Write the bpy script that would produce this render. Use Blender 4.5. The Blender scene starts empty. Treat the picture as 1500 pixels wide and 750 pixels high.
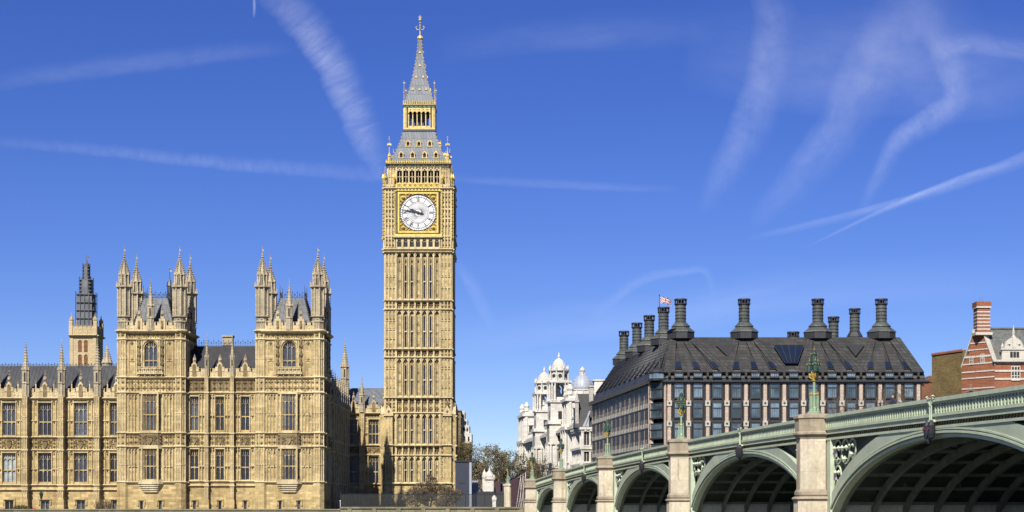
import bpy, math, random
from mathutils import Vector, Matrix
R = math.radians
sc = bpy.context.scene
COL = sc.collection
# ------------------------------------------------------------------ camera, light, exposure
E = 5.5                                   # eye height above the river
FPX, HX, HY = 2400.0, 750.0, 739.0        # focal length and level line, used to survey the site
def PX(x, Y): return (x - HX) / FPX * Y
def PZ(y, Y): return E + (HY - y) / FPX * Y
cam_d = bpy.data.cameras.new('camera'); cam = bpy.data.objects.new('camera', cam_d); COL.objects.link(cam)
cam.location = (0, 0, E); cam.rotation_euler = (R(90), 0, 0)
cam_d.sensor_width = 36; cam_d.lens = 36 * FPX / 1500; cam_d.shift_y = (HY - 375) / 1500
cam_d.clip_start = 0.5; cam_d.clip_end = 400000
sc.camera = cam
SUN_AZ, SUN_EL = R(16.5), R(43.5)         # sun behind the camera, to its left
w = bpy.data.worlds.new('World'); sc.world = w; w.use_nodes = True
nt = w.node_tree; bg = nt.nodes['Background']
sky = nt.nodes.new('ShaderNodeTexSky'); sky.sky_type = 'NISHITA'; sky.sun_disc = False
sky.sun_elevation = SUN_EL; sky.sun_rotation = R(180 + 16.5)
sky.altitude = 0; sky.air_density = 0.7; sky.dust_density = 0.15; sky.ozone_density = 5.0
SKYTINT = nt.nodes.new('ShaderNodeHueSaturation')
SKYTINT.inputs['Saturation'].default_value = 1.28; SKYTINT.inputs['Hue'].default_value = 0.526
SKYGAM = nt.nodes.new('ShaderNodeGamma'); SKYGAM.inputs[1].default_value = 0.9; nt.links.new(sky.outputs[0], SKYGAM.inputs[0]); nt.links.new(SKYGAM.outputs[0], SKYTINT.inputs['Color']); nt.links.new(SKYTINT.outputs[0], bg.inputs['Color'])
bg.inputs['Strength'].default_value = 0.078
sl = bpy.data.lights.new('sun', 'SUN'); sun = bpy.data.objects.new('sun', sl); COL.objects.link(sun)
sl.energy = 5.0; sl.angle = R(0.5); sl.color = (1.0, 0.94, 0.84)
tosun = Vector((-math.sin(SUN_AZ) * math.cos(SUN_EL), -math.cos(SUN_AZ) * math.cos(SUN_EL), math.sin(SUN_EL)))
sun.rotation_euler = tosun.to_track_quat('Z', 'Y').to_euler()
sc.view_settings.view_transform = 'Standard'; sc.view_settings.look = 'None'
sc.view_settings.gamma = 1; sc.view_settings.exposure = 0.86
sc.render.engine = 'CYCLES'; sc.cycles.transparent_max_bounces = 24; sc.cycles.max_bounces = 6

# ------------------------------------------------------------------ materials
AL = 0.585
def alb(c): return tuple(q * AL for q in c)
def newmat(name):
    m = bpy.data.materials.new(name); m.use_nodes = True
    return m, m.node_tree, m.node_tree.nodes['Principled BSDF']
def N(t, kind, **kw):
    n = t.nodes.new(kind)
    for k, v in kw.items():
        if k in n.inputs: n.inputs[k].default_value = v
        else: setattr(n, k, v)
    return n
def mathn(t, op, a, b=None):
    n = t.nodes.new('ShaderNodeMath'); n.operation = op
    for i, q in enumerate((a, b)):
        if q is None: continue
        if isinstance(q, (int, float)): n.inputs[i].default_value = q
        else: t.links.new(q, n.inputs[i])
    return n.outputs[0]
def mix(t, fac, a, b, mode='MIX'):
    n = t.nodes.new('ShaderNodeMix'); n.data_type = 'RGBA'; n.blend_type = mode
    for sock, q in ((n.inputs[0], fac), (n.inputs[6], a), (n.inputs[7], b)):
        if isinstance(q, (int, float)): sock.default_value = q
        elif isinstance(q, tuple): sock.default_value = (q[0], q[1], q[2], 1)
        else: t.links.new(q, sock)
    return n.outputs[2]
def ramp(t, fac, stops):
    n = t.nodes.new('ShaderNodeValToRGB'); e = n.color_ramp.elements
    e[0].position, e[0].color = stops[0][0], (*stops[0][1], 1)
    e[1].position, e[1].color = stops[-1][0], (*stops[-1][1], 1)
    for p, c in stops[1:-1]:
        q = e.new(p); q.color = (*c, 1)
    t.links.new(fac, n.inputs[0]); return n.outputs[0]
G1 = lambda v: (v, v, v)
def wallvec(t):
    g = t.nodes.new('ShaderNodeNewGeometry'); s = t.nodes.new('ShaderNodeSeparateXYZ')
    t.links.new(g.outputs['Position'], s.inputs[0])
    c = t.nodes.new('ShaderNodeCombineXYZ')
    t.links.new(mathn(t, 'ADD', s.outputs[0], s.outputs[1]), c.inputs[0]); t.links.new(s.outputs[2], c.inputs[1])
    return g.outputs['Position'], c.outputs[0]
def scaled(t, vec, sx, sy, sz):
    m = t.nodes.new('ShaderNodeMapping'); t.links.new(vec, m.inputs[0]); m.inputs['Scale'].default_value = (sx, sy, sz)
    return m.outputs[0]
def noise(t, vec, scale, detail=4, rough=0.6):
    n = N(t, 'ShaderNodeTexNoise', Scale=scale, Detail=detail, Roughness=rough); t.links.new(vec, n.inputs['Vector'])
    return n.outputs['Fac']
def masonry(name, base, var=0.25, bw=0.9, bh=0.38, joint=0.75, mortar=0.02, stain=(0.10, 0.08, 0.055), stain_amt=0.5, rough=0.85,
            warm=(1, 1, 1), bump=0.3, metallic=0.0, spec=0.3):
    m, t, p = newmat(name); pos, wv = wallvec(t)
    br = N(t, 'ShaderNodeTexBrick', Scale=1.0)
    br.inputs['Brick Width'].default_value = bw; br.inputs['Row Height'].default_value = bh
    br.inputs['Mortar Size'].default_value = mortar; br.inputs['Mortar Smooth'].default_value = 0.3; br.inputs['Bias'].default_value = 0
    br.inputs['Color1'].default_value = (*G1(1 - var), 1); br.inputs['Color2'].default_value = (*G1(1 + var * .35), 1)
    br.inputs['Mortar'].default_value = (*G1(joint), 1)
    t.links.new(wv, br.inputs['Vector'])
    c = mix(t, 1.0, alb(base), br.outputs['Color'], 'MULTIPLY')
    big = ramp(t, noise(t, pos, 0.22, 6), [(0.3, tuple(w_ * (1 - var * .5) for w_ in warm)), (0.64, (1.12, 1.10, 1.06))])
    c = mix(t, 1.0, c, big, 'MULTIPLY')
    st = ramp(t, noise(t, scaled(t, pos, 1.3, 1.3, 0.16), 1.0, 6, .65), [(0.5, G1(0)), (0.72, G1(1))])
    c = mix(t, mathn(t, 'MULTIPLY', st, stain_amt), c, tuple(stain))
    fine = noise(t, pos, 3.5, 5, .7)
    soot = ramp(t, noise(t, scaled(t, pos, .9, .9, .5), 1.7, 6, .75), [(0.56, G1(1)), (0.74, G1(.62))]); c = mix(t, 1.0, c, soot, 'MULTIPLY')
    c = mix(t, 1.0, c, ramp(t, fine, [(0.26, G1(0.74)), (0.74, G1(1.14))]), 'MULTIPLY')
    t.links.new(c, p.inputs['Base Color']); p.inputs['Roughness'].default_value = rough; p.inputs['Metallic'].default_value = metallic
    p.inputs['Specular IOR Level'].default_value = spec
    if bump:
        b = N(t, 'ShaderNodeBump', Strength=bump, Distance=0.06)
        t.links.new(mathn(t, 'ADD', fine, mathn(t, 'MULTIPLY', br.outputs['Fac'], -0.6)), b.inputs['Height']); t.links.new(b.outputs[0], p.inputs['Normal'])
    return m
def paint(name, base, rough=0.5, var=0.15, metallic=0.0, scale=1.2, streak=0.0, streak_col=(0.2, 0.1, 0.04), spec=0.5):
    m, t, p = newmat(name); g = t.nodes.new('ShaderNodeNewGeometry'); pos = g.outputs['Position']
    c = mix(t, 1.0, alb(base), ramp(t, noise(t, pos, scale, 5), [(0.3, G1(1 - var)), (0.7, G1(1 + var))]), 'MULTIPLY')
    if streak:
        st = ramp(t, noise(t, scaled(t, pos, 2.2, 2.2, 0.22), 1.0, 6, .7), [(0.55, G1(0)), (0.75, G1(1))])
        c = mix(t, mathn(t, 'MULTIPLY', st, streak), c, tuple(streak_col))
    t.links.new(c, p.inputs['Base Color']); p.inputs['Roughness'].default_value = rough; p.inputs['Metallic'].default_value = metallic
    p.inputs['Specular IOR Level'].default_value = spec
    return m
def glass(name, base, rough=0.12, var=0.5, scale=0.5, metallic=0.0, spec=0.8, lattice=0):
    m, t, p = newmat(name); pos, wv = wallvec(t)
    c = mix(t, 1.0, tuple(base), ramp(t, noise(t, pos, scale, 3), [(0.35, G1(1 - var)), (0.65, G1(1 + var))]), 'MULTIPLY')
    if lattice:
        br = N(t, 'ShaderNodeTexBrick', Scale=1.0); br.offset = 0
        br.inputs['Brick Width'].default_value = lattice; br.inputs['Row Height'].default_value = lattice * 1.4
        br.inputs['Mortar Size'].default_value = .018; br.inputs['Color1'].default_value = (.7, .7, .7, 1); br.inputs['Color2'].default_value = (1.2, 1.2, 1.2, 1)
        br.inputs['Mortar'].default_value = (.5, .5, .5, 1); t.links.new(wv, br.inputs['Vector'])
        c = mix(t, 1.0, c, br.outputs['Color'], 'MULTIPLY')
    t.links.new(c, p.inputs['Base Color']); p.inputs['Roughness'].default_value = rough; p.inputs['Metallic'].default_value = metallic
    p.inputs['Specular IOR Level'].default_value = spec
    b = N(t, 'ShaderNodeBump', Strength=.15, Distance=.05); t.links.new(noise(t, pos, 2.0, 2), b.inputs['Height']); t.links.new(b.outputs[0], p.inputs['Normal'])
    return m
M = {}
M['stone'] = masonry('palace_stone', (.70, .55, .275), var=.36, bw=.95, bh=.42, stain=(.16, .10, .045), stain_amt=.7, warm=(.86, .80, .68))
M['trim'] = masonry('dressed_stone', (.80, .67, .41), var=.15, bw=1.4, bh=.7, stain=(.14, .10, .055), stain_amt=.6, warm=(.85, .82, .75))
M['carved'] = masonry('carved_stone', (.33, .255, .14), var=.25, bw=.5, bh=.5, stain=(.12, .08, .04), stain_amt=.6, warm=(.8, .74, .62))  # base kept dark to carry the shade in the carving
M['turret_stone'] = masonry('weathered_turret_stone', (.58, .50, .35), var=.2, bw=.6, bh=.4, stain=(.12, .10, .07), stain_amt=.6)
M['tstone'] = masonry('tower_stone', (.69, .55, .275), var=.34, bw=.8, bh=.5, stain=(.18, .115, .05), stain_amt=.65, warm=(.86, .80, .68))
M['ttrim'] = masonry('tower_dressed_stone', (.79, .66, .40), var=.15, bw=1.2, bh=.8, stain=(.26, .18, .09), stain_amt=.45)
M['cleanstone'] = masonry('cleaned_stone', (.66, .53, .32), var=.1, bw=1.0, bh=.5, stain=(.35, .26, .14), stain_amt=.25)
M['darkrecess'] = paint('dark_opening', (.018, .018, .02), .8)
M['pane'] = glass('leaded_glass', (.012, .013, .018), .25, .5, .08, lattice=.34)
M['pane2'] = glass('leaded_glass_grey', (.045, .052, .066), .25, .5, .1, lattice=.34)
M['pane3'] = glass('window_with_blind', (.26, .30, .30), .5, .25, .4, lattice=.34)
M['lead'] = masonry('lead_roof', (.075, .08, .092), var=.3, bw=1.1, bh=2.0, joint=.5, mortar=.03, stain=(.05, .05, .055), stain_amt=.5, rough=.6)
M['leadblue'] = masonry('cast_iron_roof_tiles', (.185, .215, .26), var=.22, bw=.55, bh=1.7, joint=.5, mortar=.05, stain=(.13, .13, .14), stain_amt=.7, rough=.55)
M['slate'] = masonry('dark_roof', (.042, .042, .05), var=.3, bw=.6, bh=.5, joint=.6, mortar=.02, stain=(.03, .03, .03), stain_amt=.4, rough=.6)
M['iron'] = paint('dark_ironwork', (.05, .055, .07), .5, .2)
M['scaffold'] = paint('scaffold_sheeting', (.14, .15, .17), .7, .35, scale=.5)
M['gold'] = paint('gilding', (.70, .48, .09), .4, .25, metallic=.3)
M['goldstone'] = paint('gilded_stone', (.74, .56, .20), .5, .35, metallic=.1, scale=2.5)
M['white'] = paint('opal_glass', (1.0, 1.0, 1.0), .35, .03)
M['black'] = paint('black_paint', (.02, .022, .028), .4, .1)
M['greenpaint'] = paint('bright_green_paint', (.05, .22, .12), .5, .2)
M['goldframe'] = paint('gilded_dial_frame', (.90, .66, .14), .45, .3, metallic=.1, scale=2.5)
M['louvre'] = paint('orange_louvres', (.36, .15, .05), .7, .2)
# ------------------------------------------------------------------ mesh helpers
rnd = random.Random(11)
class MB:
    def __init__(s, M_=None): s.v = []; s.f = []; s.mi = []; s.M = M_; s.mat = 0
    def add(s, vs, fs):
        o = len(s.v); s.g = getattr(s, 'g', []); s.g.append((o, len(s.f)))
        s.v += [tuple(s.M @ Vector(p)) for p in vs] if s.M is not None else [tuple(p) for p in vs]
        s.f += [tuple(i + o for i in f) for f in fs]; s.mi += [s.mat] * len(fs)
    def box(s, x0, x1, y0, y1, z0, z1, j=.006):
        a = lambda: rnd.uniform(0, j)
        x0 -= a(); x1 += a(); y0 -= a(); y1 += a(); z0 -= a(); z1 += a()
        s.add([(x0,y0,z0),(x1,y0,z0),(x1,y1,z0),(x0,y1,z0),(x0,y0,z1),(x1,y0,z1),(x1,y1,z1),(x0,y1,z1)],
              [(0,3,2,1),(4,5,6,7),(0,1,5,4),(1,2,6,5),(2,3,7,6),(3,0,4,7)])
    def quad(s, a, b, c, d): s.add([a, b, c, d], [(0, 1, 2, 3)])
    def prism(s, pts, y0, y1):            # polygon in x-z, counter-clockwise seen from -y, extruded along y
        n = len(pts); y0 -= rnd.uniform(0, .006)
        s.add([(x, y0, z) for x, z in pts] + [(x, y1, z) for x, z in pts],
              [tuple(range(n)), tuple(reversed(range(n, 2 * n)))] + [(i + n, (i + 1) % n + n, (i + 1) % n, i) for i in range(n)])
    def prismx(s, pts, x0, x1):           # polygon in y-z extruded along x
        n = len(pts)
        s.add([(x0, y, z) for y, z in pts] + [(x1, y, z) for y, z in pts],
              [tuple(reversed(range(n))), tuple(range(n, 2 * n))] + [(i, (i + 1) % n, (i + 1) % n + n, i + n) for i in range(n)])
    def prismz(s, pts, z0, z1):
        n = len(pts)
        s.add([(x, y, z0) for x, y in pts] + [(x, y, z1) for x, y in pts],
              [tuple(reversed(range(n))), tuple(range(n, 2 * n))] + [(i, (i + 1) % n, (i + 1) % n + n, i + n) for i in range(n)])
    def lathe(s, cx, cy, prof, n=8, rot=None, sx=1, sy=1):
        if rot is None: rot = math.pi / n
        vs = []; fs = []
        for r, z in prof:
            r = max(r, .002)
            for i in range(n):
                a = rot + 2 * math.pi * i / n; vs.append((cx + r * math.cos(a) * sx, cy + r * math.sin(a) * sy, z))
        for k in range(len(prof) - 1):
            for i in range(n):
                j = (i + 1) % n; fs.append((k*n+i, k*n+j, (k+1)*n+j, (k+1)*n+i))
        fs.append(tuple(reversed(range(n)))); fs.append(tuple(range((len(prof)-1)*n, len(prof)*n)))
        s.add(vs, fs)
    def tube(s, p, q, r0, r1=None, n=6):
        p = Vector(p); q = Vector(q); r1 = r0 if r1 is None else r1; d = (q - p)
        if d.length < 1e-6: return
        d.normalize(); u = d.orthogonal().normalized(); w_ = d.cross(u); vs = []
        for c, r in ((p, r0), (q, r1)):
            for i in range(n):
                a = 2 * math.pi * i / n; vs.append(c + u * (r * math.cos(a)) + w_ * (r * math.sin(a)))
        s.add(vs, [(i, (i+1) % n, (i+1) % n + n, i + n) for i in range(n)] + [tuple(reversed(range(n))), tuple(range(n, 2*n))])
    def path(s, pts, r, n=6):
        for a, b in zip(pts[:-1], pts[1:]): s.tube(a, b, r, r, n)
    def stud(s, x, y, z, w_, h, d):       # small pyramidal boss standing out of a wall towards -y
        s.add([(x-w_,y,z),(x,y,z-h),(x+w_,y,z),(x,y,z+h),(x,y-d,z)], [(0,1,4),(1,2,4),(2,3,4),(3,0,4)])
    def blob(s, x, y, z, r, rz=None):
        rz = rz or r
        s.add([(x-r,y,z),(x,y-r,z),(x+r,y,z),(x,y+r,z),(x,y,z+rz),(x,y,z-rz)], [(0,1,4),(1,2,4),(2,3,4),(3,0,4),(1,0,5),(2,1,5),(3,2,5),(0,3,5)])
    def ball(s, x, y, z, r, n=8, m=5, sz=1):
        s.lathe(x, y, [(r * math.sin(math.pi * k / m), z - r * sz * math.cos(math.pi * k / m)) for k in range(m + 1)], n)
    def mesh(s, name, mats, smooth=False):
        me = bpy.data.meshes.new(name); me.from_pydata(s.v, [], s.f)
        for m in (mats if isinstance(mats, (list, tuple)) else [mats]): me.materials.append(M[m] if isinstance(m, str) else m)
        me.polygons.foreach_set('material_index', s.mi)
        if smooth: me.polygons.foreach_set('use_smooth', [True] * len(me.polygons))
        me.update(); return me
    def build(s, name, mats, parent=None, W=None, smooth=False, label=None):
        return put(s.mesh(name, mats, smooth), name, parent, W, label)
    def parts(s, name, mats, parent, W=None, cap=95):
        """every shape added so far becomes a part of its own"""
        g = s.g + [(len(s.v), len(s.f))]; L = []
        for (v0, f0), (v1, f1) in zip(g[:-1], g[1:]):
            p = [Vector(q) for q in s.v[v0:v1]]; d = max((q - p[0]).length for q in p); L.append((-d, v0, v1, f0, f1))
        L.sort(key=lambda q: q[0]); rest = MB()
        for i, (d, v0, v1, f0, f1) in enumerate(L):
            if i < cap:
                m_ = MB(); m_.add(s.v[v0:v1], [tuple(k - v0 for k in f) for f in s.f[f0:f1]]); m_.build(name, mats, parent, W)
            else: rest.add(s.v[v0:v1], [tuple(k - v0 for k in f) for f in s.f[f0:f1]])
        if rest.v: kind(rest.build('small_' + name + 's', mats, parent, W), 'stuff')
WM = {}
def put(me, name, parent=None, W=None, label=None):
    o = bpy.data.objects.new(name, me); COL.objects.link(o); W = W if W is not None else Matrix.Identity(4)
    WM[o.name] = W
    if parent is not None:
        o.parent = parent; o.matrix_local = WM[parent.name].inverted() @ W
    else: o.matrix_world = W
    if label: o['label'] = label
    return o
def tag(o, label, cat, group=None):
    o['label'] = label; o['category'] = cat
    if group: o['group'] = group
    return o
def thing(name, label, cat, loc=(0, 0, 0), rz=0, group=None):
    W = Matrix.Translation(loc) @ Matrix.Rotation(rz, 4, 'Z')
    o = put(None, name, None, W); o.empty_display_size = 1
    return tag(o, label, cat, group)
def kind(o, k='structure'): o['kind'] = k; return o
def copy_tree(o, parent=None):
    c = o.copy(); COL.objects.link(c); c.parent = parent
    WM[c.name] = WM[o.name]
    for ch in [q for q in bpy.data.objects if q.parent == o]: copy_tree(ch, c)
    return c
T = Matrix.Translation
def frame(ox, oy, ex, oz=0):              # facade frame: x along the wall, y into the building
    ex = Vector((ex[0], ex[1], 0)).normalized(); ey = Vector((-ex.y, ex.x, 0))
    return Matrix(((ex.x, ey.x, 0, ox), (ex.y, ey.y, 0, oy), (0, 0, 1, oz), (0, 0, 0, 1)))

# ------------------------------------------------------------------ gothic vocabulary
def wall_holes(mb, x0, x1, z0, z1, holes, y=0.0, depth=.5):
    xs = sorted({x0, x1, *[min(max(h[0], x0), x1) for h in holes], *[min(max(h[1], x0), x1) for h in holes]})
    zs = sorted({z0, z1, *[h[2] for h in holes], *[h[3] for h in holes]})
    for i in range(len(xs) - 1):
        for k in range(len(zs) - 1):
            cx = (xs[i] + xs[i+1]) / 2; cz = (zs[k] + zs[k+1]) / 2
            if any(h[0] < cx < h[1] and h[2] < cz < h[3] for h in holes): continue
            mb.quad((xs[i], y, zs[k]), (xs[i+1], y, zs[k]), (xs[i+1], y, zs[k+1]), (xs[i], y, zs[k+1]))
    for a, b, c, d in holes:
        mb.quad((a, y, c), (a, y, d), (a, y + depth, d), (a, y + depth, c)); mb.quad((b, y, d), (b, y, c), (b, y + depth, c), (b, y + depth, d))
        mb.quad((a, y, d), (b, y, d), (b, y + depth, d), (a, y + depth, d)); mb.quad((b, y, c), (a, y, c), (a, y + depth, c), (b, y + depth, c))
def arch_head(mb, x0, x1, z1, hh, y0, y1, n=3):
    xm = (x0 + x1) / 2
    arc = []
    for i in range(n + 1):
        t_ = i / n; arc.append((x0 + (xm - x0) * (1 - math.cos(t_ * math.pi / 2)) , z1 - hh + hh * math.sin(t_ * math.pi / 2) * .96))
    L = [(x0, z1)] + arc; mb.prism(L, y0, y1)
    Rr = [(2 * xm - x, z) for x, z in L]; mb.prism(list(reversed(Rr)), y0, y1)
def string(mb, x0, x1, z, proj=.24, h=.26, y=0.0):
    proj *= 1.35
    mb.prismx([(y + .05, z - h), (y - proj * .35, z - h * .75), (y - proj, z - h * .15), (y - proj, z), (y + .05, z + h * .5)][::-1], x0, x1)
def gothic_window(w_, h, lights=3, transoms=(.42,), pointed=0.0, y=0.24, bar=.085, tracery=.2):
    """stone mullions, transoms and cusped heads; local origin at the sill centre on the wall face"""
    mb = MB(); x0, x1 = -w_ / 2, w_ / 2; lw = w_ / lights
    mb.box(x0 - .03, x0 + .07, y - .02, y + .25, 0, h); mb.box(x1 - .07, x1 + .03, y - .02, y + .25, 0, h)
    mb.box(x0, x1, y - .1, y + .25, h - .1, h); mb.box(x0, x1, y - .14, y + .25, 0, .12)
    for i in range(1, lights): mb.box(x0 + i * lw - bar / 2, x0 + i * lw + bar / 2, y, y + .22, 0, h)
    levels = [h * t_ for t_ in transoms] + [h]
    for t_ in transoms: mb.box(x0, x1, y - .03, y + .22, h * t_ - .08, h * t_ + .08)
    for lv in levels:
        for i in range(lights): arch_head(mb, x0 + i * lw + .03, x0 + (i + 1) * lw - .03, lv - .05, lw * .5, y + .02, y + .2)
    if tracery and h > 3:
        zt = h * (1 - tracery)
        for i in range(lights):
            c = x0 + (i + .5) * lw; mb.box(c - .025, c + .025, y + .04, y + .18, zt, h)
            arch_head(mb, x0 + i * lw + .03, x0 + (i + 1) * lw - .03, zt, lw * .5, y + .03, y + .19)
    if pointed:
        arch_head(mb, x0 - .02, x1 + .02, h + .02, pointed, y - .22, y + .24, 6)
    return mb
def pane_mb(w_, h, y=.36):
    mb = MB(); mb.box(-w_ / 2 + .02, w_ / 2 - .02, y, y + .05, .02, h - .02); return mb
CACHE = {}
def window(parent, W, w_, h, lights=3, transoms=(.42,), pointed=0, mat='stone', y=.24, tracery=.2, pane=None, name='window'):
    key = (round(w_, 2), round(h, 2), lights, transoms, pointed, mat, tracery)
    if key not in CACHE:
        CACHE[key] = gothic_window(w_, h, lights, transoms, pointed, y, tracery=tracery).mesh(name, mat)
        CACHE[key + ('p',)] = {q: pane_mb(w_, h, y + .2).mesh('pane', q) for q in ('pane', 'pane2', 'pane3')}
    o = put(CACHE[key], name, parent, W)
    q = pane or rnd.choices(['pane', 'pane2', 'pane3'], [7, 3, .6])[0]
    put(CACHE[key + ('p',)][q], 'pane', o, W)
    return o
def panels(mb, x0, x1, z0, z1, n, y=0.0, proj=.2, bw=.085, heads=True, cross=()):
    lw = (x1 - x0) / n
    for i in range(n + 1): mb.box(x0 + i * lw - bw / 2, x0 + i * lw + bw / 2, y - proj, y + .02, z0, z1)
    for c in cross: mb.box(x0, x1, y - proj * .8, y + .02, z0 + (z1 - z0) * c - .06, z0 + (z1 - z0) * c + .06)
    if heads:
        for i in range(n): arch_head(mb, x0 + i * lw, x0 + (i + 1) * lw, z1, min(lw * .8, (z1 - z0) * .4), y - proj * .8, y + .02, 2)
def carve(mb, x0, x1, z0, z1, y=0.0, cell=.8, d=.16):
    n = max(1, round((x1 - x0) / cell)); lw = (x1 - x0) / n; h = z1 - z0
    m = max(1, round(h / max(lw, .5))); lh = h / m
    for i in range(n + 1): mb.box(x0 + i * lw - .04, x0 + i * lw + .04, y - .1, y + .02, z0, z1)
    for i in range(n):
        for k in range(m):
            cx = x0 + (i + .5) * lw; cz = z0 + (k + .5) * lh; q = min(lw, lh)
            for dx, dz in ((-.24, 0), (.24, 0), (0, .24), (0, -.24)):
                mb.stud(cx + dx * q, y, cz + dz * q, q * .19, q * .19, d * rnd.uniform(.6, 1.1))
            mb.stud(cx, y, cz, q * .16, q * .16, d * 1.2)
def crest(mb, xc, z0, w_, h, y=0.0):
    mb.prism([(xc, z0 + h * .05), (xc + w_ * .16, z0 + h * .3), (xc + w_ * .17, z0 + h * .62), (xc - w_ * .17, z0 + h * .62), (xc - w_ * .16, z0 + h * .3)], y - .2, y + .02)
    for k in range(5): mb.blob(xc + (k - 2) * w_ * .07, y - .12, z0 + h * (.8 - .02 * abs(k - 2)), .09, .18)
    mb.box(xc - w_ * .17, xc + w_ * .17, y - .22, y, z0 + h * .68, z0 + h * .74)
    for s in (-1, 1):
        pts = [(.26, .12), (.30, .30), (.33, .46), (.30, .62), (.36, .72), (.27, .8), (.42, .3), (.44, .15), (.22, .45), (.4, .55), (.46, .65)]
        for a, b in pts: mb.blob(xc + s * a * w_, y - .06, z0 + b * h, rnd.uniform(.1, .19), rnd.uniform(.12, .25))
def parapet(mb, x0, x1, z0, z1, y=0.0, pitch=.95, th=.35):
    zm = z0 + (z1 - z0) * .62; mb.box(x0, x1, y - .05, y + th, z0, zm)
    n = max(1, round((x1 - x0) / pitch)); lw = (x1 - x0) / n
    for i in range(n):
        a = x0 + i * lw; mb.box(a + lw * .16, a + lw * .84, y - .08, y + th, zm - .02, z1 - .06); mb.box(a + lw * .1, a + lw * .9, y - .13, y + th + .05, z1 - .08, z1)
        mb.box(a - .05, a + .05, y - .12, y, z0, zm); mb.stud(a + lw / 2, y - .05, (z0 + zm) / 2, .2, .2, .1)
def crocket_spire(mb, x, y, z0, z1, r, n=8, step=.5, cr=.11):
    mb.lathe(x, y, [(r, z0), (r * .12, z1)], n)
    k = int((z1 - z0) / step); m = 4 if n <= 4 or r < .5 else n
    for i in range(k):
        t_ = (i + .3) / k; rr = r * (1 - t_ * .88) + cr * .35
        for q in range(m):
            a = 2 * math.pi * q / m + math.pi / n + (0 if m == n else math.pi / m - math.pi / n)
            mb.blob(x + rr * math.cos(a), y + rr * math.sin(a), z0 + (z1 - z0) * t_, cr, cr * 1.15)
def finial(mb, x, y, z, h):
    mb.tube((x, y, z - .2), (x, y, z + h), .055, .03, 5)
    mb.blob(x, y, z + h * .12, .2, .13); mb.blob(x, y, z + h * .42, .13, .1)
def pinnacle_mb(h, w_, fh=.9):
    """slender panelled shaft, gablets, crocketed spirelet and finial; origin at foot"""
    mb = MB(); sh = h * .52; r = w_ / 2
    mb.lathe(0, 0, [(r * .95, 0), (r * .95, sh)], 8)
    for q in range(8):
        a = math.pi / 8 + q * math.pi / 4; mb.box(r * .98 * math.cos(a) - .045, r * .98 * math.cos(a) + .045, r * .98 * math.sin(a) - .045, r * .98 * math.sin(a) + .045, 0, sh)
    for zz in (.05, sh * .5, sh): mb.lathe(0, 0, [(r * 1.02, zz - .07), (r * 1.22, zz), (r * 1.02, zz + .07)], 8)
    mb.mat = 1
    for q in range(4):
        a = q * math.pi / 2; cx, cy = r * .93 * math.cos(a), r * .93 * math.sin(a)
        mb.box(cx - .06 - .04 * abs(math.sin(a)), cx + .06 + .04 * abs(math.sin(a)), cy - .06 - .04 * abs(math.cos(a)), cy + .06 + .04 * abs(math.cos(a)), sh * .58, sh * .9)
    mb.mat = 0
    for q in range(8):
        a = math.pi / 8 + q * math.pi / 4; mb.lathe(r * 1.05 * math.cos(a), r * 1.05 * math.sin(a), [(.09, sh), (.12, sh + .05), (.01, sh + .55)], 4)
    crocket_spire(mb, 0, 0, sh, h, r * .92, 8, .42, .1)
    finial(mb, 0, 0, h - .1, fh)
    return mb
def pinnacle(parent, W, h, w_, mat='turret_stone', fh=.9, name='pinnacle'):
    key = ('pin', round(h, 2), round(w_, 2), mat, fh)
    if key not in CACHE: CACHE[key] = pinnacle_mb(h, w_, fh).mesh(name, [mat, 'darkrecess'])
    return put(CACHE[key], name, parent, W)
def cresting(mb, p, q, h=.8, pitch=.42):
    p = Vector(p); q = Vector(q); n = max(2, int((q - p).length / pitch))
    for i in range(n + 1):
        c = p.lerp(q, i / n); hh = h if i % 2 else h * .7
        mb.tube(c, c + Vector((0, 0, hh)), .035, .02, 4); mb.blob(c.x, c.y, c.z + hh * .72, .1, .14)
    for zz in (.12, .42): mb.tube(p + Vector((0, 0, h * zz)), q + Vector((0, 0, h * zz)), .03, .03, 4)
# ------------------------------------------------------------------ ground, river
GZ = E - 1.25
def sheet(name, x0, x1, y0, y1, z, mat):
    mb = MB(); mb.quad((x0, y0, z), (x1, y0, z), (x1, y1, z), (x0, y1, z)); return kind(mb.build(name, mat))
def water_mat():
    m, t, p = newmat('river_water'); g = t.nodes.new('ShaderNodeNewGeometry')
    p.inputs['Base Color'].default_value = (.06, .065, .045, 1); p.inputs['Roughness'].default_value = .12
    b = N(t, 'ShaderNodeBump', Strength=.6, Distance=.25); t.links.new(noise(t, scaled(t, g.outputs['Position'], .5, 1.0, 1), .9, 6), b.inputs['Height'])
    t.links.new(b.outputs[0], p.inputs['Normal']); return m
M['water'] = water_mat()
M['grass'] = paint('lawn', (.06, .09, .03), .9, .35)
M['paving'] = masonry('terrace_paving', (.30, .27, .22), var=.2, bw=.9, bh=.6, stain_amt=.3)
M['asphalt'] = paint('asphalt', (.05, .05, .052), .9, .2)
M['wallgreen'] = masonry('algae_stained_granite', (.30, .27, .18), var=.25, bw=1.3, bh=.6, joint=.6, stain=(.10, .11, .05), stain_amt=.7)
sheet('river', -900, 1500, -60, 252, 0, 'water')
sheet('ground', -60000, 60000, 252.6, 120000, GZ - .1, 'grass')
sheet('east_bank', -900, 1500, -400, -3, 3.9, 'paving')
sheet('terrace', -160, -31, 253.4, 262, GZ, 'paving')
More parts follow.
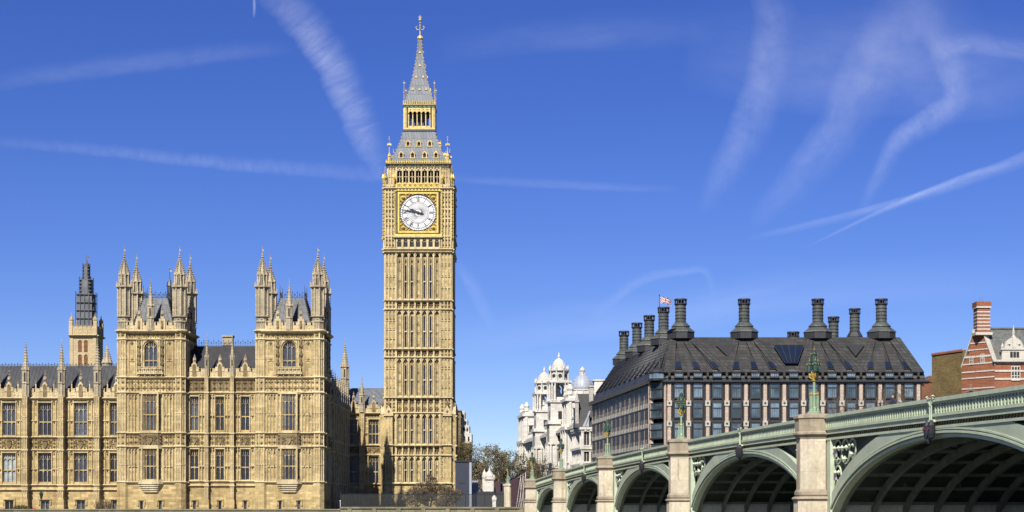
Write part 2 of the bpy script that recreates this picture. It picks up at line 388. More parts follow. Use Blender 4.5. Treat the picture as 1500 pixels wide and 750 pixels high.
# river walls
zw = E - .9
mb = MB(); mb.box(-150, PX(497, 250), 250.5, 251.6, -2, zw); mb.box(-150, PX(497, 250) + .1, 250.35, 251.8, zw, zw + .22)
mb.build('terrace_wall', 'wallgreen')
tag(bpy.data.objects['terrace_wall'], 'low stained stone river wall along the terrace below the long palace front', 'wall')
zw2 = PZ(742.5, 250)
mb = MB(); mb.box(PX(498.5, 250), PX(776, 249), 250.2, 251.6, -2, zw2 - .25); mb.box(PX(498, 250), PX(776, 249), 250, 251.8, zw2 - .25, zw2)
for i in range(8):
    x = PX(512 + i * 36, 250); mb.box(x - .3, x + .3, 250.02, 250.2, -2, zw2 - .25)
o = mb.build('embankment_wall', 'wallgreen'); tag(o, 'stone embankment wall running from the palace corner to the bridge', 'wall')
# ------------------------------------------------------------------ palace
Y0 = 262.0
pal = thing('palace', 'long honey-stone gothic palace with twin turreted pavilions beside the river', 'palace', (PX(322, Y0), Y0, GZ))
zf = lambda y, Y=Y0: PZ(y, Y)
def ground_window(parent, Fm, x, z0, z1, w_, lights, wallmb):
    window(parent, Fm @ T((x, 0, z0)), w_, z1 - z0, lights, (), 0, tracery=0)
    wallmb.box(x - w_ / 2 - .32, x + w_ / 2 + .32, -.2, .02, z1 + .12, z1 + .3)
    for s in (-1, 1): wallmb.box(x + s * (w_ / 2 + .25) - .09, x + s * (w_ / 2 + .25) + .09, -.17, .02, z1 - .75, z1 + .14)
def buttress(mb, mt, x, z0, z1, w_=.75, proj=.55, strings=()):
    mb.box(x - w_ / 2, x + w_ / 2, -proj, .02, z0, z1)
    mb.box(x - w_ / 2 - .09, x + w_ / 2 + .09, -proj - .12, .02, z0, z0 + 2.2)
    zz = [z0 + 2.4] + sorted(strings) + [z1]
    for a, b in zip(zz[:-1], zz[1:]):
        if b - a > .8: panels(mt, x - w_ / 2 + .06, x + w_ / 2 - .06, a + .15, b - .3, 2, -proj, .09, .08, True, (.5,) if b - a > 3 else ())
    for s in strings:
        mt.box(x - w_ / 2 - .1, x + w_ / 2 + .1, -proj - .16, .02, s - .16, s + .1)

def front(Fm, x0, x1, L, bays, butts, side=True, depth=9.0):
    """one wall of the palace. L: levels; bays: list of (x, width, lights)"""
    wl, tr, cv = MB(Fm), MB(Fm), MB(Fm); holes = []
    for x, w_, n in bays:
        for z0, z1 in L['rows']: holes.append((x - w_/2, x + w_/2, z0, z1))
        if L.get('gw'):
            gw = L['gww'] if 'gww' in L else w_ * .66
            holes.append((x - gw/2, x + gw/2, L['gw'][0], L['gw'][1]))
    wall_holes(wl, x0, x1, L['g'], L['top'], holes)
    wl.box(x0, x1, .62, depth, L['g'], L['top'])
    for x, w_, n in bays:
        for z0, z1 in L['rows']: window(pal, Fm @ T((x, 0, z0)), w_, z1 - z0, n, (.42,))
        if L.get('gw'):
            gw = L['gww'] if 'gww' in L else w_ * .66
            ground_window(pal, Fm, x, L['gw'][0], L['gw'][1], gw, L.get('gl', 2), wl)
    for s in L['strings']: string(tr, x0, x1, s, .26, .3)
    string(tr, x0, x1, L['top'], .42, .42); carve(cv, x0, x1, L['top'] - .85, L['top'] - .35, 0, .6, .14)
    edges = sorted([x0] + list(butts) + [x1])
    for (a, b) in zip(edges[:-1], edges[1:]):
        inn = [q for q in bays if a < q[0] < b]
        spans = []
        c = a + .4
        for q in inn:
            spans.append((c, q[0] - q[1]/2 - .12)); c = q[0] + q[1]/2 + .12
        spans.append((c, b - .4))
        for z0, z1 in L['rows']:
            for u, v in spans:
                if v - u > .3:
                    n = max(1, round((v - u) / .55)); panels(tr, u, v, z0 - .1, z1 + .35, n, 0, .2, .08, True, (.44,))
                    for q in range(n):
                        cx = u + (v - u) * (q + .5) / n; cv.stud(cx, 0, z0 + (z1 - z0) * .42, .17, .34, .28); cv.stud(cx, 0, z1 - .2, .15, .3, .22)
            for q in inn:
                tr.box(q[0] - q[1]/2 - .16, q[0] + q[1]/2 + .16, -.2, .02, z1 + .03, z1 + .18)
        for z0, z1 in L['bands']:
            for q in inn:
                crest(cv, q[0], z0, min(q[1] * 1.15, 2.4), z1 - z0); cv.mat = 0
            for u, v in spans:
                if v - u > .3: carve(cv, u, v, z0 + .08, z1 - .08, 0, .7, .2)
    for x in butts: buttress(wl, tr, x, L['g'], L['top'] + .2, L.get('bw', .75), L.get('bp', .55), L['strings'])
    parapet(tr, x0, x1, L['top'], L['ptop'], 0)
    for q in bays:
        x = q[0]; tr.box(x - .72, x + .72, -.16, .3, L['ptop'] - .5, L['ptop'] + .22); tr.box(x - .42, x + .42, -.18, .28, L['ptop'] + .2, L['ptop'] + .62); tr.prism([(x - .42, L['ptop'] + .6), (x + .42, L['ptop'] + .6), (x, L['ptop'] + 1.1)], -.2, .26)
        cv.box(x - .3, x + .3, -.2, 0, L['top'] + .2, L['ptop'] + .5); cv.stud(x, -.14, L['ptop'] + .55, .2, .25, .2)
        pinnacle(pal, Fm @ T((x, .1, L['ptop'] + .6)), L.get('gp', 1.9), .34, fh=.5)
    if L.get('knobs'):
        kb = MB(Fm)
        for q in bays:
            for s in (-1, 1): x = q[0] + s * 1.45; tr.box(x - .09, x + .09, -.1, .1, L['top'] + .3, L['ptop'] + .75); kb.blob(x, 0, L['ptop'] + .95, .13, .22)
            kb.blob(q[0], .1, L['ptop'] + 2.75, .12, .22)
        kb.build('gilt_knobs', 'gold', pal)
    for x in butts:
        pinnacle(pal, Fm @ T((x, -L.get('bp', .55) * .55, L['top'] + .1)), L['pin'], L.get('pw', .95), fh=1.3)
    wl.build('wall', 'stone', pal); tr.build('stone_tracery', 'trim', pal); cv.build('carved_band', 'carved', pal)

# -- left wing
YW = 263.4; c = lambda x: PX(x, YW); z = lambda y: PZ(y, YW)
FW_ = frame(0, YW, (1, 0))
LW = dict(g=GZ - .2, rows=[(z(707), z(663.5)), (z(638.3), z(590))], bands=[(z(658), z(641))], strings=[z(640), z(659), z(710), z(717)],
          top=z(583), ptop=z(569), gw=(z(748), z(733)), gl=2, pin=z(507) - z(583), gp=1.6, bw=.85, bp=1.3, pw=1.1, knobs=1)
front(FW_, c(-95), c(172), LW, [(c(13.4 + 52.45 * i), 2.05, 3) for i in (-2, -1, 0, 1, 2, 3)], [c(39.6 + 52.45 * i) for i in (-2, -1, 0, 1, 2)])
mb = MB(); zr = PZ(536, YW + 5.5)
mb.prismx([(YW + 1.0, z(578)), (YW + 5.5, zr), (YW + 10, z(578))][::-1], c(-95), c(172))
for i in range(60):
    x = c(-90) + i * .62
    if x < c(171): mb.add([(x, YW + 1, z(578) + .06), (x + .08, YW + 1, z(578) + .06), (x + .08, YW + 5.5, zr + .08), (x, YW + 5.5, zr + .08)], [(0, 1, 2, 3)])
mb.build('roof', 'lead', pal, label='grey lead roof of the left wing')
mb = MB(); cresting(mb, (c(-95), YW + 5.5, zr), (c(172), YW + 5.5, zr), .5, .5); mb.build('ridge_cresting', 'iron', pal)

# -- pavilions
def turret_mb(r, h1, h2, hs, hf):
    """octagonal corner turret: panelled stage, open lantern, crocketed spire"""
    mb = MB()
    mb.lathe(0, 0, [(r * .86, 0), (r * .86, h1)], 8)
    def stage(z0, z1, rr, dark=(.12, .9)):
        for q in range(8):
            a = math.pi / 8 + q * math.pi / 4; x, y = rr * math.cos(a), rr * math.sin(a)
            mb.lathe(x, y, [(.15, z0), (.15, z1)], 4)
            mb.lathe(x, y, [(.19, z1), (.2, z1 + .1), (.01, z1 + .7)], 4)
            a2 = q * math.pi / 4; m_ = Matrix.Rotation(a2 + math.pi / 2, 4, 'Z'); hw = rr * .31
            mb.M = m_; ap = rr * .86 * math.cos(math.pi / 8)
            mb.mat = 1; mb.box(-hw, hw, -ap - .03, -ap + .2, z0 + (z1 - z0) * dark[0], z0 + (z1 - z0) * dark[1] - .2)
            mb.mat = 0
            mb.box(-.045, .045, -ap - .1, -ap, z0, z1)
            arch_head(mb, -rr * .36, rr * .36, z1, rr * .4, -ap - .12, -ap, 2)
            mb.M = None
    zs = h1 * .34
    stage(zs + .2, h1 - .2, r * .94)
    for q in range(8):
        a2 = q * math.pi / 4; mb.M = Matrix.Rotation(a2 + math.pi / 2, 4, 'Z'); ap = r * .86 * math.cos(math.pi / 8)
        panels(mb, -r * .3, r * .3, .1, zs * .62, 2, -ap, .1, .07); mb.stud(0, -ap, zs * .82, .22, .22, .2); mb.M = None
    for zz, k in ((.02, 1.1), (zs * .66, 1.04), (zs, 1.14), (h1, 1.24)): mb.lathe(0, 0, [(r * .86, zz - .16), (r * k, zz - .03), (r * k, zz + .07), (r * .86, zz + .2)], 8)
    for q in range(8):
        a = math.pi / 8 + q * math.pi / 4; mb.lathe(r * 1.12 * math.cos(a), r * 1.12 * math.sin(a), [(.12, h1), (.12, h1 + .35), (.01, h1 + 1.0)], 4)
    r2 = r * .72; mb.lathe(0, 0, [(r2 * .8, h1), (r2 * .8, h1 + h2)], 8); stage(h1 + .25, h1 + h2 - .1, r2, (.1, .85))
    mb.lathe(0, 0, [(r2 * .85, h1 + h2 - .12), (r2 * 1.2, h1 + h2), (r2 * .9, h1 + h2 + .2)], 8)
    z0 = h1 + h2 + .1
    mb.lathe(0, 0, [(r2 * 1.0, z0), (r2 * .86, z0 + hs * .2), (r2 * .58, z0 + hs * .42), (r2 * .3, z0 + hs * .66), (r2 * .1, z0 + hs)], 8)
    for i in range(9):
        t_ = (i + .2) / 9; rr = r2 * (1.04 - .55 * t_ - .55 * t_ * t_) + .05
        for q in range(8):
            a = q * math.pi / 4 + math.pi / 8; mb.blob(rr * math.cos(a), rr * math.sin(a), z0 + hs * t_, .15 - .05 * t_, .15)
    zt = z0 + hs; mb.lathe(0, 0, [(.1, zt - .5), (.3, zt - .35), (.1, zt - .2), (.08, zt - .1), (.26, zt + .05), (.08, zt + .2), (.18, zt + .4), (.05, zt + .55)], 6)
    mb.tube((0, 0, zt), (0, 0, zt + hf), .06, .035, 5); mb.mat = 2; mb.box(0, .22, -.02, .02, zt + hf * .62, zt + hf * .74); mb.blob(0, 0, zt + hf, .1, .12)
    return mb
zc = zf(497)                                  # string under the carved frieze
tm = turret_mb(1.08, zf(420) - zf(486), zf(402) - zf(420), zf(377) - zf(402), zf(361.5) - zf(377)).mesh('corner_turret', ['turret_stone', 'darkrecess', 'gold'])
PD = 10.0
def pavilion(xl, xr):
    XL, XR = PX(xl, Y0), PX(xr, Y0); xm = (XL + XR) / 2; Fp = frame(0, Y0, (1, 0))
    g = GZ - .2; wl, tr, cv = MB(), MB(), MB()
    def face(Fm, x0, x1, oriel=True):
        wl.M = tr.M = cv.M = Fm; m = (x0 + x1) / 2; holes = []
        aw = 2.1
        holes.append((m - aw/2, m + aw/2, zf(538), zf(500)))
        gws = [(m - 1.5, .5), (m + 1.5, .5)]
        for gx, gw in gws: holes.append((gx - gw/2, gx + gw/2, zf(747), zf(734)))
        if not oriel:
            for a, b in ((704, 657), (632, 579)): holes.append((m - 1.4, m + 1.4, zf(a), zf(b)))
        wall_holes(wl, x0, x1, g, zf(485), holes); wl.box(x0 + .7, x1 - .7, .7, 2.5, g, zf(485))
        window(pal, Fm @ T((m, 0, zf(538))), aw, zf(500) - zf(538), 3, (.26,), 1.15, pane='pane2')
        arch_head(tr, m - aw/2 - .22, m + aw/2 + .22, zf(500) + .25, 1.2, -.16, -.01, 6)
        for gx, gw in gws: ground_window(pal, Fm, gx, zf(747), zf(734), gw, 1, wl)
        for s in (552.5, 575, 634, 654, 706): string(tr, x0, x1, zf(s), .3, .32)
        string(tr, x0, x1, zf(497), .25, .3); string(tr, x0, x1, zf(485), .5, .45)
        carve(cv, x0, x1, zf(496), zf(487), 0, .75, .2); carve(cv, x0, x1, zf(573), zf(555), 0, .95, .24)
        carve(cv, m - 1.9, m + 1.9, zf(549), zf(540), -.45, .6, .15)
        # balcony under the arched window
        tr.box(m - 2.1, m + 2.1, -.55, .02, zf(548), zf(546)); tr.box(m - 1.95, m + 1.95, -.45, -.1, zf(546), zf(539.5)); parapet(tr, m - 1.95, m + 1.95, zf(541), zf(537.5), -.46, .7, .2)
        for q in range(5): tr.prism([(m - 1.8 + q * .9 - .14, zf(548)), (m - 1.8 + q * .9, zf(551.5)), (m - 1.8 + q * .9 + .14, zf(548))][::1], -.4, .02)
        for s in (-1, 1):
            # statue niches and panels beside the window
            u = m + s * 1.85
            tr.box(u - .45, u - .33, -.2, .02, zf(550), zf(499)); tr.box(u + .33, u + .45, -.2, .02, zf(550), zf(499))
            for zz in (545, 532, 519, 506):
                cv.box(u - .3, u + .3, -.35, .02, zf(zz) - .1, zf(zz) + .12); cv.lathe(u, -.15, [(.14, zf(zz) + .1), (.2, zf(zz) + .5), (.13, zf(zz) + .85), (.1, zf(zz) + 1.05)], 6)
                cv.lathe(u, -.15, [(.26, zf(zz) + 1.15), (.04, zf(zz) + 1.5)], 5)
            u2 = m + s * 3.0; panels(tr, u2 - .5, u2 + .5, zf(549), zf(500), 1, 0, .12, .1, True, (.42,)); cv.stud(u2, 0, zf(527), .3, .3, .25); cv.stud(u2, 0, zf(503), .25, .4, .25)
            for a, b in ((705, 657.5), (632.5, 578)):
                v0, v1 = (m + s * 2.05, m + s * 3.55) if s > 0 else (m - 3.55, m - 2.05)
                panels(tr, v0, v1, zf(a), zf(b), 3, 0, .2, .09, True, (.45,))
                for t_ in (.25, .75): cv.stud(v0 + (v1 - v0) * t_, 0, zf((a + b) / 2 + 2), .22, .3, .28); cv.stud(v0 + (v1 - v0) * t_, 0, zf(b + 5), .2, .35, .25)
            v0, v1 = (m + s * 2.05, m + s * 3.55) if s > 0 else (m - 3.55, m - 2.05)
            carve(cv, v0, v1, zf(652), zf(636), 0, .75, .22)
        if oriel:
            # canted oriel: three faces of a half-hexagon through two storeys
            op = .75; hw, hs_ = 1.28, 1.95
            pts = [(m - hs_, 0), (m - hw, -op), (m + hw, -op), (m + hs_, 0)]
            def slab(z0, z1, e, mbx): mbx.prismz([(m - hs_ - e, .02), (m - hw - e * .5, -op - e), (m + hw + e * .5, -op - e), (m + hs_ + e, .02)], z0, z1)
            for a, b in ((577.5, 574.5), (634.5, 631.5), (657.5, 652.5), (706, 703)): slab(zf(a), zf(b), .1, tr)
            slab(zf(652.5), zf(634.5), 0, cv)
            crest(cv, m, zf(652), 2.3, zf(635) - zf(652), -op)
            for sx in (-1, 1):
                for zz in (648, 643, 638): cv.stud(m + sx * 1.62, -op * .5, zf(zz), .2, .22, .35)
            for i, (a, b) in enumerate(((703, 657.5), (631.5, 577.5))):
                h = zf(b) - zf(a)
                for px_, py_ in pts: tr.lathe(px_, py_ if py_ else -.05, [(.14, zf(a)), (.14, zf(b))], 6)
                window(pal, Fm @ T((m, -op - .08, zf(a))), hw * 2 - .1, h, 4, (.44,), pane='pane2' if i else 'pane')
                for sx in (-1, 1):
                    L_ = math.hypot(hs_ - hw, op); ex = Vector((hs_ - hw, sx * op, 0)); cxm = m + sx * (hs_ + hw) / 2
                    window(pal, Fm @ frame(cxm - .02 * sx, -op / 2 - .05, ex, zf(a)), L_ - .1, h, 1, (.44,), pane='pane')
            for k in range(5):
                t_ = k / 5; tr.prismz([(m - (hs_ + .25) * (1 - t_ * .45), .02), (m - (hw + .15) * (1 - t_ * .4), -(op + .15) * (1 - t_ * .85)), (m + (hw + .15) * (1 - t_ * .4), -(op + .15) * (1 - t_ * .85)), (m + (hs_ + .25) * (1 - t_ * .45), .02)],
                    zf(706 + 3 * (k + 1)), zf(706 + 3 * k))
        else:
            for a, b in ((704, 657), (632, 579)): window(pal, Fm @ T((m, 0, zf(a))), 2.8, zf(b) - zf(a), 4, (.44,))
        # battlements, gabled niches and the tall central pinnacle
        parapet(tr, x0, x1, zf(485), zf(471.5), 0, .9)
        for u in (m - 1.85, m + 1.85):
            tr.box(u - .5, u + .5, -.22, .3, zf(484), zf(467)); tr.box(u - .26, u + .26, -.24, .28, zf(467), zf(464)); cv.box(u - .2, u + .2, -.26, 0, zf(482), zf(470)); cv.lathe(u, -.25, [(.1, zf(482)), (.22, zf(479)), (.12, zf(475))], 6)
            pinnacle(pal, Fm @ T((u, 0, zf(468))), 1.7, .36, fh=.5)
        wl.M = tr.M = cv.M = None
        pinnacle(pal, Fm @ T((m, -.1, zf(484))), zf(416) - zf(484), 1.0, fh=1.0)
    t0, t1 = XL + 1.0, XR - 1.0
    face(Fp, t0, t1)
    FR = frame(XR, Y0, (0, 1)); face(FR, 1.0, PD - 1.0, False)
    FL = frame(XL, Y0 + PD, (0, -1)); wl.M = FL; wl.box(1, PD - 1, 0, .6, g, zf(471.5)); wl.M = None
    FBk = frame(XR, Y0 + PD, (-1, 0)); wl.M = FBk; wl.box(1, XR - XL - 1, 0, .6, g, zf(471.5)); wl.M = None
    # octagonal corner shafts below the turrets
    for cx in (XL + 1.02, XR - 1.02):
        for cy in (Y0 + .75, Y0 + PD - .75):
            wl.lathe(cx, cy, [(1.16, g), (1.16, zf(708)), (1.04, zf(706)), (1.04, zf(485))], 8)
            for q in range(8):
                a = math.pi / 8 + q * math.pi / 4; tr.box(cx + 1.06 * math.cos(a) - .07, cx + 1.06 * math.cos(a) + .07, cy + 1.06 * math.sin(a) - .07, cy + 1.06 * math.sin(a) + .07, zf(704), zf(485))
                a2 = q * math.pi / 4; mm = T((cx, cy, 0)) @ Matrix.Rotation(a2 + math.pi / 2, 4, 'Z'); ap = 1.04 * math.cos(math.pi / 8)
                cv.M = mm; tr.M = mm
                for a_, b_ in ((704, 657), (632, 577), (551, 499)):
                    tr.box(-.05, .05, -ap - .08, -ap, zf(a_), zf(b_)); arch_head(tr, -.38, .38, zf(b_), .4, -ap - .09, -ap, 2); tr.box(-.36, .36, -ap - .08, -ap, zf((a_ + b_) / 2) - .07, zf((a_ + b_) / 2) + .07)
                for zz in (649, 640, 569, 560, 491): cv.stud(0, -ap, zf(zz), .28, .3, .22)
                cv.M = tr.M = None
            for s in (497, 552.5, 575, 634, 654, 706): tr.lathe(cx, cy, [(1.05, zf(s) - .25), (1.3, zf(s) - .04), (1.3, zf(s) + .05), (1.05, zf(s) + .22)], 8)
            tr.lathe(cx, cy, [(1.05, zf(485) - .35), (1.5, zf(485)), (1.5, zf(485) + .12), (1.05, zf(485) + .35)], 8)
            put(tm, 'corner_turret', pal, T((cx, cy, zf(486))))
    wl.build('wall', 'stone', pal); tr.build('stone_tracery', 'trim', pal); cv.build('carved_band', 'carved', pal)
    # steep truncated roof with cresting
    mb = MB(); yb0, yb1 = Y0 + 1.6, Y0 + PD - 1.6; zt = PZ(437, Y0 + 3.6)
    b = [(xm - 3.25, yb0), (xm + 3.25, yb0), (xm + 3.25, yb1), (xm - 3.25, yb1)]; t_ = [(xm - 2.0, yb0 + 2), (xm + 2.0, yb0 + 2), (xm + 2.0, yb1 - 2), (xm - 2.0, yb1 - 2)]
    zb = zf(474); mb.add([(x, y, zb) for x, y in b] + [(x, y, zt) for x, y in t_], [(0,1,5,4),(1,2,6,5),(2,3,7,6),(3,0,4,7),(4,5,6,7)])
    for k in range(9):
        q = k / 8; p0 = Vector((b[0][0] + 6.5 * q, yb0, zb)); p1 = Vector((t_[0][0] + 4.0 * q, yb0 + 2, zt)); mb.tube(p0, p1, .06, .06, 4)
        p0 = Vector((b[1][0], yb0 + (yb1 - yb0) * q, zb)); p1 = Vector((t_[1][0], yb0 + 2 + (yb1 - yb0 - 4) * q, zt)); mb.tube(p0, p1, .06, .06, 4)
    ro = mb.build('roof', 'leadroof', pal, label='steep lead pavilion roof'); mb = MB()
    tt = [Vector((*q, zt)) for q in t_]
    for i in range(4): cresting(mb, tt[i], tt[(i + 1) % 4], 1.25, .38)
    for i in range(4):
        p0, p1 = Vector((*b[i], zb)), tt[i]
        for k in range(12):
            p = p0.lerp(p1, (k + .5) / 12); mb.blob(p.x, p.y, p.z, .17, .22)
        mb.tube(tt[i], tt[i] + Vector((0, 0, 2.1)), .07, .03, 5)
    mb.build('ridge_cresting', 'iron', ro)
    return xm
M['leadroof'] = masonry('pavilion_lead', (.12, .135, .155), var=.25, bw=.9, bh=1.4, joint=.45, mortar=.05, stain=(.07, .075, .085), stain_amt=.5, rough=.55)
xmL = pavilion(171, 271); xmR = pavilion(374, 474)
# iron lantern with vane on the left pavilion
mb = MB(); lx, ly = PX(248.5, Y0 + 9), Y0 + 9; zz = lambda y: PZ(y, Y0 + 9)
mb.lathe(lx, ly, [(.55, zz(437)), (.55, zz(431)), (.42, zz(430)), (.42, zz(420)), (.55, zz(419)), (.4, zz(414)), (.1, zz(409))], 8)
mb.tube((lx, ly, zz(437) - 5), (lx, ly, zz(437)), .5, .5, 8)
mb.tube((lx, ly, zz(410)), (lx, ly, zz(393)), .06, .04); mb.mat = 1; mb.box(lx, lx + .35, ly - .03, ly + .03, zz(398), zz(396)); mb.blob(lx, ly, zz(392.5), .14)
mb.build('roof_lantern', ['iron', 'gold'], pal)

# -- range between the pavilions
YM = 263.6; c = lambda x: PX(x, YM); z = lambda y: PZ(y, YM)
LM = dict(g=GZ - .2, rows=[(z(703.5), z(658)), (z(631), z(581))], bands=[(z(653), z(636.5))], strings=[z(575), z(634.5), z(654), z(704.5), z(711)],
          top=z(553), ptop=z(539.5), gw=(z(747), z(734)), gww=.5, gl=1, pin=z(500) - z(553), gp=1.3, bw=.6, bp=.8, pw=.62)
front(frame(0, YM, (1, 0)), c(268), c(377), LM, [(c(284.8), 1.32, 2), (c(322.2), 1.32, 2), (c(359.3), 1.32, 2)], [c(303.8), c(341)])
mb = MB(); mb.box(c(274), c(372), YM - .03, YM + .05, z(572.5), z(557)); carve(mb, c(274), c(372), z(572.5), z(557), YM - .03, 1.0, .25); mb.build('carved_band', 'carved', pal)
zr = PZ(507, YM + 5); mb = MB(); mb.prismx([(YM + .8, z(549)), (YM + 5, zr), (YM + 9.2, z(549))][::-1], c(270), c(376)); mb.build('roof', 'slate', pal, label='dark slate roof between the two pavilions')
mb = MB(); cresting(mb, (c(272), YM + 5, zr), (c(374), YM + 5, zr), 1.15, .4); mb.build('ridge_cresting', 'iron', pal)
mb = MB(); mb.box(PX(327, YM+6), PX(341, YM+6), YM + 5.4, YM + 7, PZ(515, YM+6), PZ(493.5, YM+6)); mb.box(PX(326, YM+6), PX(342, YM+6), YM + 5.2, YM + 7.2, PZ(494, YM+6), PZ(491.5, YM+6)); mb.build('chimney', 'turret_stone', pal)

# -- shaded return range running back from the right pavilion
XRt = PX(474, Y0); FRt = frame(XRt - .25, Y0 + PD, (0, 1)); YE = 303.5; LR_ = YE - Y0 - PD
LRt = dict(g=GZ - .2, rows=[(zf(704), zf(659)), (zf(637), zf(591))], bands=[(zf(656), zf(641))], strings=[zf(640), zf(658), zf(706)],
           top=zf(582), ptop=zf(569), gw=(zf(747), zf(734)), gww=.6, gl=1, pin=4.4, gp=2.4, bw=.7, bp=.5, pw=.75)
nb = 9; pitch = LR_ / nb
front(FRt, 0, LR_, LRt, [(pitch * (i + .5), 1.35, 2) for i in range(nb)], [pitch * (i + 1) for i in range(nb - 1)])
mb = MB(); xr = XRt - .25; mb.prism([(xr - 9, zf(580)), (xr - .9, zf(580)), (xr - 4.9, zf(560))], Y0 + PD, YE + 5); mb.build('roof', 'lead', pal, label='lead roof of the shaded side range')
# -- stair turret at the far corner, link range towards the clock tower
YK = 303.0; c = lambda x: PX(x, YK); z = lambda y: PZ(y, YK)
ms = MB(); tx = PX(505, YK); ms.lathe(tx, YK + .2, [(.85, GZ), (.85, z(560))], 8); ms.build('stair_turret', 'turret_stone', pal)
pinnacle(pal, T((tx, YK + .2, z(572))), z(506) - z(572), 1.5, fh=1.6)
LK = dict(g=GZ - .2, rows=[(z(708), z(668)), (z(651), z(614.5))], bands=[(z(664), z(653.5))], strings=[z(652), z(666), z(709)],
          top=z(605), ptop=z(594), gw=None, pin=z(557) - z(605), gp=1.6, bw=.9, bp=.6, pw=1.0)
front(frame(0, YK, (1, 0)), c(508), c(572), LK, [(c(518), 1.5, 2), (c(547.5), 1.85, 3)], [c(530.5), c(565)])
zr = PZ(568.5, YK + 5); mb = MB(); mb.prismx([(YK + .8, z(596)), (YK + 5, zr), (YK + 9, z(596))][::-1], c(500), c(575)); mb.build('roof', 'leadblue', pal, label='pale blue-grey roof of the link by the clock tower')
# ------------------------------------------------------------------ clock tower
YT = 300.0; HW = 6.08; XT = PX(612.6, YT); CT = T((XT, YT + HW, 0))
ck = thing('clock_tower', 'tall honey-stone gothic clock tower with white dial and pointed iron spire', 'tower', (XT, YT + HW, GZ))
zt = lambda y: PZ(y, YT)
sides = [CT @ Matrix.Rotation(a, 4, 'Z') for a in (0, math.pi / 2, math.pi, -math.pi / 2)]
wl, tr, cv, gd, gr, dk = MB(), MB(), MB(), MB(), MB(), MB()
ALL = (wl, tr, cv, gd, gr, dk)
stages = [(369, 439.5, 388, 437), (453.3, 510.7, 463, 508), (523.5, 582, 535, 578), (605, 652, 611, 649), (667, 708, 671, 706)]
bandsT = [(439.5, 453.3), (510.7, 523.5), (582, 605), (652, 667)]
bx = [(-3 + i) * 1.145 for i in range(7)]
slits = {}
wl.M = CT; wl.box(-HW + .62, HW - .62, -HW + .62, HW - .62, GZ - .5, zt(366)); wl.M = None
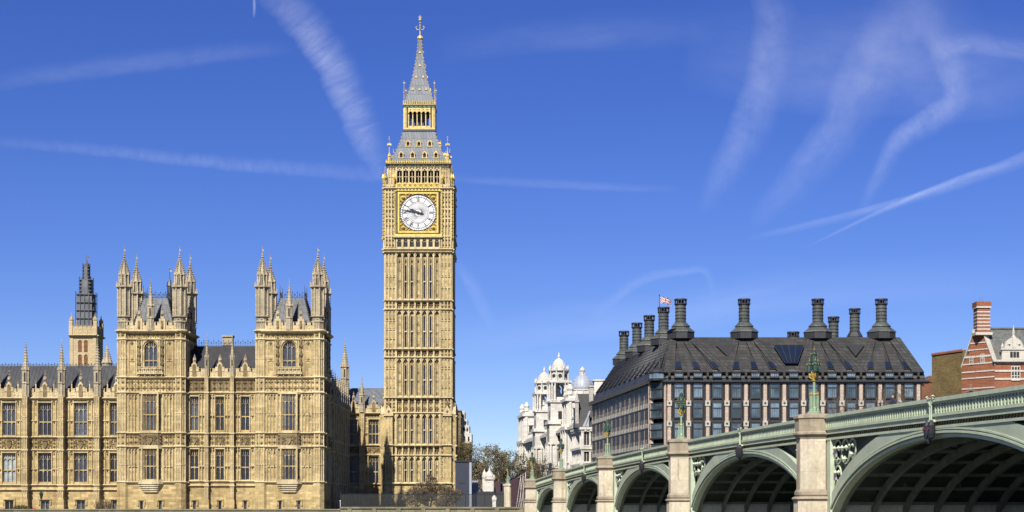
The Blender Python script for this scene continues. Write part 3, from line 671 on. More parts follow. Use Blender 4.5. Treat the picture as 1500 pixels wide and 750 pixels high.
for si, S in enumerate(sides):
    for m_ in ALL: m_.M = S @ T((0, -HW, 0))
    # walls: central field set back between the corner piers
    holes = []
    for (a, b, c0, c1) in stages:
        for i in (1, 2, 4, 5): holes.append((bx[i] - .13, bx[i] + .13, zt(c1), zt(c0)))
    wall_holes(wl, -4.05, 4.05, GZ - .5, zt(366), holes, .34, .3)
    if si in (0, 1):
        for (a, b, c0, c1) in stages:
            for i in (1, 2, 4, 5):
                h = zt(c0) - zt(c1); key = ('slit', round(h, 2))
                if key not in CACHE:
                    q = MB(); q.box(-.14, .14, .5, .54, 0, h); CACHE[key] = q.mesh('slit_window', 'pane')
                put(CACHE[key], 'slit_window', ck, S @ T((bx[i], -HW, zt(c1))))
    else:
        dk.box(-3, 3, .55, .6, GZ, zt(370))
    for s in (-1, 1):
        x0, x1 = sorted((s * 4.05, s * (HW - .02))); wl.box(x0, x1, 0, 1.6, GZ - .5, zt(366))
        for (a, b, c0, c1) in stages:
            panels(tr, x0 + .08, x1 - .08, zt(b) + .1, zt(a) - .35, 3, 0, .17, .15, True, (.25, .5, .75))
            for k in range(3):
                for q in (.25, .5, .75): cv.stud(x0 + .08 + (x1 - x0 - .16) * (k + .5) / 3, 0, zt(b) + (zt(a) - zt(b)) * q, .16, .22, .26)
    for (a, b, c0, c1) in stages:
        z0, z1 = zt(b), zt(a)
        for i in range(8):
            x = (-3.5 + i) * 1.145; tr.box(x - .14, x + .14, -.22, .36, z0, z1 - .2); tr.box(x - .055, x + .055, -.34, -.2, z0, z1 - .2)
        for i in range(7):
            x = bx[i]; arch_head(tr, x - .45, x + .45, z1 - .25, 1.0, -.12, .36, 3)
            tr.box(x - .3, x - .22, 0, .36, z0, z1 - 1.0); tr.box(x + .22, x + .3, 0, .36, z0, z1 - 1.0)
            cv.stud(x, .32, zt(c0) + .75, .22, .5, .3); cv.stud(x, .32, z1 - .65, .2, .3, .3)
            if i in (0, 3, 6):
                for q in (.1, .4, .62, .92):
                    zz = z0 + (z1 - z0) * q
                    for dx, dz in ((-.12, .12), (.12, .12), (-.12, -.12), (.12, -.12)): cv.stud(x + dx, .34, zz + dz, .1, .12, .2)
            else:
                zz = (zt(c0) + zt(c1)) / 2; tr.box(x - .22, x + .22, 0, .36, zz - .1, zz + .1)
        for i in (0, 1, 2, 3, 4, 5, 6): tr.box(bx[i] - .43, bx[i] + .43, -.05, .36, z0, z0 + .25)
    for (a, b) in bandsT:
        carve(cv, -4.0, 4.0, zt(b) + .2, zt(a) - .25, .3, 1.145, .22); string(tr, -HW - .1, HW + .1, zt(a) - .05, .3, .3); string(tr, -HW - .1, HW + .1, zt(b) + .02, .3, .3)
        for s in (-1, 1):
            x0, x1 = sorted((s * 4.05, s * HW)); panels(tr, x0 + .08, x1 - .08, zt(b) + .1, zt(a) - .2, 3, 0, .16, .14); carve(cv, x0 + .1, x1 - .1, zt(b) + .2, zt(a) - .25, 0, .64, .2)
        for i in range(8):
            x = (-3.5 + i) * 1.145; tr.box(x - .12, x + .12, -.25, .36, zt(b), zt(a)); cv.stud(x, -.25, zt(a) - .3, .18, .3, .25)
    string(tr, -HW - .15, HW + .15, zt(708), .5, .5); string(tr, -HW - .15, HW + .15, zt(369), .4, .35)
    wl.box(-HW - .15, HW + .15, -.28, .1, GZ - .5, zt(712))
    # corner buttresses of the base with gablets
    for s in (-1, 1):
        x = s * 5.35
        wl.box(x - .75, x + .75, -.75, .05, GZ - .5, zt(607)); tr.prism([(x - .85, zt(607)), (x + .85, zt(607)), (x, zt(594))], -.8, .05)
        cv.stud(x, -.8, zt(603), .3, .4, .2); cv.lathe(x, -.5, [(.16, zt(596)), (.22, zt(592)), (.03, zt(586))], 6)
        panels(tr, x - .6, x + .6, zt(700), zt(670), 2, -.75, .12, .12); panels(tr, x - .6, x + .6, zt(650), zt(612), 2, -.75, .12, .12)
        for q in (609, 652, 667, 708): string(tr, x - .85, x + .85, zt(q), .25, .35, -.75)
    # ---- corbelled clock stage
    H2 = 6.22; dy = HW - H2
    tr.prismx([(0, zt(372)), (dy, zt(367)), (dy, zt(365)), (.5, zt(365))][::-1], -H2, H2)
    wl.box(-H2 + .02, H2 - .02, dy + .05, 1.2, zt(366), zt(276)); string(tr, -H2 - .1, H2 + .1, zt(365), .35, .4, dy)
    for i in range(12): cv.lathe(-6.05 + i * 1.1, dy + .1, [(.05, zt(371)), (.22, zt(368)), (.25, zt(366.5))], 5)
    for i in range(7):
        x = (-3 + i) * 1.145; 
        for m2, u in ((dk, 0),): m2.box(x - .33, x + .33, dy + .0, dy + .3, zt(362.5), zt(354.5))
        arch_head(tr, x - .42, x + .42, zt(350), .9, dy - .2, dy + .04, 3); gd.stud(x, dy - .22, zt(350.5), .12, .25, .1)
        for s in (-1, 1): tr.box(x + s * .5 - .1, x + s * .5 + .1, dy - .25, dy + .06, zt(364), zt(349))
        tr.box(x - .4, x + .4, dy - .12, dy + .05, zt(364), zt(362))
    for s in (-1, 1):
        x0, x1 = sorted((s * 4.3, s * 6.0))
        for k in range(4):
            xx = x0 + (x1 - x0) * k / 3; tr.box(xx - .1, xx + .1, dy - .22, dy + .06, zt(363), zt(280)); tr.lathe(xx, dy - .1, [(.14, zt(280)), (.02, zt(274))], 4)
        for zz in (359, 352, 331, 324, 317, 310, 303, 296, 289):
            for k in range(3): cv.stud(x0 + (x1 - x0) * (k + .5) / 3, dy + .05, zt(zz), .2, .26, .3)
        for zz in (346, 320.5, 306.5, 282): tr.box(x0, x1, dy - .16, dy + .06, zt(zz) - .12, zt(zz) + .12)
        for k in range(3): arch_head(tr, x0 + (x1 - x0) * k / 3, x0 + (x1 - x0) * (k + 1) / 3, zt(283), .6, dy - .15, dy + .06, 2)
    # gilded dial frame
    D = 3.84; zc_ = zt(312)
    wl.box(-D - .3, D + .3, dy - .15, dy + .1, zt(346), zt(280))
    for a, b, mm in ((D + .12, D - .12, dk), (D - .12, D - .42, gd)):
        for s in (-1, 1):
            x0, x1 = sorted((s * a, s * b)); mm.box(x0, x1, dy - .42, dy, zc_ - a, zc_ + a); mm.box(-b, b, dy - .42, dy, *sorted((zc_ + s * a, zc_ + s * b)))
    gd.box(-D - .5, D + .5, dy - .5, dy, zt(346.5), zt(343.5)); gd.box(-D - .4, D + .4, dy - .36, dy, zt(281), zt(279.5)); tr.box(-D - .6, D + .6, dy - .6, dy, zt(348.5), zt(346.5))
    for i in range(26):
        x = -3.9 + i * .312; (gd if i % 2 else gr).box(x - .13, x + .13, dy - .32, dy, zt(279.4), zt(276.8))
    # corner gilt spandrels
    for s in (-1, 1):
        for q in (-1, 1):
            gx, gz = s * 2.75, zc_ + q * 2.75
            gd.blob(gx, dy - .3, gz, .42, .42)
            for k in range(14):
                a = math.pi * 2 * k / 14; gd.blob(gx + .62 * math.cos(a), dy - .28, gz + .62 * math.sin(a), .1, .1)
            for (u, v) in ((3.2, 1.6), (1.6, 3.2), (3.25, .95), (.95, 3.25), (3.2, 2.2), (2.2, 3.2), (2.0, 2.9), (2.9, 2.0)): gd.blob(s * u, dy - .28, zc_ + q * v, .17, .17)
    # gilt corner columns
    for xx in (-D - .55, D + .55, -H2 + .06, H2 - .06):
        gd.tube((xx, dy - .2, zt(350)), (xx, dy - .2, zt(262)), .08, .08, 6)
        for k in range(34): (gd if k % 2 else dk).blob(xx, dy - .2, zt(350) + k * (zt(266) - zt(350)) / 33, .15, .14)
        gd.lathe(xx, dy - .2, [(.12, zt(264)), (.3, zt(261)), (.25, zt(259)), (.03, zt(255))], 6)
    # openwork gilded balustrade below the belfry
    string(tr, -H2 - .15, H2 + .15, zt(276), .35, .35, dy); tr.box(-H2, H2, dy + .02, dy + .35, zt(276), zt(270))
    for s in (-1, 1):
        for k in range(4): x = s * (4.6 + k * .5); tr.stud(x, dy, zt(273), .18, .3, .15)
    for i in range(9):
        x = -3.9 + i * .975
        if i < 8:
            for a0 in range(8):
                a, b = a0 * math.pi / 4, (a0 + 1) * math.pi / 4; cxx = x + .4875; rr = .33
                gd.tube((cxx + rr * math.cos(a), dy - .12, zt(272.3) + rr * math.sin(a)), (cxx + rr * math.cos(b), dy - .12, zt(272.3) + rr * math.sin(b)), .08, .08, 4)
            gd.stud(x + .4875, dy - .05, zt(272.3), .15, .15, .15); gd.prism([(x, zt(269.5)), (x + .975, zt(269.5)), (x + .4875, zt(267.3))], dy - .16, dy)
        gd.box(x - .07, x + .07, dy - .16, dy, zt(276), zt(268))
    gd.box(-4, 4, dy - .14, dy, zt(276.5), zt(275.3)); gd.box(-4, 4, dy - .14, dy, zt(270), zt(269.2))
    # ---- belfry with seven openings
    H3 = 5.6; dy = HW - H3
    tr.M = wl.M = S @ T((0, -H3, 0)); cv.M = gd.M = gr.M = dk.M = tr.M
    holes = [((-3 + i) * 1.145 - .41, (-3 + i) * 1.145 + .41, zt(267.5), zt(247)) for i in range(7)]
    wall_holes(wl, -H3, H3, zt(276), zt(243), holes, 0, .6); dk.box(-4.2, 4.2, .75, .8, zt(269), zt(246))
    for i in range(8):
        x = (-3.5 + i) * 1.145; tr.box(x - .1, x + .1, -.25, .02, zt(268), zt(244)); tr.lathe(x, -.2, [(.14, zt(249)), (.03, zt(244))], 4)
    for i in range(7):
        x = (-3 + i) * 1.145; arch_head(tr, x - .42, x + .42, zt(247) + .02, .7, -.05, .3, 4); tr.prism([(x - .5, zt(249.5)), (x + .5, zt(249.5)), (x, zt(244.5))], -.16, -.02)
        dk.prism([(x - .26, zt(249)), (x + .26, zt(249)), (x, zt(246.6))], -.18, -.1); tr.box(x - .04, x + .04, .1, .2, zt(267), zt(250)); tr.box(x - .36, x + .36, .1, .2, zt(258) - .05, zt(258) + .05)
    for s in (-1, 1):
        x0, x1 = sorted((s * 4.1, s * 5.5)); panels(tr, x0, x1, zt(270), zt(246), 3, 0, .16, .12, True, (.5,))
        tr.lathe(s * (H3 + .45), -.45, [(.3, zt(276)), (.3, zt(262)), (.4, zt(261)), (.2, zt(254)), (.04, zt(243))], 8)
        tr.add([(s*H3, .1, zt(256)), (s*H3, -.1, zt(256)), (s*(H3+.4), -.4, zt(262)), (s*(H3+.4), -.2, zt(262))], [(0,1,2,3)])
    gr.box(-H3 - .15, H3 + .15, -.2, .1, zt(242.6), zt(240.8)); dk.box(-H3 - .2, H3 + .2, -.26, .1, zt(243.4), zt(242.5)); string(tr, -H3, H3, zt(244), .2, .25)
    for i in range(23): (gd if i % 3 else gr).stud(-5.5 + i * .5, -.2, zt(241.7), .17, .17, .12)
    dk.box(-H3 - .32, H3 + .32, -.38, .2, zt(240.8), zt(239))
    for i in range(36):
        x = -5.75 + i * .328; gd.box(x - .05, x + .05, -.36, -.28, zt(239), zt(234.5)); gd.blob(x, -.32, zt(234.3), .1, .12)
    gd.box(-5.8, 5.8, -.36, -.28, zt(236.8), zt(236.2)); gd.box(-5.8, 5.8, -.36, -.26, zt(239), zt(238.4))
    for m_ in ALL: m_.M = None
for m_ in ALL: m_.M = None
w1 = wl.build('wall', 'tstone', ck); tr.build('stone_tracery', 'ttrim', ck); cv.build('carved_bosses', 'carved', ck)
gd.build('gilding', 'goldframe', ck); gr.build('green_frieze', 'greenpaint', ck); dk.build('dark_openings', 'darkrecess', ck)
# ---- roofs
zr = lambda y, h: PZ(y, YT + HW - h)
sq = math.sqrt(2)
def sqprof(mb, prof, sub=1): mb.lathe(XT, YT + HW, [(h * sq, z_) for h, z_ in prof], 4, math.pi / 4)
LOW = [(5.3, 236), (4.85, 231), (4.25, 222), (3.75, 213), (3.35, 204), (3.0, 193)]
mb = MB(); sqprof(mb, [(h, zr(y, h)) for h, y in LOW]); rf = mb.build('lower_roof', 'leadblue', ck)
def edge_crockets(mb, prof, step=.55, r=.12):
    pts = [Vector((h, h, zr(y, h))) for h, y in prof]
    for a, b in zip(pts[:-1], pts[1:]):
        n = max(1, int((b - a).length / step))
        for k in range(n):
            p = a.lerp(b, (k + .5) / n)
            for sx in (-1, 1):
                for sy in (-1, 1): mb.blob(XT + sx * p.x, YT + HW + sy * p.y, p.z, r, r * 1.3)
mb = MB(); edge_crockets(mb, LOW, .6, .15)
def rooflvl(prof, y):
    for (h0, y0), (h1, y1) in zip(prof[:-1], prof[1:]):
        if y1 <= y <= y0: return h0 + (h1 - h0) * (y0 - y) / (y0 - y1)
def lucarne(x, y0, y1, prof, w_=.36):
    h = rooflvl(prof, y0); g, d = MB(), MB(); 
    for S in sides[:2]:
        base = S @ T((x, -h, zr(y0, h))); H = zr(y1, h) - zr(y0, h); 
        g, d = MB(), MB()
        d.box(-w_ * .6, w_ * .6, -.02, .9, 0, H * .62)
        for s in (-1, 1): g.box(s * w_ - .09, s * w_ + .09, -.16, .9, -.1, H * .62)
        g.prism([(-w_ - .2, H * .55), (w_ + .2, H * .55), (0, H)], -.2, .9); g.blob(0, -.1, H + .12, .12, .25); d.prism([(-w_ * .6, H * .56), (w_ * .6, H * .56), (0, H * .8)], -.22, -.18)
        g.box(-w_ - .15, w_ + .15, -.2, .1, -.15, 0)
        o = g.build('lucarne', 'goldstone', rf, base); d.build('opening', 'darkrecess', o, base) if False else None
        d.build('dark_opening', 'darkrecess', ck, base)
for x in (-2.0, 0, 2.0): lucarne(x, 214, 205, LOW)
for x in (-3.2, -1.1, 1.1, 3.2): lucarne(x, 231, 221, LOW)
for sx in (-1, 1):
    for sy in (-1, 1):
        x, y = XT + sx * 5.35, YT + HW + sy * 5.35; mb.tube((x, y, zt(238)), (x, y, zt(200)), .12, .05, 6)
        mb.lathe(x, y, [(.3, zt(238)), (.3, zt(229)), (.4, zt(228)), (.1, zt(222))], 6); mb.blob(x, y, zt(212), .4, .12); mb.box(x - .38, x + .38, y - .05, y + .05, zt(212), zt(209)); mb.blob(x, y, zt(200), .15, .2); mb.blob(x, y, zt(205), .25, .1)
mb.build('gilt_finials', 'goldstone', ck)
# ---- upper lantern (Ayrton stage)
H4 = 2.78; st, g2, d2, gg = MB(), MB(), MB(), MB()
for S in sides:
    for m_ in (st, g2, d2, gg): m_.M = S @ T((0, -H4, 0))
    y4 = lambda y: zr(y, H4)
    d2.box(-H4 - .27, H4 + .27, -.3, .2, y4(192.5), y4(190)); g2.box(-H4 - .15, H4 + .15, -.16, .2, y4(190), y4(187.4))
    for i in range(20): d2.lathe(-H4 - .2 + i * .31, -.2, [(.03, y4(195)), (.13, y4(192))], 4)
    for i in range(6):
        x = -2.0 + i * .8; g2.box(x - .085, x + .085, -.06, .2, y4(187.5), y4(158)); g2.blob(x, -.1, y4(166), .17, .2)
    for s in (-1, 1): g2.box(*sorted((s * 2.35, s * H4)), -.02, .35, y4(188), y4(157)); g2.box(*sorted((s * 2.5, s * 2.66)), -.16, .2, y4(188), y4(158)); d2.box(*sorted((s * 2.2, s * 2.32)), .0, .3, y4(187), y4(160))
    for i in range(5):
        x = -1.6 + i * .8; arch_head(g2, x - .34, x + .34, y4(163), .4, -.02, .15, 3); g2.box(x - .4, x + .4, 0, .15, y4(163), y4(157)); d2.stud(x, 0, y4(160.3), .14, .16, .04); g2.box(x - .35, x + .35, 0, .12, y4(187.4), y4(184.5))
    gg.box(-H4 - .05, H4 + .05, -.1, .2, y4(157.2), y4(155)); d2.box(-H4 - .15, H4 + .15, -.2, .2, y4(155), y4(153.5))
    for i in range(14): (g2 if i % 2 else d2).stud(-2.6 + i * .4, -.1, y4(156), .14, .14, .1)
    g2.box(-H4 - .2, H4 + .2, -.24, .2, y4(153.5), y4(152.4))
    for i in range(18): x = -2.85 + i * .335; g2.box(x - .05, x + .05, -.2, -.12, y4(152.4), y4(148.5)); g2.blob(x, -.16, y4(148.3), .09, .12)
    g2.box(-2.9, 2.9, -.2, -.13, y4(150.5), y4(150))
d2.M = CT; d2.box(-2.2, -1.0, -2.2, 2.2, zr(188, H4), zr(157, H4)) if False else d2.box(-1.1, 1.1, -1.1, 1.1, zr(190, H4), zr(154, H4)); d2.box(-H4 + .1, H4 - .1, -H4 + .1, H4 - .1, zr(155.5, H4), zr(154, H4)); d2.box(-H4 + .1, H4 - .1, -H4 + .1, H4 - .1, zr(190, H4), zr(189, H4))
g2.build('gilded_arcade', 'goldstone', ck); d2.build('dark_ironwork', 'iron', ck); gg.build('green_frieze', 'greenpaint', ck)
SP = [(2.6, 149), (2.5, 146), (1.95, 132), (1.35, 114), (.95, 97), (.55, 78), (.3, 58)]
mb = MB(); sqprof(mb, [(h, zr(y, h)) for h, y in SP]); sp = mb.build('spire', 'leadblue', ck)
mb = MB(); edge_crockets(mb, SP, .62, .14)
for x, y in ((-1.25, 132), (0, 132), (1.25, 132), (-.65, 114), (.65, 114), (0, 97), (0, 78)):
    h = rooflvl(SP, y)
    for S in sides[:2]:
        mb.M = S @ T((x, -h, zr(y, h))); mb.prism([(-.26, 0), (.26, 0), (0, .5)], -.14, .4); mb.M = None
X4, Y4 = XT, YT + HW
mb.lathe(X4, Y4, [(.3, zr(60, 0)), (.62, zr(56.5, 0)), (.5, zr(54, 0)), (.12, zr(51.5, 0)), (.1, zr(44, 0)), (.16, zr(42, 0)), (.07, zr(39, 0)), (.06, zr(24, 0))], 8)
for a in range(4):
    ca, sa = math.cos(a * math.pi / 2), math.sin(a * math.pi / 2)
    mb.path([(X4, Y4, zr(43, 0)), (X4 + .55 * ca, Y4 + .55 * sa, zr(43.5, 0)), (X4 + .8 * ca, Y4 + .8 * sa, zr(40, 0)), (X4 + .5 * ca, Y4 + .5 * sa, zr(38, 0))], .06, 4); mb.blob(X4 + .8 * ca, Y4 + .8 * sa, zr(40.5, 0), .15, .15)
mb.ball(X4, Y4, zr(29, 0), .28); mb.blob(X4, Y4, zr(34, 0), .25, .2); mb.box(X4 - .33, X4 + .33, Y4 - .05, Y4 + .05, zr(25.5, 0), zr(24.7, 0)); mb.blob(X4, Y4, zr(23.5, 0), .12, .2)
for sx in (-1, 1):
    for sy in (-1, 1):
        x, y = XT + sx * 2.8, YT + HW + sy * 2.8; mb.tube((x, y, zr(152, 2.8)), (x, y, zr(118, 2.8)), .08, .03, 5); mb.blob(x, y, zr(136, 2.8), .2, .25); mb.blob(x, y, zr(128, 2.8), .13, .1); mb.box(x - .2, x + .2, y - .04, y + .04, zr(122, 2.8), zr(121, 2.8))
mb.build('spire_finial', 'goldstone', ck)
# ---- dials
ROM = ['XII', 'I', 'II', 'III', 'IV', 'V', 'VI', 'VII', 'VIII', 'IX', 'X', 'XI']
def dial(S):
    W = S @ T((0, -6.22 - .2, zt(312))); r = 3.36
    mb = MB(); n = 64
    mb.add([(0, 0, 0)] + [(r * math.cos(2*math.pi*i/n), 0, r * math.sin(2*math.pi*i/n)) for i in range(n)], [(0, i + 1, (i + 1) % n + 1) for i in range(n)])
    o = mb.build('clock_dial', 'white', ck, W)
    k = MB()
    def ring(mbx, r0, r1, y0, n=64):
        for i in range(n):
            a, b = 2*math.pi*i/n, 2*math.pi*(i+1)/n
            mbx.add([(r0*math.cos(a), y0, r0*math.sin(a)), (r1*math.cos(a), y0, r1*math.sin(a)), (r1*math.cos(b), y0, r1*math.sin(b)), (r0*math.cos(b), y0, r0*math.sin(b))], [(0, 1, 2, 3)])
    ring(k, 3.22, 3.42, -.05); ring(k, 2.80, 2.88, -.03); ring(k, 1.95, 2.03, -.03); ring(k, 1.76, 1.8, -.03); ring(k, .6, .63, -.03)
    for i in range(60):
        a = 2*math.pi*i/60; w_ = .05 if i % 5 else .1; k.M = Matrix.Rotation(a, 4, 'Y'); k.box(-w_/2, w_/2, -.045, -.03, 2.86, 3.24); k.M = None
    for i in range(12):
        k.M = Matrix.Rotation(2*math.pi*(i+.0)/12, 4, 'Y'); k.box(-.025, .025, -.045, -.03, 2.03, 2.86); k.M = None
    for i in range(48):
        a = 2*math.pi*i/48; k.M = Matrix.Rotation(a, 4, 'Y'); k.box(-.012, .012, -.04, -.03, .62, 1.8); k.M = None
    def seg(mbx, x0, z0, x1, z1, w_):
        d = Vector((x1 - x0, z1 - z0)); nn = Vector((-d.y, d.x)).normalized() * w_ / 2
        mbx.add([(x0-nn.x, -.05, z0-nn.y), (x1-nn.x, -.05, z1-nn.y), (x1+nn.x, -.05, z1+nn.y), (x0+nn.x, -.05, z0+nn.y)], [(0, 1, 2, 3), (3, 2, 1, 0)])
    for i, s in enumerate(ROM):
        ws = {'I': .17, 'V': .36, 'X': .38}; tot = sum(ws[q] for q in s); x = -tot / 2
        k.M = Matrix.Rotation(2*math.pi*i/12, 4, 'Y')
        for q in s:
            c_ = x + ws[q] / 2; z0, z1 = 2.1, 2.75; hw = ws[q] * .36
            if q == 'I': seg(k, c_, z0, c_, z1, .06)
            if q == 'V': seg(k, c_ - hw, z1, c_, z0, .07); seg(k, c_ + hw, z1, c_, z0, .035)
            if q == 'X': seg(k, c_ - hw, z1, c_ + hw, z0, .07); seg(k, c_ + hw, z1, c_ - hw, z0, .035)
            x += ws[q]
        k.M = None
    k.build('dial_markings', 'black', o, W)
    for nm, ang, pts in (('minute_hand', 281, [(-.07, -1.0), (-.16, -.9), (-.1, -.2), (-.09, 0), (-.11, 1.2), (-.05, 3.05), (.05, 3.05), (.11, 1.2), (.09, 0), (.1, -.2), (.16, -.9), (.07, -1.0)]),
                         ('hour_hand', 293.5, [(-.1, -.7), (-.16, -.1), (-.16, .1), (-.13, .9), (-.3, 1.15), (-.12, 1.35), (0, 1.75), (.12, 1.35), (.3, 1.15), (.13, .9), (.16, .1), (.16, -.1), (.1, -.7)])):
        h = MB(); yy = -.16 if nm[0] == 'm' else -.1
        h.prism(list(reversed(pts)), yy - .03, yy); h.lathe(0, 0, [(.01, 0)], 4) if False else None
        h.M = Matrix.Rotation(-math.pi/2, 4, 'X') if False else None
        h.build(nm, 'black', o, W @ Matrix.Rotation(R(ang), 4, 'Y'))
    h = MB(); h.tube((0, -.2, 0), (0, 0, 0), .26, .26, 16); h.build('hub', 'black', o, W)
dial(sides[0]); dial(sides[1])

# ------------------------------------------------------------------ ventilation tower far behind the left wing
YV = 330.0; c = lambda x: PX(x, YV); z = lambda y: PZ(y, YV)
vx0, vx1 = c(103), c(140.5); vm = (vx0 + vx1) / 2; vw = (vx1 - vx0)
vt = thing('ventilation_tower', 'square pale stone tower with dark sheeted scaffold top behind the left wing', 'tower', (vm, YV + vw / 2, GZ))
wl, tr, dk, lv = MB(), MB(), MB(), MB()
wl.box(vx0 + .3, vx1 - .3, YV + .6, YV + vw - .3, GZ, z(478))
for S in (frame(vx0, YV, (1, 0)), frame(vx1, YV, (0, 1))):
    for m_ in (wl, tr, dk, lv): m_.M = S
    hs = [(vw * q - .38, vw * q + .38, z(a), z(b)) for q in (.38, .61) for a, b in ((516, 498), (537, 519))]
    wall_holes(wl, 0, vw, GZ, z(478), hs, 0, .5)
    for a, b, c0, c1 in hs:
        for i in range(10): lv.box(a, b, .12, .3, c0 + (c1 - c0) * i / 10, c0 + (c1 - c0) * (i + .55) / 10)
        dk.box(a, b, .42, .46, c0, c1); arch_head(tr, a - .03, b + .03, c1 + .02, .6, -.02, .2, 3)
    for x in (.25, vw - .25): tr.box(x - .32, x + .32, -.12, .1, GZ, z(492))
    string(tr, -.2, vw + .2, z(491), .5, .4); parapet(tr, 0, vw, z(491), z(477), 0, .8)
    for x in (.1, vw - .1): tr.box(x - .35, x + .35, -.2, .4, z(492), z(470))
for m_ in (wl, tr, dk, lv): m_.M = None
for sx in (vx0 + .2, vx1 - .2):
    for sy in (YV + .2, YV + vw - .2): pinnacle(vt, T((sx, sy, z(477))), z(461) - z(477), .7, 'cleanstone', .6)
wl.build('wall', 'cleanstone', vt); tr.build('stone_tracery', 'cleanstone', vt); dk.build('dark_openings', 'darkrecess', vt); lv.build('louvres', 'louvre', vt)
mb = MB(); ym = YV + vw / 2
for (px0, px1, ya, yb) in ((111, 138, 477, 430), (118, 136, 430, 408), (123, 132, 408, 388)):
    hw = (px1 - px0) / 2 / FPX * YV * .93; mb.lathe(vm, ym, [(hw * 1.25, z(ya)), (hw * 1.2, z(yb))], 4, math.pi / 4) if ya == 477 else mb.lathe(vm, ym, [(hw * 1.18, z(ya)), (hw * 1.12, z(yb))], 8)
    for q in range(5):
        for s in (-1, 1):
            for ax in (0, 1):
                u = -hw + 2 * hw * q / 4; p = (vm + u, ym + s * hw) if ax else (vm + s * hw, ym + u)
                mb.tube((*p, z(ya)), (*p, z(yb) + .6), .06, .06, 4)
    for q in range(5):
        zz = z(ya) + (z(yb) - z(ya)) * q / 4; mb.box(vm - hw - .06, vm + hw + .06, ym - hw - .06, ym + hw + .06, zz - .05, zz + .05)
mb.lathe(vm, ym, [(.6, z(388)), (.3, z(384)), (.05, z(376))], 6); mb.tube((vm, ym, z(380)), (vm, ym, z(370)), .05, .04); mb.box(vm, vm + .5, ym - .03, ym + .03, z(375), z(372))
mb.build('scaffold_top', 'scaffold', vt)
YQ = 300; mb = MB()
qx = PX(157, YQ)
mb.lathe(qx, YQ, [(.9, GZ), (.9, PZ(533, YQ)), (1.05, PZ(532, YQ)), (.6, PZ(524, YQ)), (.25, PZ(512, YQ)), (.08, PZ(506, YQ))], 8)
for i in range(7):
    for q in range(8): a = q * math.pi / 4 + math.pi / 8; rr = .95 - i * .12; mb.blob(qx + rr * math.cos(a), YQ + rr * math.sin(a), PZ(531 - i * 3.2, YQ), .13, .15)
mb.tube((qx, YQ, PZ(507, YQ)), (qx, YQ, PZ(499, YQ)), .05, .04)
o = mb.build('stone_turret', 'turret_stone'); tag(o, 'small crocketed stone turret peeping over the left wing roof beside the pavilion', 'turret')
# ------------------------------------------------------------------ the bridge
M['bgreen'] = paint('pale_green_bridge_paint', (.55, .62, .46), .55, .16, scale=.5, streak=.55, streak_col=(.26, .22, .13))
M['bgreen2'] = paint('light_green_mouldings', (.62, .71, .51), .5, .14, streak=.4, streak_col=(.22, .18, .09))
M['bdark'] = paint('recess_shade_green', (.035, .05, .035), .6, .3)  # near-black green painting shade into recesses and vaults, also backing the dentils
M['bunder'] = paint('shade_dark_rib_paint', (.17, .20, .165), .7, .3, streak=.5, streak_col=(.05, .045, .04))  # bridge green darkened for the shade under the deck
M['granite'] = masonry('pale_granite', (.84, .77, .62), var=.12, bw=3.0, bh=1.9, joint=.7, mortar=.012, stain=(.22, .14, .07), stain_amt=.8, warm=(.84, .8, .72))
M['granite_dark'] = masonry('weathered_granite_cap', (.46, .39, .29), var=.15, bw=1.6, bh=.9, stain=(.10, .07, .04), stain_amt=.6)
M['pierside'] = masonry('water_lit_pier_side', (.72, .76, .66), var=.08, bw=2.0, bh=.9, joint=.8, stain=(.3, .32, .26), stain_amt=.4)  # paled to carry light thrown up from the water
M['bgold'] = paint('gilded_dentils', (.60, .38, .08), .45, .3)
M['lampgreen'] = paint('green_lamp_paint', (.32, .44, .28), .4, .12)
M['lampdark'] = paint('dark_green_lantern', (.02, .06, .045), .35, .2)
M['lampglass'] = glass('lantern_glass', (.05, .09, .08), .1, .3)
M['shield_r'] = paint('red_enamel', (.28, .06, .05), .5); M['shield_b'] = paint('blue_enamel', (.07, .10, .2), .5); M['shield_w'] = paint('white_enamel', (.45, .46, .42), .5)
BX = 31.7; BD = Vector((-.1126, .9936, 0))
FB = frame(BX, 0, (-BD.x, -BD.y))         # local x = -distance along the bridge, y = into the deck, z up
br = thing('bridge', 'long pale green iron arch bridge on granite piers crossing the river', 'bridge', tuple(FB @ Vector((-125, 13, 0))))
def ztop(r): return E + 5.68 - 1.95 * ((r - 122) / 128) ** 2
piers = [30, 66, 105.5, 145, 183, 219]; ends = [0] + piers + [250]
BW = 26.0; ZS = E - 2.5
fp, mold, dkk, und, pier_m, dent = MB(), MB(), MB(), MB(), MB(), MB()
def strip(mb, ra, rb, f0, f1, y0, y1, n=24, cap=True):
    """ribbon of wall between heights f0(r) and f1(r) from y0 to y1"""
    rs = [ra + (rb - ra) * i / n for i in range(n + 1)]
    vs = []; fs = []
    for r in rs: vs += [(-r, y0, f0(r)), (-r, y0, f1(r)), (-r, y1, f1(r)), (-r, y1, f0(r))]
    for i in range(n):
        a, b = 4 * i, 4 * i + 4
        for k in range(4): fs.append((a + k, a + (k + 1) % 4, b + (k + 1) % 4, b + k))
    fs += [(0, 1, 2, 3), (4 * n + 3, 4 * n + 2, 4 * n + 1, 4 * n)]
    mb.add(vs, fs)
zo = lambda d: (lambda r: ztop(r) - d)
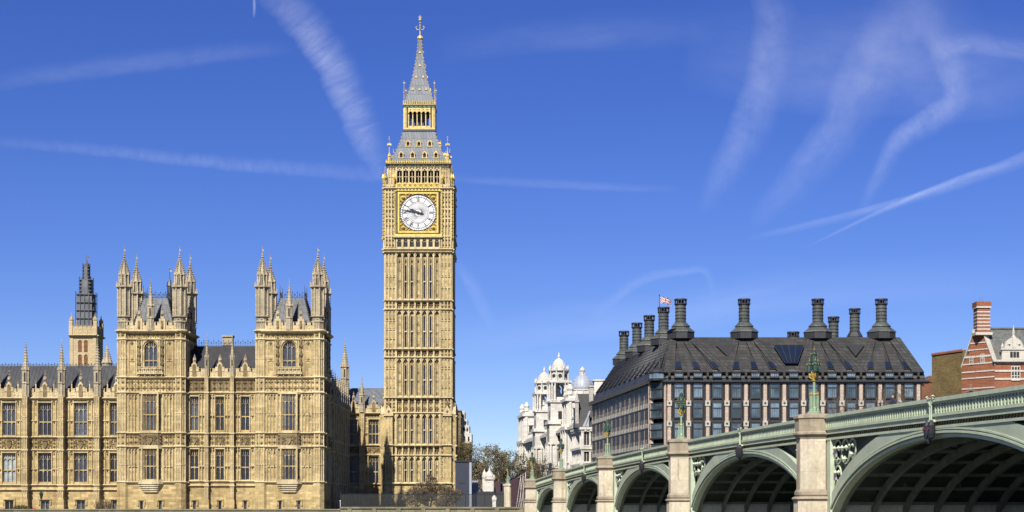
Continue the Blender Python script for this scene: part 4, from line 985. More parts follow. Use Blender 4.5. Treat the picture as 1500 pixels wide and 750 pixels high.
for side in (0, 1):
    # side 1 is the far parapet; built mirrored across the deck
    for m_ in (fp, mold, dkk, dent): m_.M = None if side == 0 else Matrix(((1, 0, 0, 0), (0, -1, 0, BW), (0, 0, 1, 0), (0, 0, 0, 1)))
    strip(mold, -6, 258, zo(.20), zo(0), -.22, .34, 80); strip(mold, -6, 258, zo(.30), zo(.20), -.12, .28, 80)
    strip(fp, -6, 258, zo(.84), zo(.30), .12, .22, 80)
    strip(mold, -6, 258, zo(.96), zo(.80), -.14, .28, 80); strip(fp, -6, 258, zo(1.16), zo(.96), -.04, .3, 80); strip(mold, -6, 258, zo(1.22), zo(1.14), -.1, .3, 80)
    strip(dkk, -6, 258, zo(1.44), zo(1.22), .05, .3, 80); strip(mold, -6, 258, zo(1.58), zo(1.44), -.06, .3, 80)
    r = 2.0 if side == 0 else 60
    while r < 252:
        zt_ = ztop(r)
        dent.add([(-r, -.01, zt_ - 1.42), (-r + .15, -.01, zt_ - 1.42), (-r + .27, -.01, zt_ - 1.26), (-r + .12, -.01, zt_ - 1.26)], [(0, 1, 2, 3), (3, 2, 1, 0)])
        r += .36
    r = 40 if side == 0 else 60
    while r < 256:                          # quatrefoil frieze of the parapet; dark studs paint the shade of its piercings
        zt_ = ztop(r); q = MB()
        mold.box(-r - .035, -r + .035, -.1, .12, zt_ - .82, zt_ - .3)
        for s in (-1, 1):
            mold.add([(-r, -.07, zt_ - .82), (-r + s * .19, -.07, zt_ - .56), (-r + s * .19, .1, zt_ - .56), (-r, .1, zt_ - .82),
                      (-r, -.07, zt_ - .66), (-r + s * .19, -.07, zt_ - .40), (-r + s * .19, .1, zt_ - .40), (-r, .1, zt_ - .66)], [(0, 1, 5, 4), (4, 5, 6, 7), (0, 3, 2, 1)])
            mold.add([(-r, -.07, zt_ - .3), (-r + s * .19, -.07, zt_ - .56), (-r + s * .19, .1, zt_ - .56), (-r, .1, zt_ - .3),
                      (-r, -.07, zt_ - .46), (-r + s * .19, -.07, zt_ - .72), (-r + s * .19, .1, zt_ - .72), (-r, .1, zt_ - .46)], [(0, 1, 5, 4), (4, 5, 6, 7), (0, 3, 2, 1)])
        mold.stud(-r - .19, .1, zt_ - .56, .1, .1, .16); dkk.stud(-r - .19, .116, zt_ - .37, .13, .08, .02); dkk.stud(-r - .19, .116, zt_ - .75, .13, .08, .02)
        dkk.stud(-r - .19, .11, zt_ - .56, .17, .1, .01)
        r += .38
    for m_ in (fp, mold, dkk, dent): m_.M = None
arches = []
for i in range(len(ends) - 1):
    ra, rb = ends[i], ends[i + 1]; rc = (ra + rb) / 2; a = (rb - ra) / 2 - 1.0; zcrown = ztop(rc) - 2.05; RR = zcrown - ZS
    arches.append((rc, a, RR))
    def ell(da, db, rc=rc, a=a, RR=RR):
        return lambda r: ZS + (RR + db) * math.sqrt(max(0, 1 - ((r - rc) / (a + da)) ** 2))
    def ring(mb, d0, d1, y0, y1, n=40, rc=rc, a=a, RR=RR):
        vs = []; fs = []
        for k in range(n + 1):
            t_ = math.pi * k / n; cs, sn = math.cos(t_), math.sin(t_)
            for d, y in ((d0, y0), (d1, y0), (d1, y1), (d0, y1)): vs.append((-(rc + (a + d) * cs), y, ZS + (RR + d) * sn))
        for k in range(n):
            p, q = 4 * k, 4 * k + 4
            for j in range(4): fs.append((p + j, p + (j + 1) % 4, q + (j + 1) % 4, q + j))
        fs += [(0, 3, 2, 1), (4 * n, 4 * n + 1, 4 * n + 2, 4 * n + 3)]
        mb.add(vs, fs)
    for yy, sg in ((0, 1), (BW, -1)):
        o_ = lambda q: yy + sg * q
        lo = sorted
        ring(mold, .0, .16, *lo((o_(.02), o_(.5)))); ring(mold, .22, .34, *lo((o_(-.08), o_(.4)))); ring(fp, .10, .42, *lo((o_(.1), o_(.4)))); ring(mold, .40, .50, *lo((o_(-.05), o_(.4))))
        ex = ell(1.0, 1.25); inn = ell(.46, .46); top = zo(1.56)
        f1 = lambda r, ex=ex, top=top: min(max(ex(r), ZS), top(r))
        if yy == 0 or True: strip(fp, rc - a - .45, rc + a + .45, inn, f1, *lo((o_(0), o_(.35))), 48)
        # recessed spandrel panels with tracery rings and shields
        for s in (-1, 1):
            xe = rc + s * ((rb - ra) / 2 - 1.2); xi = rc + s * a * .45
            r0, r1 = lo((xi, xe))
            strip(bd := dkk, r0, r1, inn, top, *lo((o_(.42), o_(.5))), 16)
            p = rc + s * ((rb - ra) / 2 - 1.55); strip(fp, *lo((p - .35, p + .35)), lambda r: ZS - .5, top, *lo((o_(-.02), o_(.35))), 2); strip(mold, *lo((p - s * .38, p - s * .48)), lambda r: ZS - .5, top, *lo((o_(-.08), o_(.3))), 2)
            x = p - s * .45; k = 0
            while k < 3:
                zlow = ex(x - s * .0); gap = top(x) - zlow
                rr = min(.75, max(0, (top(x) - ex(x - s * 1.3)) / 2 * .92))
                if rr < .12: break
                cxr = x - s * rr; zc2 = top(cxr) - rr - .06
                while True:
                    for m2 in range(14):
                        u, v = 2 * math.pi * m2 / 14, 2 * math.pi * (m2 + 1) / 14
                        mold.tube((-(cxr + rr * math.cos(u)), o_(.2), zc2 + rr * math.sin(u)), (-(cxr + rr * math.cos(v)), o_(.2), zc2 + rr * math.sin(v)), .055, .055, 4)
                    for m2 in range(3):
                        u = 2 * math.pi * (m2 + .25) / 3; mold.blob(-(cxr + rr * .62 * math.cos(u)), o_(.14), zc2 + rr * .62 * math.sin(u), rr * .28)
                    if k == 0 and rr > .55:
                        sh = MB(); sz = rr * .55; 
                        for cc, (u0, u1, w0, w1) in enumerate(((-.6, 0, 0, .6), (0, .6, 0, .6), (-.6, 0, -.5, 0), (0, .6, -.5, 0))):
                            sh.mat = (0, 1, 1, 2)[cc]; sh.box(-cxr + u0 * sz, -cxr + u1 * sz, *lo((o_(-.02), o_(.06))), zc2 - .1 + w0 * sz, zc2 - .1 + w1 * sz)
                        sh.mat = 2; sh.add([(-cxr - .6 * sz, o_(-.02), zc2 - .1 - .5 * sz), (-cxr + .6 * sz, o_(-.02), zc2 - .1 - .5 * sz), (-cxr, o_(-.02), zc2 - .1 - .95 * sz)], [(0, 1, 2)])
                        if yy == 0: sh.build('painted_shield', ['shield_r', 'shield_b', 'shield_w'], br, FB)
                    zc2 -= rr * 1.95
                    if k == 0 and zc2 - rr * .8 > ex(cxr - s * rr * .2) - .1: rr *= .82; continue
                    break
                x -= s * rr * 2.02 if k else s * 1.5; k += 1
    # dark plate added for shade behind the ribs; ribs and purlins under the deck
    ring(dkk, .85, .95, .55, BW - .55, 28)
    for j in range(13):
        yy = .75 + j * (BW - 1.5) / 12; 
        if j: ring(und, 0.0, .5, yy - .12, yy + .12, 32)
        else: ring(und, .0, .5, .5, .8, 32)
    for k in range(19):
        t_ = math.pi * (k + .5) / 19; x, zz = rc + (a + .3) * math.cos(t_), ZS + (RR + .3) * math.sin(t_)
        if zz > E - .2: und.box(-x - .07, -x + .07, .6, BW - .6, zz - .05, zz + .14)
    for k in range(9):                      # open spandrel posts and horizontals above the ribs
        s_ = (k - 4) / 4.6; x = rc + a * s_; z0 = ZS + RR * math.sqrt(1 - s_ * s_) + .4
        for j in range(1, 7):
            yy = .75 + j * (BW - 1.5) / 7; und.box(-x - .1, -x + .1, yy - .1, yy + .1, z0, ztop(x) - 1.5)
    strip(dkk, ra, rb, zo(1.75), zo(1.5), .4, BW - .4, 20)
strip(M_ := MB(), -8, 262, zo(1.5), zo(1.22), .3, BW - .3, 60); M_.build('roadway', 'asphalt', br, FB)
M_ = MB(); strip(M_, -8, 262, zo(1.23), zo(1.05), .32, 4.2, 60); strip(M_, -8, 262, zo(1.23), zo(1.05), BW - 4.2, BW - .32, 60); M_.build('pavement', 'paving', br, FB)
for i, r in enumerate(ends):
    pier_m, caps, bands = MB(), [], []
    zt_ = ztop(r); end = i in (0, len(ends) - 1)
    hw = 1.75; a_, b_ = (-r - hw, -r + hw)
    if i == 0: b_ = -r + 8
    if i == len(ends) - 1: a_ = -r - 8
    pier_m.mat = 1; pier_m.box(a_, b_, .4, BW - .4, -4, E + .02); pier_m.mat = 0; dkk.box(-r - .9, -r + .9, .55, BW - .55, E, zt_ - 1.6)  # upper pier core painted dark for the shade inside the arches
    if end: pier_m.box(a_ - (0 if i else 0), b_, .42, BW - .42, E, zt_ - 1.55)
    for yc in (-.5, BW + .5):
        rr = 1.12
        pier_m.lathe(-r, yc, [(rr * 1.18, -4), (rr * 1.16, E + .25)], 8)
        pier_m.lathe(-r, yc, [(rr, E + .9), (rr, zt_ - 1.35)], 8)
        cp = MB(); cp.lathe(-r, yc, [(rr * 1.16, E + .22), (rr * 1.28, E + .36), (rr * 1.22, E + .46), (rr * 1.05, E + .52), (rr * 1.12, E + .62), (rr * 1.12, E + .8), (rr * 1.0, E + .98)], 8); bands.append(cp)
        cp = MB(); cp.lathe(-r, yc, [(rr, zt_ - 1.5), (rr * 1.05, zt_ - 1.38), (rr * 1.22, zt_ - 1.2), (rr * 1.22, zt_ - 1.08), (rr * 1.1, zt_ - 1.0), (rr * 1.1, zt_ - .25), (rr * 1.18, zt_ - .15), (rr * 1.16, zt_), (rr * .85, zt_ + .12), (rr * .8, zt_ + .14)], 8); caps.append(cp)
    po = pier_m.build('pier', ['granite', 'pierside'], br, FB); [q.build('pier_cap', 'granite_dark', po, FB) for q in caps]; [q.build('pier_moulding', 'granite_dark', po, FB) for q in bands]
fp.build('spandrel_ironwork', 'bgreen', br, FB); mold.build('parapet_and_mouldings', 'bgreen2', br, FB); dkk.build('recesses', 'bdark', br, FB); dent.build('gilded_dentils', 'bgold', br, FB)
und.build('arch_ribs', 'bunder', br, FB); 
# ---- triple lanterns on the pier caps
def lamp_std(loc):
    t = thing('street_lamp', '', 'street lamp', (0, 0, 0)); g = MB()
    g.lathe(0, 0, [(.62, 0), (.62, .12), (.5, .18)], 8); 
    for q in range(4):
        a = q * math.pi / 2 + math.pi / 4; x, y = .36 * math.cos(a), .36 * math.sin(a); g.lathe(x, y, [(.11, .1), (.11, .3), (.07, .35), (.07, 1.2), (.1, 1.25)], 6)
    g.lathe(0, 0, [(.22, .1), (.22, .4), (.15, .5), (.13, 1.2), (.17, 1.3), (.12, 1.4), (.10, 2.15), (.15, 2.2)], 8); g.build('post', 'lampgreen', t)
    d = MB()
    for q in range(4):
        a = q * math.pi / 2 + math.pi / 4; x, y = .36 * math.cos(a), .36 * math.sin(a); d.blob(x, y, 1.34, .09, .15); d.tube((x, y, 1.28), (x, y, 1.5), .025, .015, 4)
    d.lathe(0, 0, [(.14, 2.15), (.22, 2.22), (.12, 2.3), (.16, 2.45), (.2, 2.6), (.1, 2.75)], 8)
    for q in range(3):
        a = q * 2 * math.pi / 3 + .5; ca, sa = math.cos(a), math.sin(a)
        d.path([(0, 0, 2.4), (.22 * ca, .22 * sa, 2.35), (.42 * ca, .42 * sa, 2.48), (.4 * ca, .4 * sa, 2.74)], .045, 5); d.blob(.3 * ca, .3 * sa, 2.58, .09, .12); d.blob(.2*ca, .2*sa, 2.72, .08, .14)
    d.build('gilded_arms', 'gold', t)
    def lantern(x, y, z0, s):
        l = MB(); l.lathe(x, y, [(.06 * s, z0), (.16 * s, z0 + .06 * s), (.2 * s, z0 + .12 * s)], 6)
        for q in range(6): a = q * math.pi / 3 + math.pi / 6; l.tube((x + .19 * s * math.cos(a), y + .19 * s * math.sin(a), z0 + .1 * s), (x + .27 * s * math.cos(a), y + .27 * s * math.sin(a), z0 + .68 * s), .03, .03, 4)
        l.lathe(x, y, [(.3 * s, z0 + .66 * s), (.32 * s, z0 + .74 * s), (.2 * s, z0 + .9 * s), (.08 * s, z0 + 1.0 * s)], 6)
        
        l.mat = 1; l.blob(x, y, z0 + 1.06 * s, .07 * s, .12 * s); l.tube((x, y, z0 + s), (x, y, z0 + 1.32 * s), .025, .01, 4); l.blob(x, y, z0 + 1.24 * s, .05 * s, .04)
        for q in range(6): a = q * math.pi / 3 + math.pi / 6; l.blob(x + .31 * s * math.cos(a), y + .31 * s * math.sin(a), z0 + .74 * s, .045 * s, .07)
        o = l.build('lantern', ['lampdark', 'gold'], t); l = MB(); l.lathe(x, y, [(.18 * s, z0 + .12 * s), (.255 * s, z0 + .66 * s)], 6); l.build('lantern_glass', 'lampglass', o)
    for q in range(3): a = q * 2 * math.pi / 3 + .5; lantern(.4 * math.cos(a), .4 * math.sin(a), 2.72, .78)
    l = MB(); l.tube((0, 0, 2.7), (0, 0, 3.35), .06, .05, 6); l.build('stem', 'lampgreen', t)
    lantern(0, 0, 3.36, .85)
    return t
L0 = lamp_std(None); SL = Matrix.Diagonal((.78, .78, .97, 1))
lamp_at = [(105.5, 'triple-lantern lamp on the nearest granite pier cap, the largest of the bridge lamps'), (145, 'triple-lantern lamp on the pier in front of the corner of the dark-roofed block'),
           (183, 'triple-lantern lamp on the pier in front of the stone-balconied side of the dark-roofed block'), (219, 'triple-lantern lamp on the pier in front of the white towered building, beside the traffic lights'), (250, 'small triple-lantern lamp where the bridge meets the bank, over the maroon hoarding')]
for i, (r, lb) in enumerate(lamp_at):
    o = L0 if i == 0 else copy_tree(L0); p = FB @ Vector((-r, -.5, ztop(r) + .12)); o.matrix_world = T(p) @ Matrix.Rotation(rnd.uniform(-.1, .1) + (0 if i else .1), 4, 'Z') @ SL; tag(o, lb, 'street lamp', 'triple-lantern lamps along the bridge')
# ---- navigation lights hung at the arch crowns
def navlight():
    t = thing('navigation_light', '', 'signal light', (0, 0, 0)); g = MB()
    for s in (-1, 1): g.tube((s * .12, -.28, -1.1), (s * .12, -.3, .05), .035, .035, 5); g.tube((s * .12, -.3, .0), (s * .42, -.34, .14), .03, .03, 4)
    g.tube((-.45, -.32, .08), (.45, -.32, .08), .04, .04, 5); g.tube((-.12, -.3, -.3), (.5, -.3, -.05), .03, .03, 4); g.tube((.12, -.3, -.3), (-.5, -.3, -.02), .03, .03, 4); g.blob(-.42, -.32, .18, .1, .08); g.blob(.42, -.32, .2, .12, .08)
    g.box(-.2, .2, -.36, -.1, -1.12, -1.0); g.build('bracket', 'bgreen2', t)
    for s in (-1, 1):
        b = MB(); b.lathe(s * .3, -.35, [(.05, -2.02), (.17, -1.95), (.2, -1.7), (.2, -1.3), (.1, -1.1), (.04, -1.02)], 10); o = b.build('lamp_housing', 'black', t); b = MB(); b.tube((s * .3, -.5, -1.5), (s * .3, -.58, -1.5), .1, .1, 10); b.build('lens', 'redlens', o)
    b = MB(); b.lathe(.02, -.35, [(.04, -2.25), (.1, -2.2), (.1, -1.95), (.05, -1.9)], 8); b.tube((.02, -.35, -1.9), (.02, -.3, -1.1), .025, .025); b.build('pilot_lamp', 'iron', t)
    return t
M['redlens'] = paint('red_lens', (.12, .015, .015), .3)
n0 = navlight()
for i, (q, lb) in enumerate(((4 - 1 - 1 + 0, 'pair of dark hanging lamps at the crown of the nearest and widest arch'), (3, 'dark hanging lamps at the crown of the arch behind the nearest pier'), (4, 'small dark hanging lamps at the crown of the third visible arch'), (5, 'tiny hanging lamps over the arch below the white building'))):
    rc = arches[q][0]; o = n0 if i == 0 else copy_tree(n0); o.matrix_world = FB @ T((-rc, 0, ztop(rc) - .12)); tag(o, lb, 'signal light', 'navigation lights over the arch crowns')
# ---- traffic lights and people on the bridge
def traffic(p, lb, rz, hgt):
    t = thing('traffic_light', lb, 'traffic light', p, rz, 'traffic lights at the end of the bridge'); g = MB(); g.tube((0, 0, 0), (0, 0, hgt), .07, .06); g.build('pole', 'black', t, WM[t.name])
    g = MB(); g.box(-.22, .22, -.3, -.05, hgt - 1.0, hgt + .05); [g.tube((0, -.3, hgt - .12 - .32 * k), (0, -.42, hgt - .12 - .32 * k), .14, .16, 8) for k in range(3)]; g.build('signal_head', 'black', t, WM[t.name])
    g = MB(); g.tube((0, -.31, hgt - .12), (0, -.32, hgt - .12), .1, .1, 10); g.build('red_lamp', 'redon', t, WM[t.name])
M['redon'], t_, p_ = newmat('lit_red_signal'); p_.inputs['Base Color'].default_value = (.5, .02, .01, 1); p_.inputs['Emission Color'].default_value = (1, .05, .02, 1); p_.inputs['Emission Strength'].default_value = 1.5
for (x, y, Y, lb) in ((795, 682, 243, 'traffic light showing red, left of the pair beyond the bridge parapet'), (806, 679, 240, 'taller traffic light showing red, right of the pair beside the white building')):
    X = PX(x, Y); zt_ = PZ(y, Y); z0 = ztop(Y) - 1.2; traffic((X, Y, z0), lb, 0, zt_ - z0)
def person(lb, P, rz, pose, colour, name='person', hair=(.03, .02, .015)):
    t = thing(name, lb, 'person', P, rz)
    J = dict(pelvis=(0, 0, .95), chest=(0, pose * .5, 1.3), neck=(0, pose * .75, 1.48), head=(0, pose * .95, 1.62), crown=(0, pose * .95, 1.74))
    v = [J['pelvis'], J['chest'], J['neck'], J['head'], J['crown']]; e = [(0, 1), (1, 2), (2, 3), (3, 4)]; r = [.16, .185, .065, .095, .07]
    def limb(base, pts, rad):
        p = base
        for q, rr in zip(pts, rad): v.append(q); r.append(rr); e.append((p, len(v) - 1)); p = len(v) - 1
    for s in (-1, 1):
        limb(1, [(s * .19, pose * .55, 1.4), (s * .25, pose * .7 - .02, 1.13), (s * .2, pose * .9 - .2, 1.08), (s * .17, pose * .9 - .3, 1.1)], [.075, .055, .045, .04])
        limb(0, [(s * .1, 0, .9), (s * .11, -.03, .5), (s * .11, .02, .1), (s * .11, -.14, .04)], [.1, .07, .05, .045])
    me = bpy.data.meshes.new('body'); me.from_pydata(v, e, []); me.materials.append(colour)
    o = put(me, 'body', t, WM[t.name]); sk = o.modifiers.new('skin', 'SKIN'); sv = me.skin_vertices[0].data
    for i, q in enumerate(r): sv[i].radius = (q, q * (.75 if i < 2 else 1))
    sv[0].use_root = True; o.modifiers.new('sub', 'SUBSURF').levels = 1; o.modifiers['sub'].render_levels = 1
    h = MB(); hx, hy, hz = J['head']; h.ball(hx, hy + .025, hz + .045, .108, 10, 7, 1.1); h.build('hair', paint('hair', hair, .8), t, WM[t.name], True)
    f = MB(); f.ball(hx, hy - .03, hz + .01, .09, 10, 7, 1.2); f.blob(hx, hy - .12, hz, .018, .03); f.build('face', paint('skin', (.45, .26, .18), .6), t, WM[t.name], True)
    return t
navy = paint('navy_suit', (.02, .025, .055), .8)
def on_bridge(r, ly): return FB @ Vector((-r, ly, ztop(r) - 1.05))
person('person in a navy suit leaning over the bridge parapet, seen above the rail', on_bridge(94.6, .95), R(-60), -.12, navy)
person('person in dark clothes bending low behind the bridge rail beside the suited one', on_bridge(98.2, 1.5) - Vector((0, 0, .28)), R(-80), -.25, paint('dark_coat', (.015, .018, .04), .8))
# ------------------------------------------------------------------ dark-roofed office block with bronze chimneys
M['bronze'] = masonry('patinated_bronze', (.078, .078, .076), var=.35, bw=1.3, bh=.62, joint=.35, mortar=.055, stain=(.04, .04, .038), stain_amt=.5, rough=.55, warm=(.7, .72, .7))
M['bronzedark'] = paint('dark_bronze', (.035, .036, .040), .5, .25)
M['bronzechim'] = masonry('weathered_bronze_flue', (.13, .145, .135), var=.3, bw=.6, bh=1.1, joint=.4, mortar=.04, stain=(.05, .055, .05), stain_amt=.6, rough=.5)
M['pink'] = masonry('pinkish_sandstone_pier', (.62, .50, .41), var=.10, bw=2.0, bh=.6, joint=.7, stain=(.3, .2, .15), stain_amt=.3)
M['palestone'] = masonry('pale_balcony_stone', (.60, .57, .51), var=.08, bw=1.2, bh=.5, stain=(.3, .28, .24), stain_amt=.3)
M['bluepane'] = glass('blue_green_glass', (.06, .09, .11), .15, .5, .35, .2)
M['bluepane2'] = glass('pale_blue_glass', (.13, .18, .22), .15, .35, .5, .2)
M['skypane'] = glass('rooflight_glass', (.012, .018, .034), .15, .3, .05, .2)
YP = 300.0; zp = lambda y, Y=YP: PZ(y, Y)
A = Vector((PX(975, YP), YP)); B = Vector((PX(1357, YP), YP)); C0 = Vector((PX(952, YP + 3.5), YP + 3.5)); d2_ = Vector((BD.x, BD.y)); D0 = C0 + d2_ * 66
ph = thing('office_block', 'large dark bronze-roofed office block with tall round chimneys behind the bridge', 'building', (A.x + 20, YP + 20, GZ))
ze, zrdg = zp(557), PZ(494, YP + 8)
IN = 8.0
ea = [(A.x, A.y), (B.x, B.y), (B.x - 3, YP + 62), (D0.x, D0.y), (C0.x, C0.y)]
ri = [(PX(1000, YP + IN), YP + IN), (PX(1318, YP + IN), YP + IN), (B.x - 11, YP + 54), (D0.x + 5, D0.y - 6), (C0.x + 5.6, YP + IN + .6)]
def loftroof(mb, lo, hi, z0, z1, e=0.0):
    n = len(lo); mb.add([(x, y, z0 + e) for x, y in lo] + [(x, y, z1 + e) for x, y in hi], [(i, (i + 1) % n, (i + 1) % n + n, i + n) for i in range(n)] + [tuple(range(n, 2 * n))])
mb = MB(); zk = zp(553); zmid = zp(541)
n = 5
def off(pts, d):
    c_ = Vector((sum(p[0] for p in pts) / len(pts), sum(p[1] for p in pts) / len(pts)))
    return [tuple(Vector(p) + (Vector(p) - c_).normalized() * d) for p in pts]
mb.prismz(off(ea, -.3), ze, zk); ea2 = off(ea, -.2)
lm = [tuple(Vector(a).lerp(Vector(b), .10)) for a, b in zip(ea2, ri)]
loftroof(mb, ea2, lm, zk - .1, zmid); loftroof(mb, lm, ri, zmid, zrdg)
roof = mb.build('roof', 'bronze', ph)
# body
mb = MB(); mb.prismz(off(ea, -1.2), GZ, ze); mb.build('core', 'bronzedark', ph)
FPf = frame(A.x, YP, (1, 0)); FPl = frame(D0.x, D0.y, (-d2_.x, -d2_.y)); LL = 66
st, bd, pl, sw = MB(), MB(), MB(), MB()
pit = 28.05 / 8; x0p = (980.3 - 975) / 8
def bay_window(Fm, x, z0, z1, w_, mat, hsplit=.45, name='window', proj=.35):
    key = ('bw', round(z1 - z0, 2), round(w_, 2), mat, name)
    if key not in CACHE:
        f, g = MB(), MB(); h = z1 - z0
        f.box(-w_/2 - .12, w_/2 + .12, -proj, .3, -.25, 0); f.box(-w_/2 - .08, w_/2 + .08, -proj + .05, .3, h, h + .15)
        for s in (-1, 1): f.box(s * w_/2 - .07, s * w_/2 + .07, -proj, .3, 0, h)
        f.box(-w_/2, w_/2, -proj, .2, h * (1 - hsplit) - .07, h * (1 - hsplit) + .09)
        f.box(-.03, .03, -proj + .05, .2, 0, h * (1 - hsplit)); f.box(-w_*.25 - .02, -w_*.25 + .02, -proj + .07, .2, 0, h * (1 - hsplit)); f.box(w_*.25 - .02, w_*.25 + .02, -proj + .07, .2, 0, h * (1 - hsplit))
        g.box(-w_/2, w_/2, -proj + .12, -proj + .16, 0, h)
        CACHE[key] = (f.mesh(name, 'bronzedark'), g.mesh('pane', mat))
    o = put(CACHE[key][0], name, ph, Fm @ T((x, 0, z0))); put(CACHE[key][1], 'pane', o, Fm @ T((x, 0, z0)))
floors = [(582, 560), (611, 590.5), (641, 620.5), (671, 650.5), (701, 680.5)]
for m_ in (st, bd, pl, sw): m_.M = FPf
npier = 14
for i in range(npier):
    x = x0p + i * pit
    st.box(x - .31, x + .31, -.3, .5, GZ, ze - .25)
    for yy in (590.7, 620.7, 650.7, 680.7):
        st.mat = 1; st.box(x - .46, x + .46, -.46, .1, zp(yy) - .5, zp(yy) + .5); st.mat = 0; bd.tube((x, -.5, zp(yy)), (x, -.44, zp(yy)), .2, .2, 10)
    for s in (-1, 1): bd.box(x + s * .52 - .09, x + s * .52 + .09, -.2, .4, GZ, ze - .2)
for i in range(npier - 1):
    xc = x0p + (i + .5) * pit
    for (a, b) in floors:
        bay_window(FPf, xc, zp(a), zp(b), 1.62, rnd.choice(['bluepane', 'bluepane', 'bluepane2']), .36)
        bd.box(xc - 1.25, xc + 1.25, -.1, .3, zp(a) - .95, zp(a) - .25)
    bd.box(xc - 1.0, xc - .88, -.3, .3, GZ, ze - .2); bd.box(xc + .88, xc + 1.0, -.3, .3, GZ, ze - .2)
bd.box(-.5, B.x - A.x + .5, -.75, .3, ze - .35, ze - .05); bd.box(-.3, B.x - A.x + .3, -.5, .3, ze - .62, ze - .35)
for i in range(88): bd.box(i * .55 - .1, i * .55 + .1, -.85, -.3, ze - .3, ze - .12)
# roof-level windows, fins and dormers on the front
for i in range(npier - 1):
    xc = x0p + (i + .5) * pit; bay_window(FPf @ T((0, .35, 0)), xc, zp(551.5), zp(545.5), 1.5, 'bluepane2', .12, 'attic_window', .5)
    bd.box(xc - 1.0, xc + 1.0, -.25, .4, zp(545) , zp(544))
for i in range(npier):
    x = x0p + i * pit;  bd.box(x - .2, x + .2, -.3, .3, zp(552), zp(545))
for m_ in (st, bd, pl, sw): m_.M = None
# left face
nl = 13; pl_ = LL / nl
for m_ in (st, bd, pl, sw): m_.M = FPl
fl = [(584, 563.5), (614, 593.5), (644, 623.5), (674, 653.5), (704, 683.5)]
for i in range(nl + 1):
    x = i * pl_
    for dx in ((-.55, .55) if i % 2 else (0,)): st.box(x + dx - .18, x + dx + .18, -.06, .5, GZ, ze - .4)
bd.box(0, LL, -.04, .5, GZ, ze - .3)
for (a, b) in fl:
    sw = MB(FPl); sw.mat = 1; sw.box(-.2, LL + .3, -.1, .3, zp(a) - 1.6, zp(a) - 1.39); sw.mat = 0
    for i in range(nl * 3):
        x = (i + .5) * pl_ / 3; sw.box(x - .34, x + .34, -.12, -.05, zp(a) - 1.35, zp(a) - .55); sw.box(x - .24, x - .12, -.08, -.05, zp(a) - .55, zp(a) + .25)
        bd.box(x - .12, x + .12, -.09, -.07, zp(a) - 1.05, zp(a) - .75)
    sw.build('balcony', ['palestone', 'bronzedark'], ph)
    for i in range(nl):
        for k in (-1, 1):
            x = (i + .5) * pl_ + k * .72; q = rnd.random(); bay_window(FPl, x, zp(a) - .35, zp(b), 1.15, 'bluepane2' if (a == 584 or q < .2) else 'bluepane', .3, 'window', .06)
bd.box(-.5, LL + .5, -.6, .3, ze - .4, ze - .05)
for i in range(60): bd.box(i * 1.1 - .15, i * 1.1 + .15, -.8, -.3, ze - .5, ze + .3)
for m_ in (st, bd, pl, sw): m_.M = None
# glazed corner
Fc = frame(C0.x, C0.y, (A.x - C0.x, A.y - C0.y)); lc = (A - C0).length
for (a, b) in floors: bay_window(Fc, lc / 2, zp(a), zp(b), lc * .8, 'bluepane', .42, 'corner_window', .45)
for k in range(3):
    st.M = Fc; st.box(lc * k / 2 - .22, lc * k / 2 + .22, -.2, .4, GZ, ze - .3) if k != 1 else None; st.M = None
st.build('stone_piers', ['pink', 'palestone'], ph); bd.build('bronze_frames', 'bronzedark', ph)
# ducts fanning from each chimney down to the piers, with dark shade triangles between
def on_front(x, t_):                       # point on the front roof slope: x in metres from A at height fraction t_
    zz = zmid + (zrdg - zmid) * t_; yy = YP + .9 + (IN - .9) * t_; return Vector((A.x + x, yy, zz))
chx = [(PX(q, YP + IN) - A.x) for q in (997, 1090, 1198, 1291)]
groups = [(0, [0, 1, 2]), (1, [3, 4, 5, 6]), (2, [7, 8, 9, 10]), (3, [10, 11, 12, 13])]
du, dm = MB(), MB()
class GL:
    def add(s, vs, fs): m_ = MB(); m_.add(vs, fs); m_.build('rooflight', 'skypane', roof)
gl_ = GL(); dr = MB()
for gi, pi_ in [(0, [0, 1, 2, 3]), (1, [3, 4, 5, 6]), (2, [7, 8, 9, 10]), (3, [10.02, 11, 12, 13])]:
    for k, q in enumerate(pi_):
        xb = x0p + q * pit; xt = chx[gi] + (k - (len(pi_) - 1) / 2) * .95; e_ = .34 + .012 * k + .004 * gi
        def P(x, t_, e): v = on_front(x, t_); return (v.x, v.y - e * .7, v.z + e * .7)
        hb, ht = 1.02, .55
        vs = [P(xb - hb, -.12, e_), P(xb + hb, -.12, e_), P(xt + ht, 1, e_), P(xt - ht, 1, e_), P(xb - hb, -.12, -.1), P(xb + hb, -.12, -.1), P(xt + ht, 1, -.1), P(xt - ht, 1, -.1)]
        du.add(vs, [(0, 1, 2, 3), (1, 5, 6, 2), (0, 3, 7, 4), (0, 4, 5, 1)])
        for s in (-1, 0, 1):
            a_ = Vector(P(xb + s * hb, -.12, e_ + .02)); b_ = Vector(P(xt + s * ht, 1, e_ + .02)); dm.tube(a_, b_, .05, .05, 4)
    for k in range(len(pi_) - 1):           # flat dark triangle between two ducts, painting the shade of a recess
        xm_ = x0p + (pi_[k] + .5) * pit; tt = .55; xq = chx[gi] + (k + .5 - (len(pi_) - 1) / 2) * .95; xa = xm_ + (xq - xm_) * tt
        v0, v1, v2 = on_front(xm_ - .72, .0), on_front(xm_ + .72, .0), on_front(xa, tt)
        up = Vector((0, -.2, .2)); dr.add([v0 + up, v1 + up, v2 + up], [(0, 1, 2)])
        g0, g1 = on_front(xm_ - .6, .02) + up * 1.35, on_front(xm_ + .6, .02) + up * 1.35; h0 = on_front(xm_ + .42 + (xa - xm_) * .3, .2) + up * 1.35; h1 = on_front(xm_ - .42 + (xa - xm_) * .3, .2) + up * 1.35
        gl_.add([g0, g1, h0, h1], [(0, 1, 2, 3)])
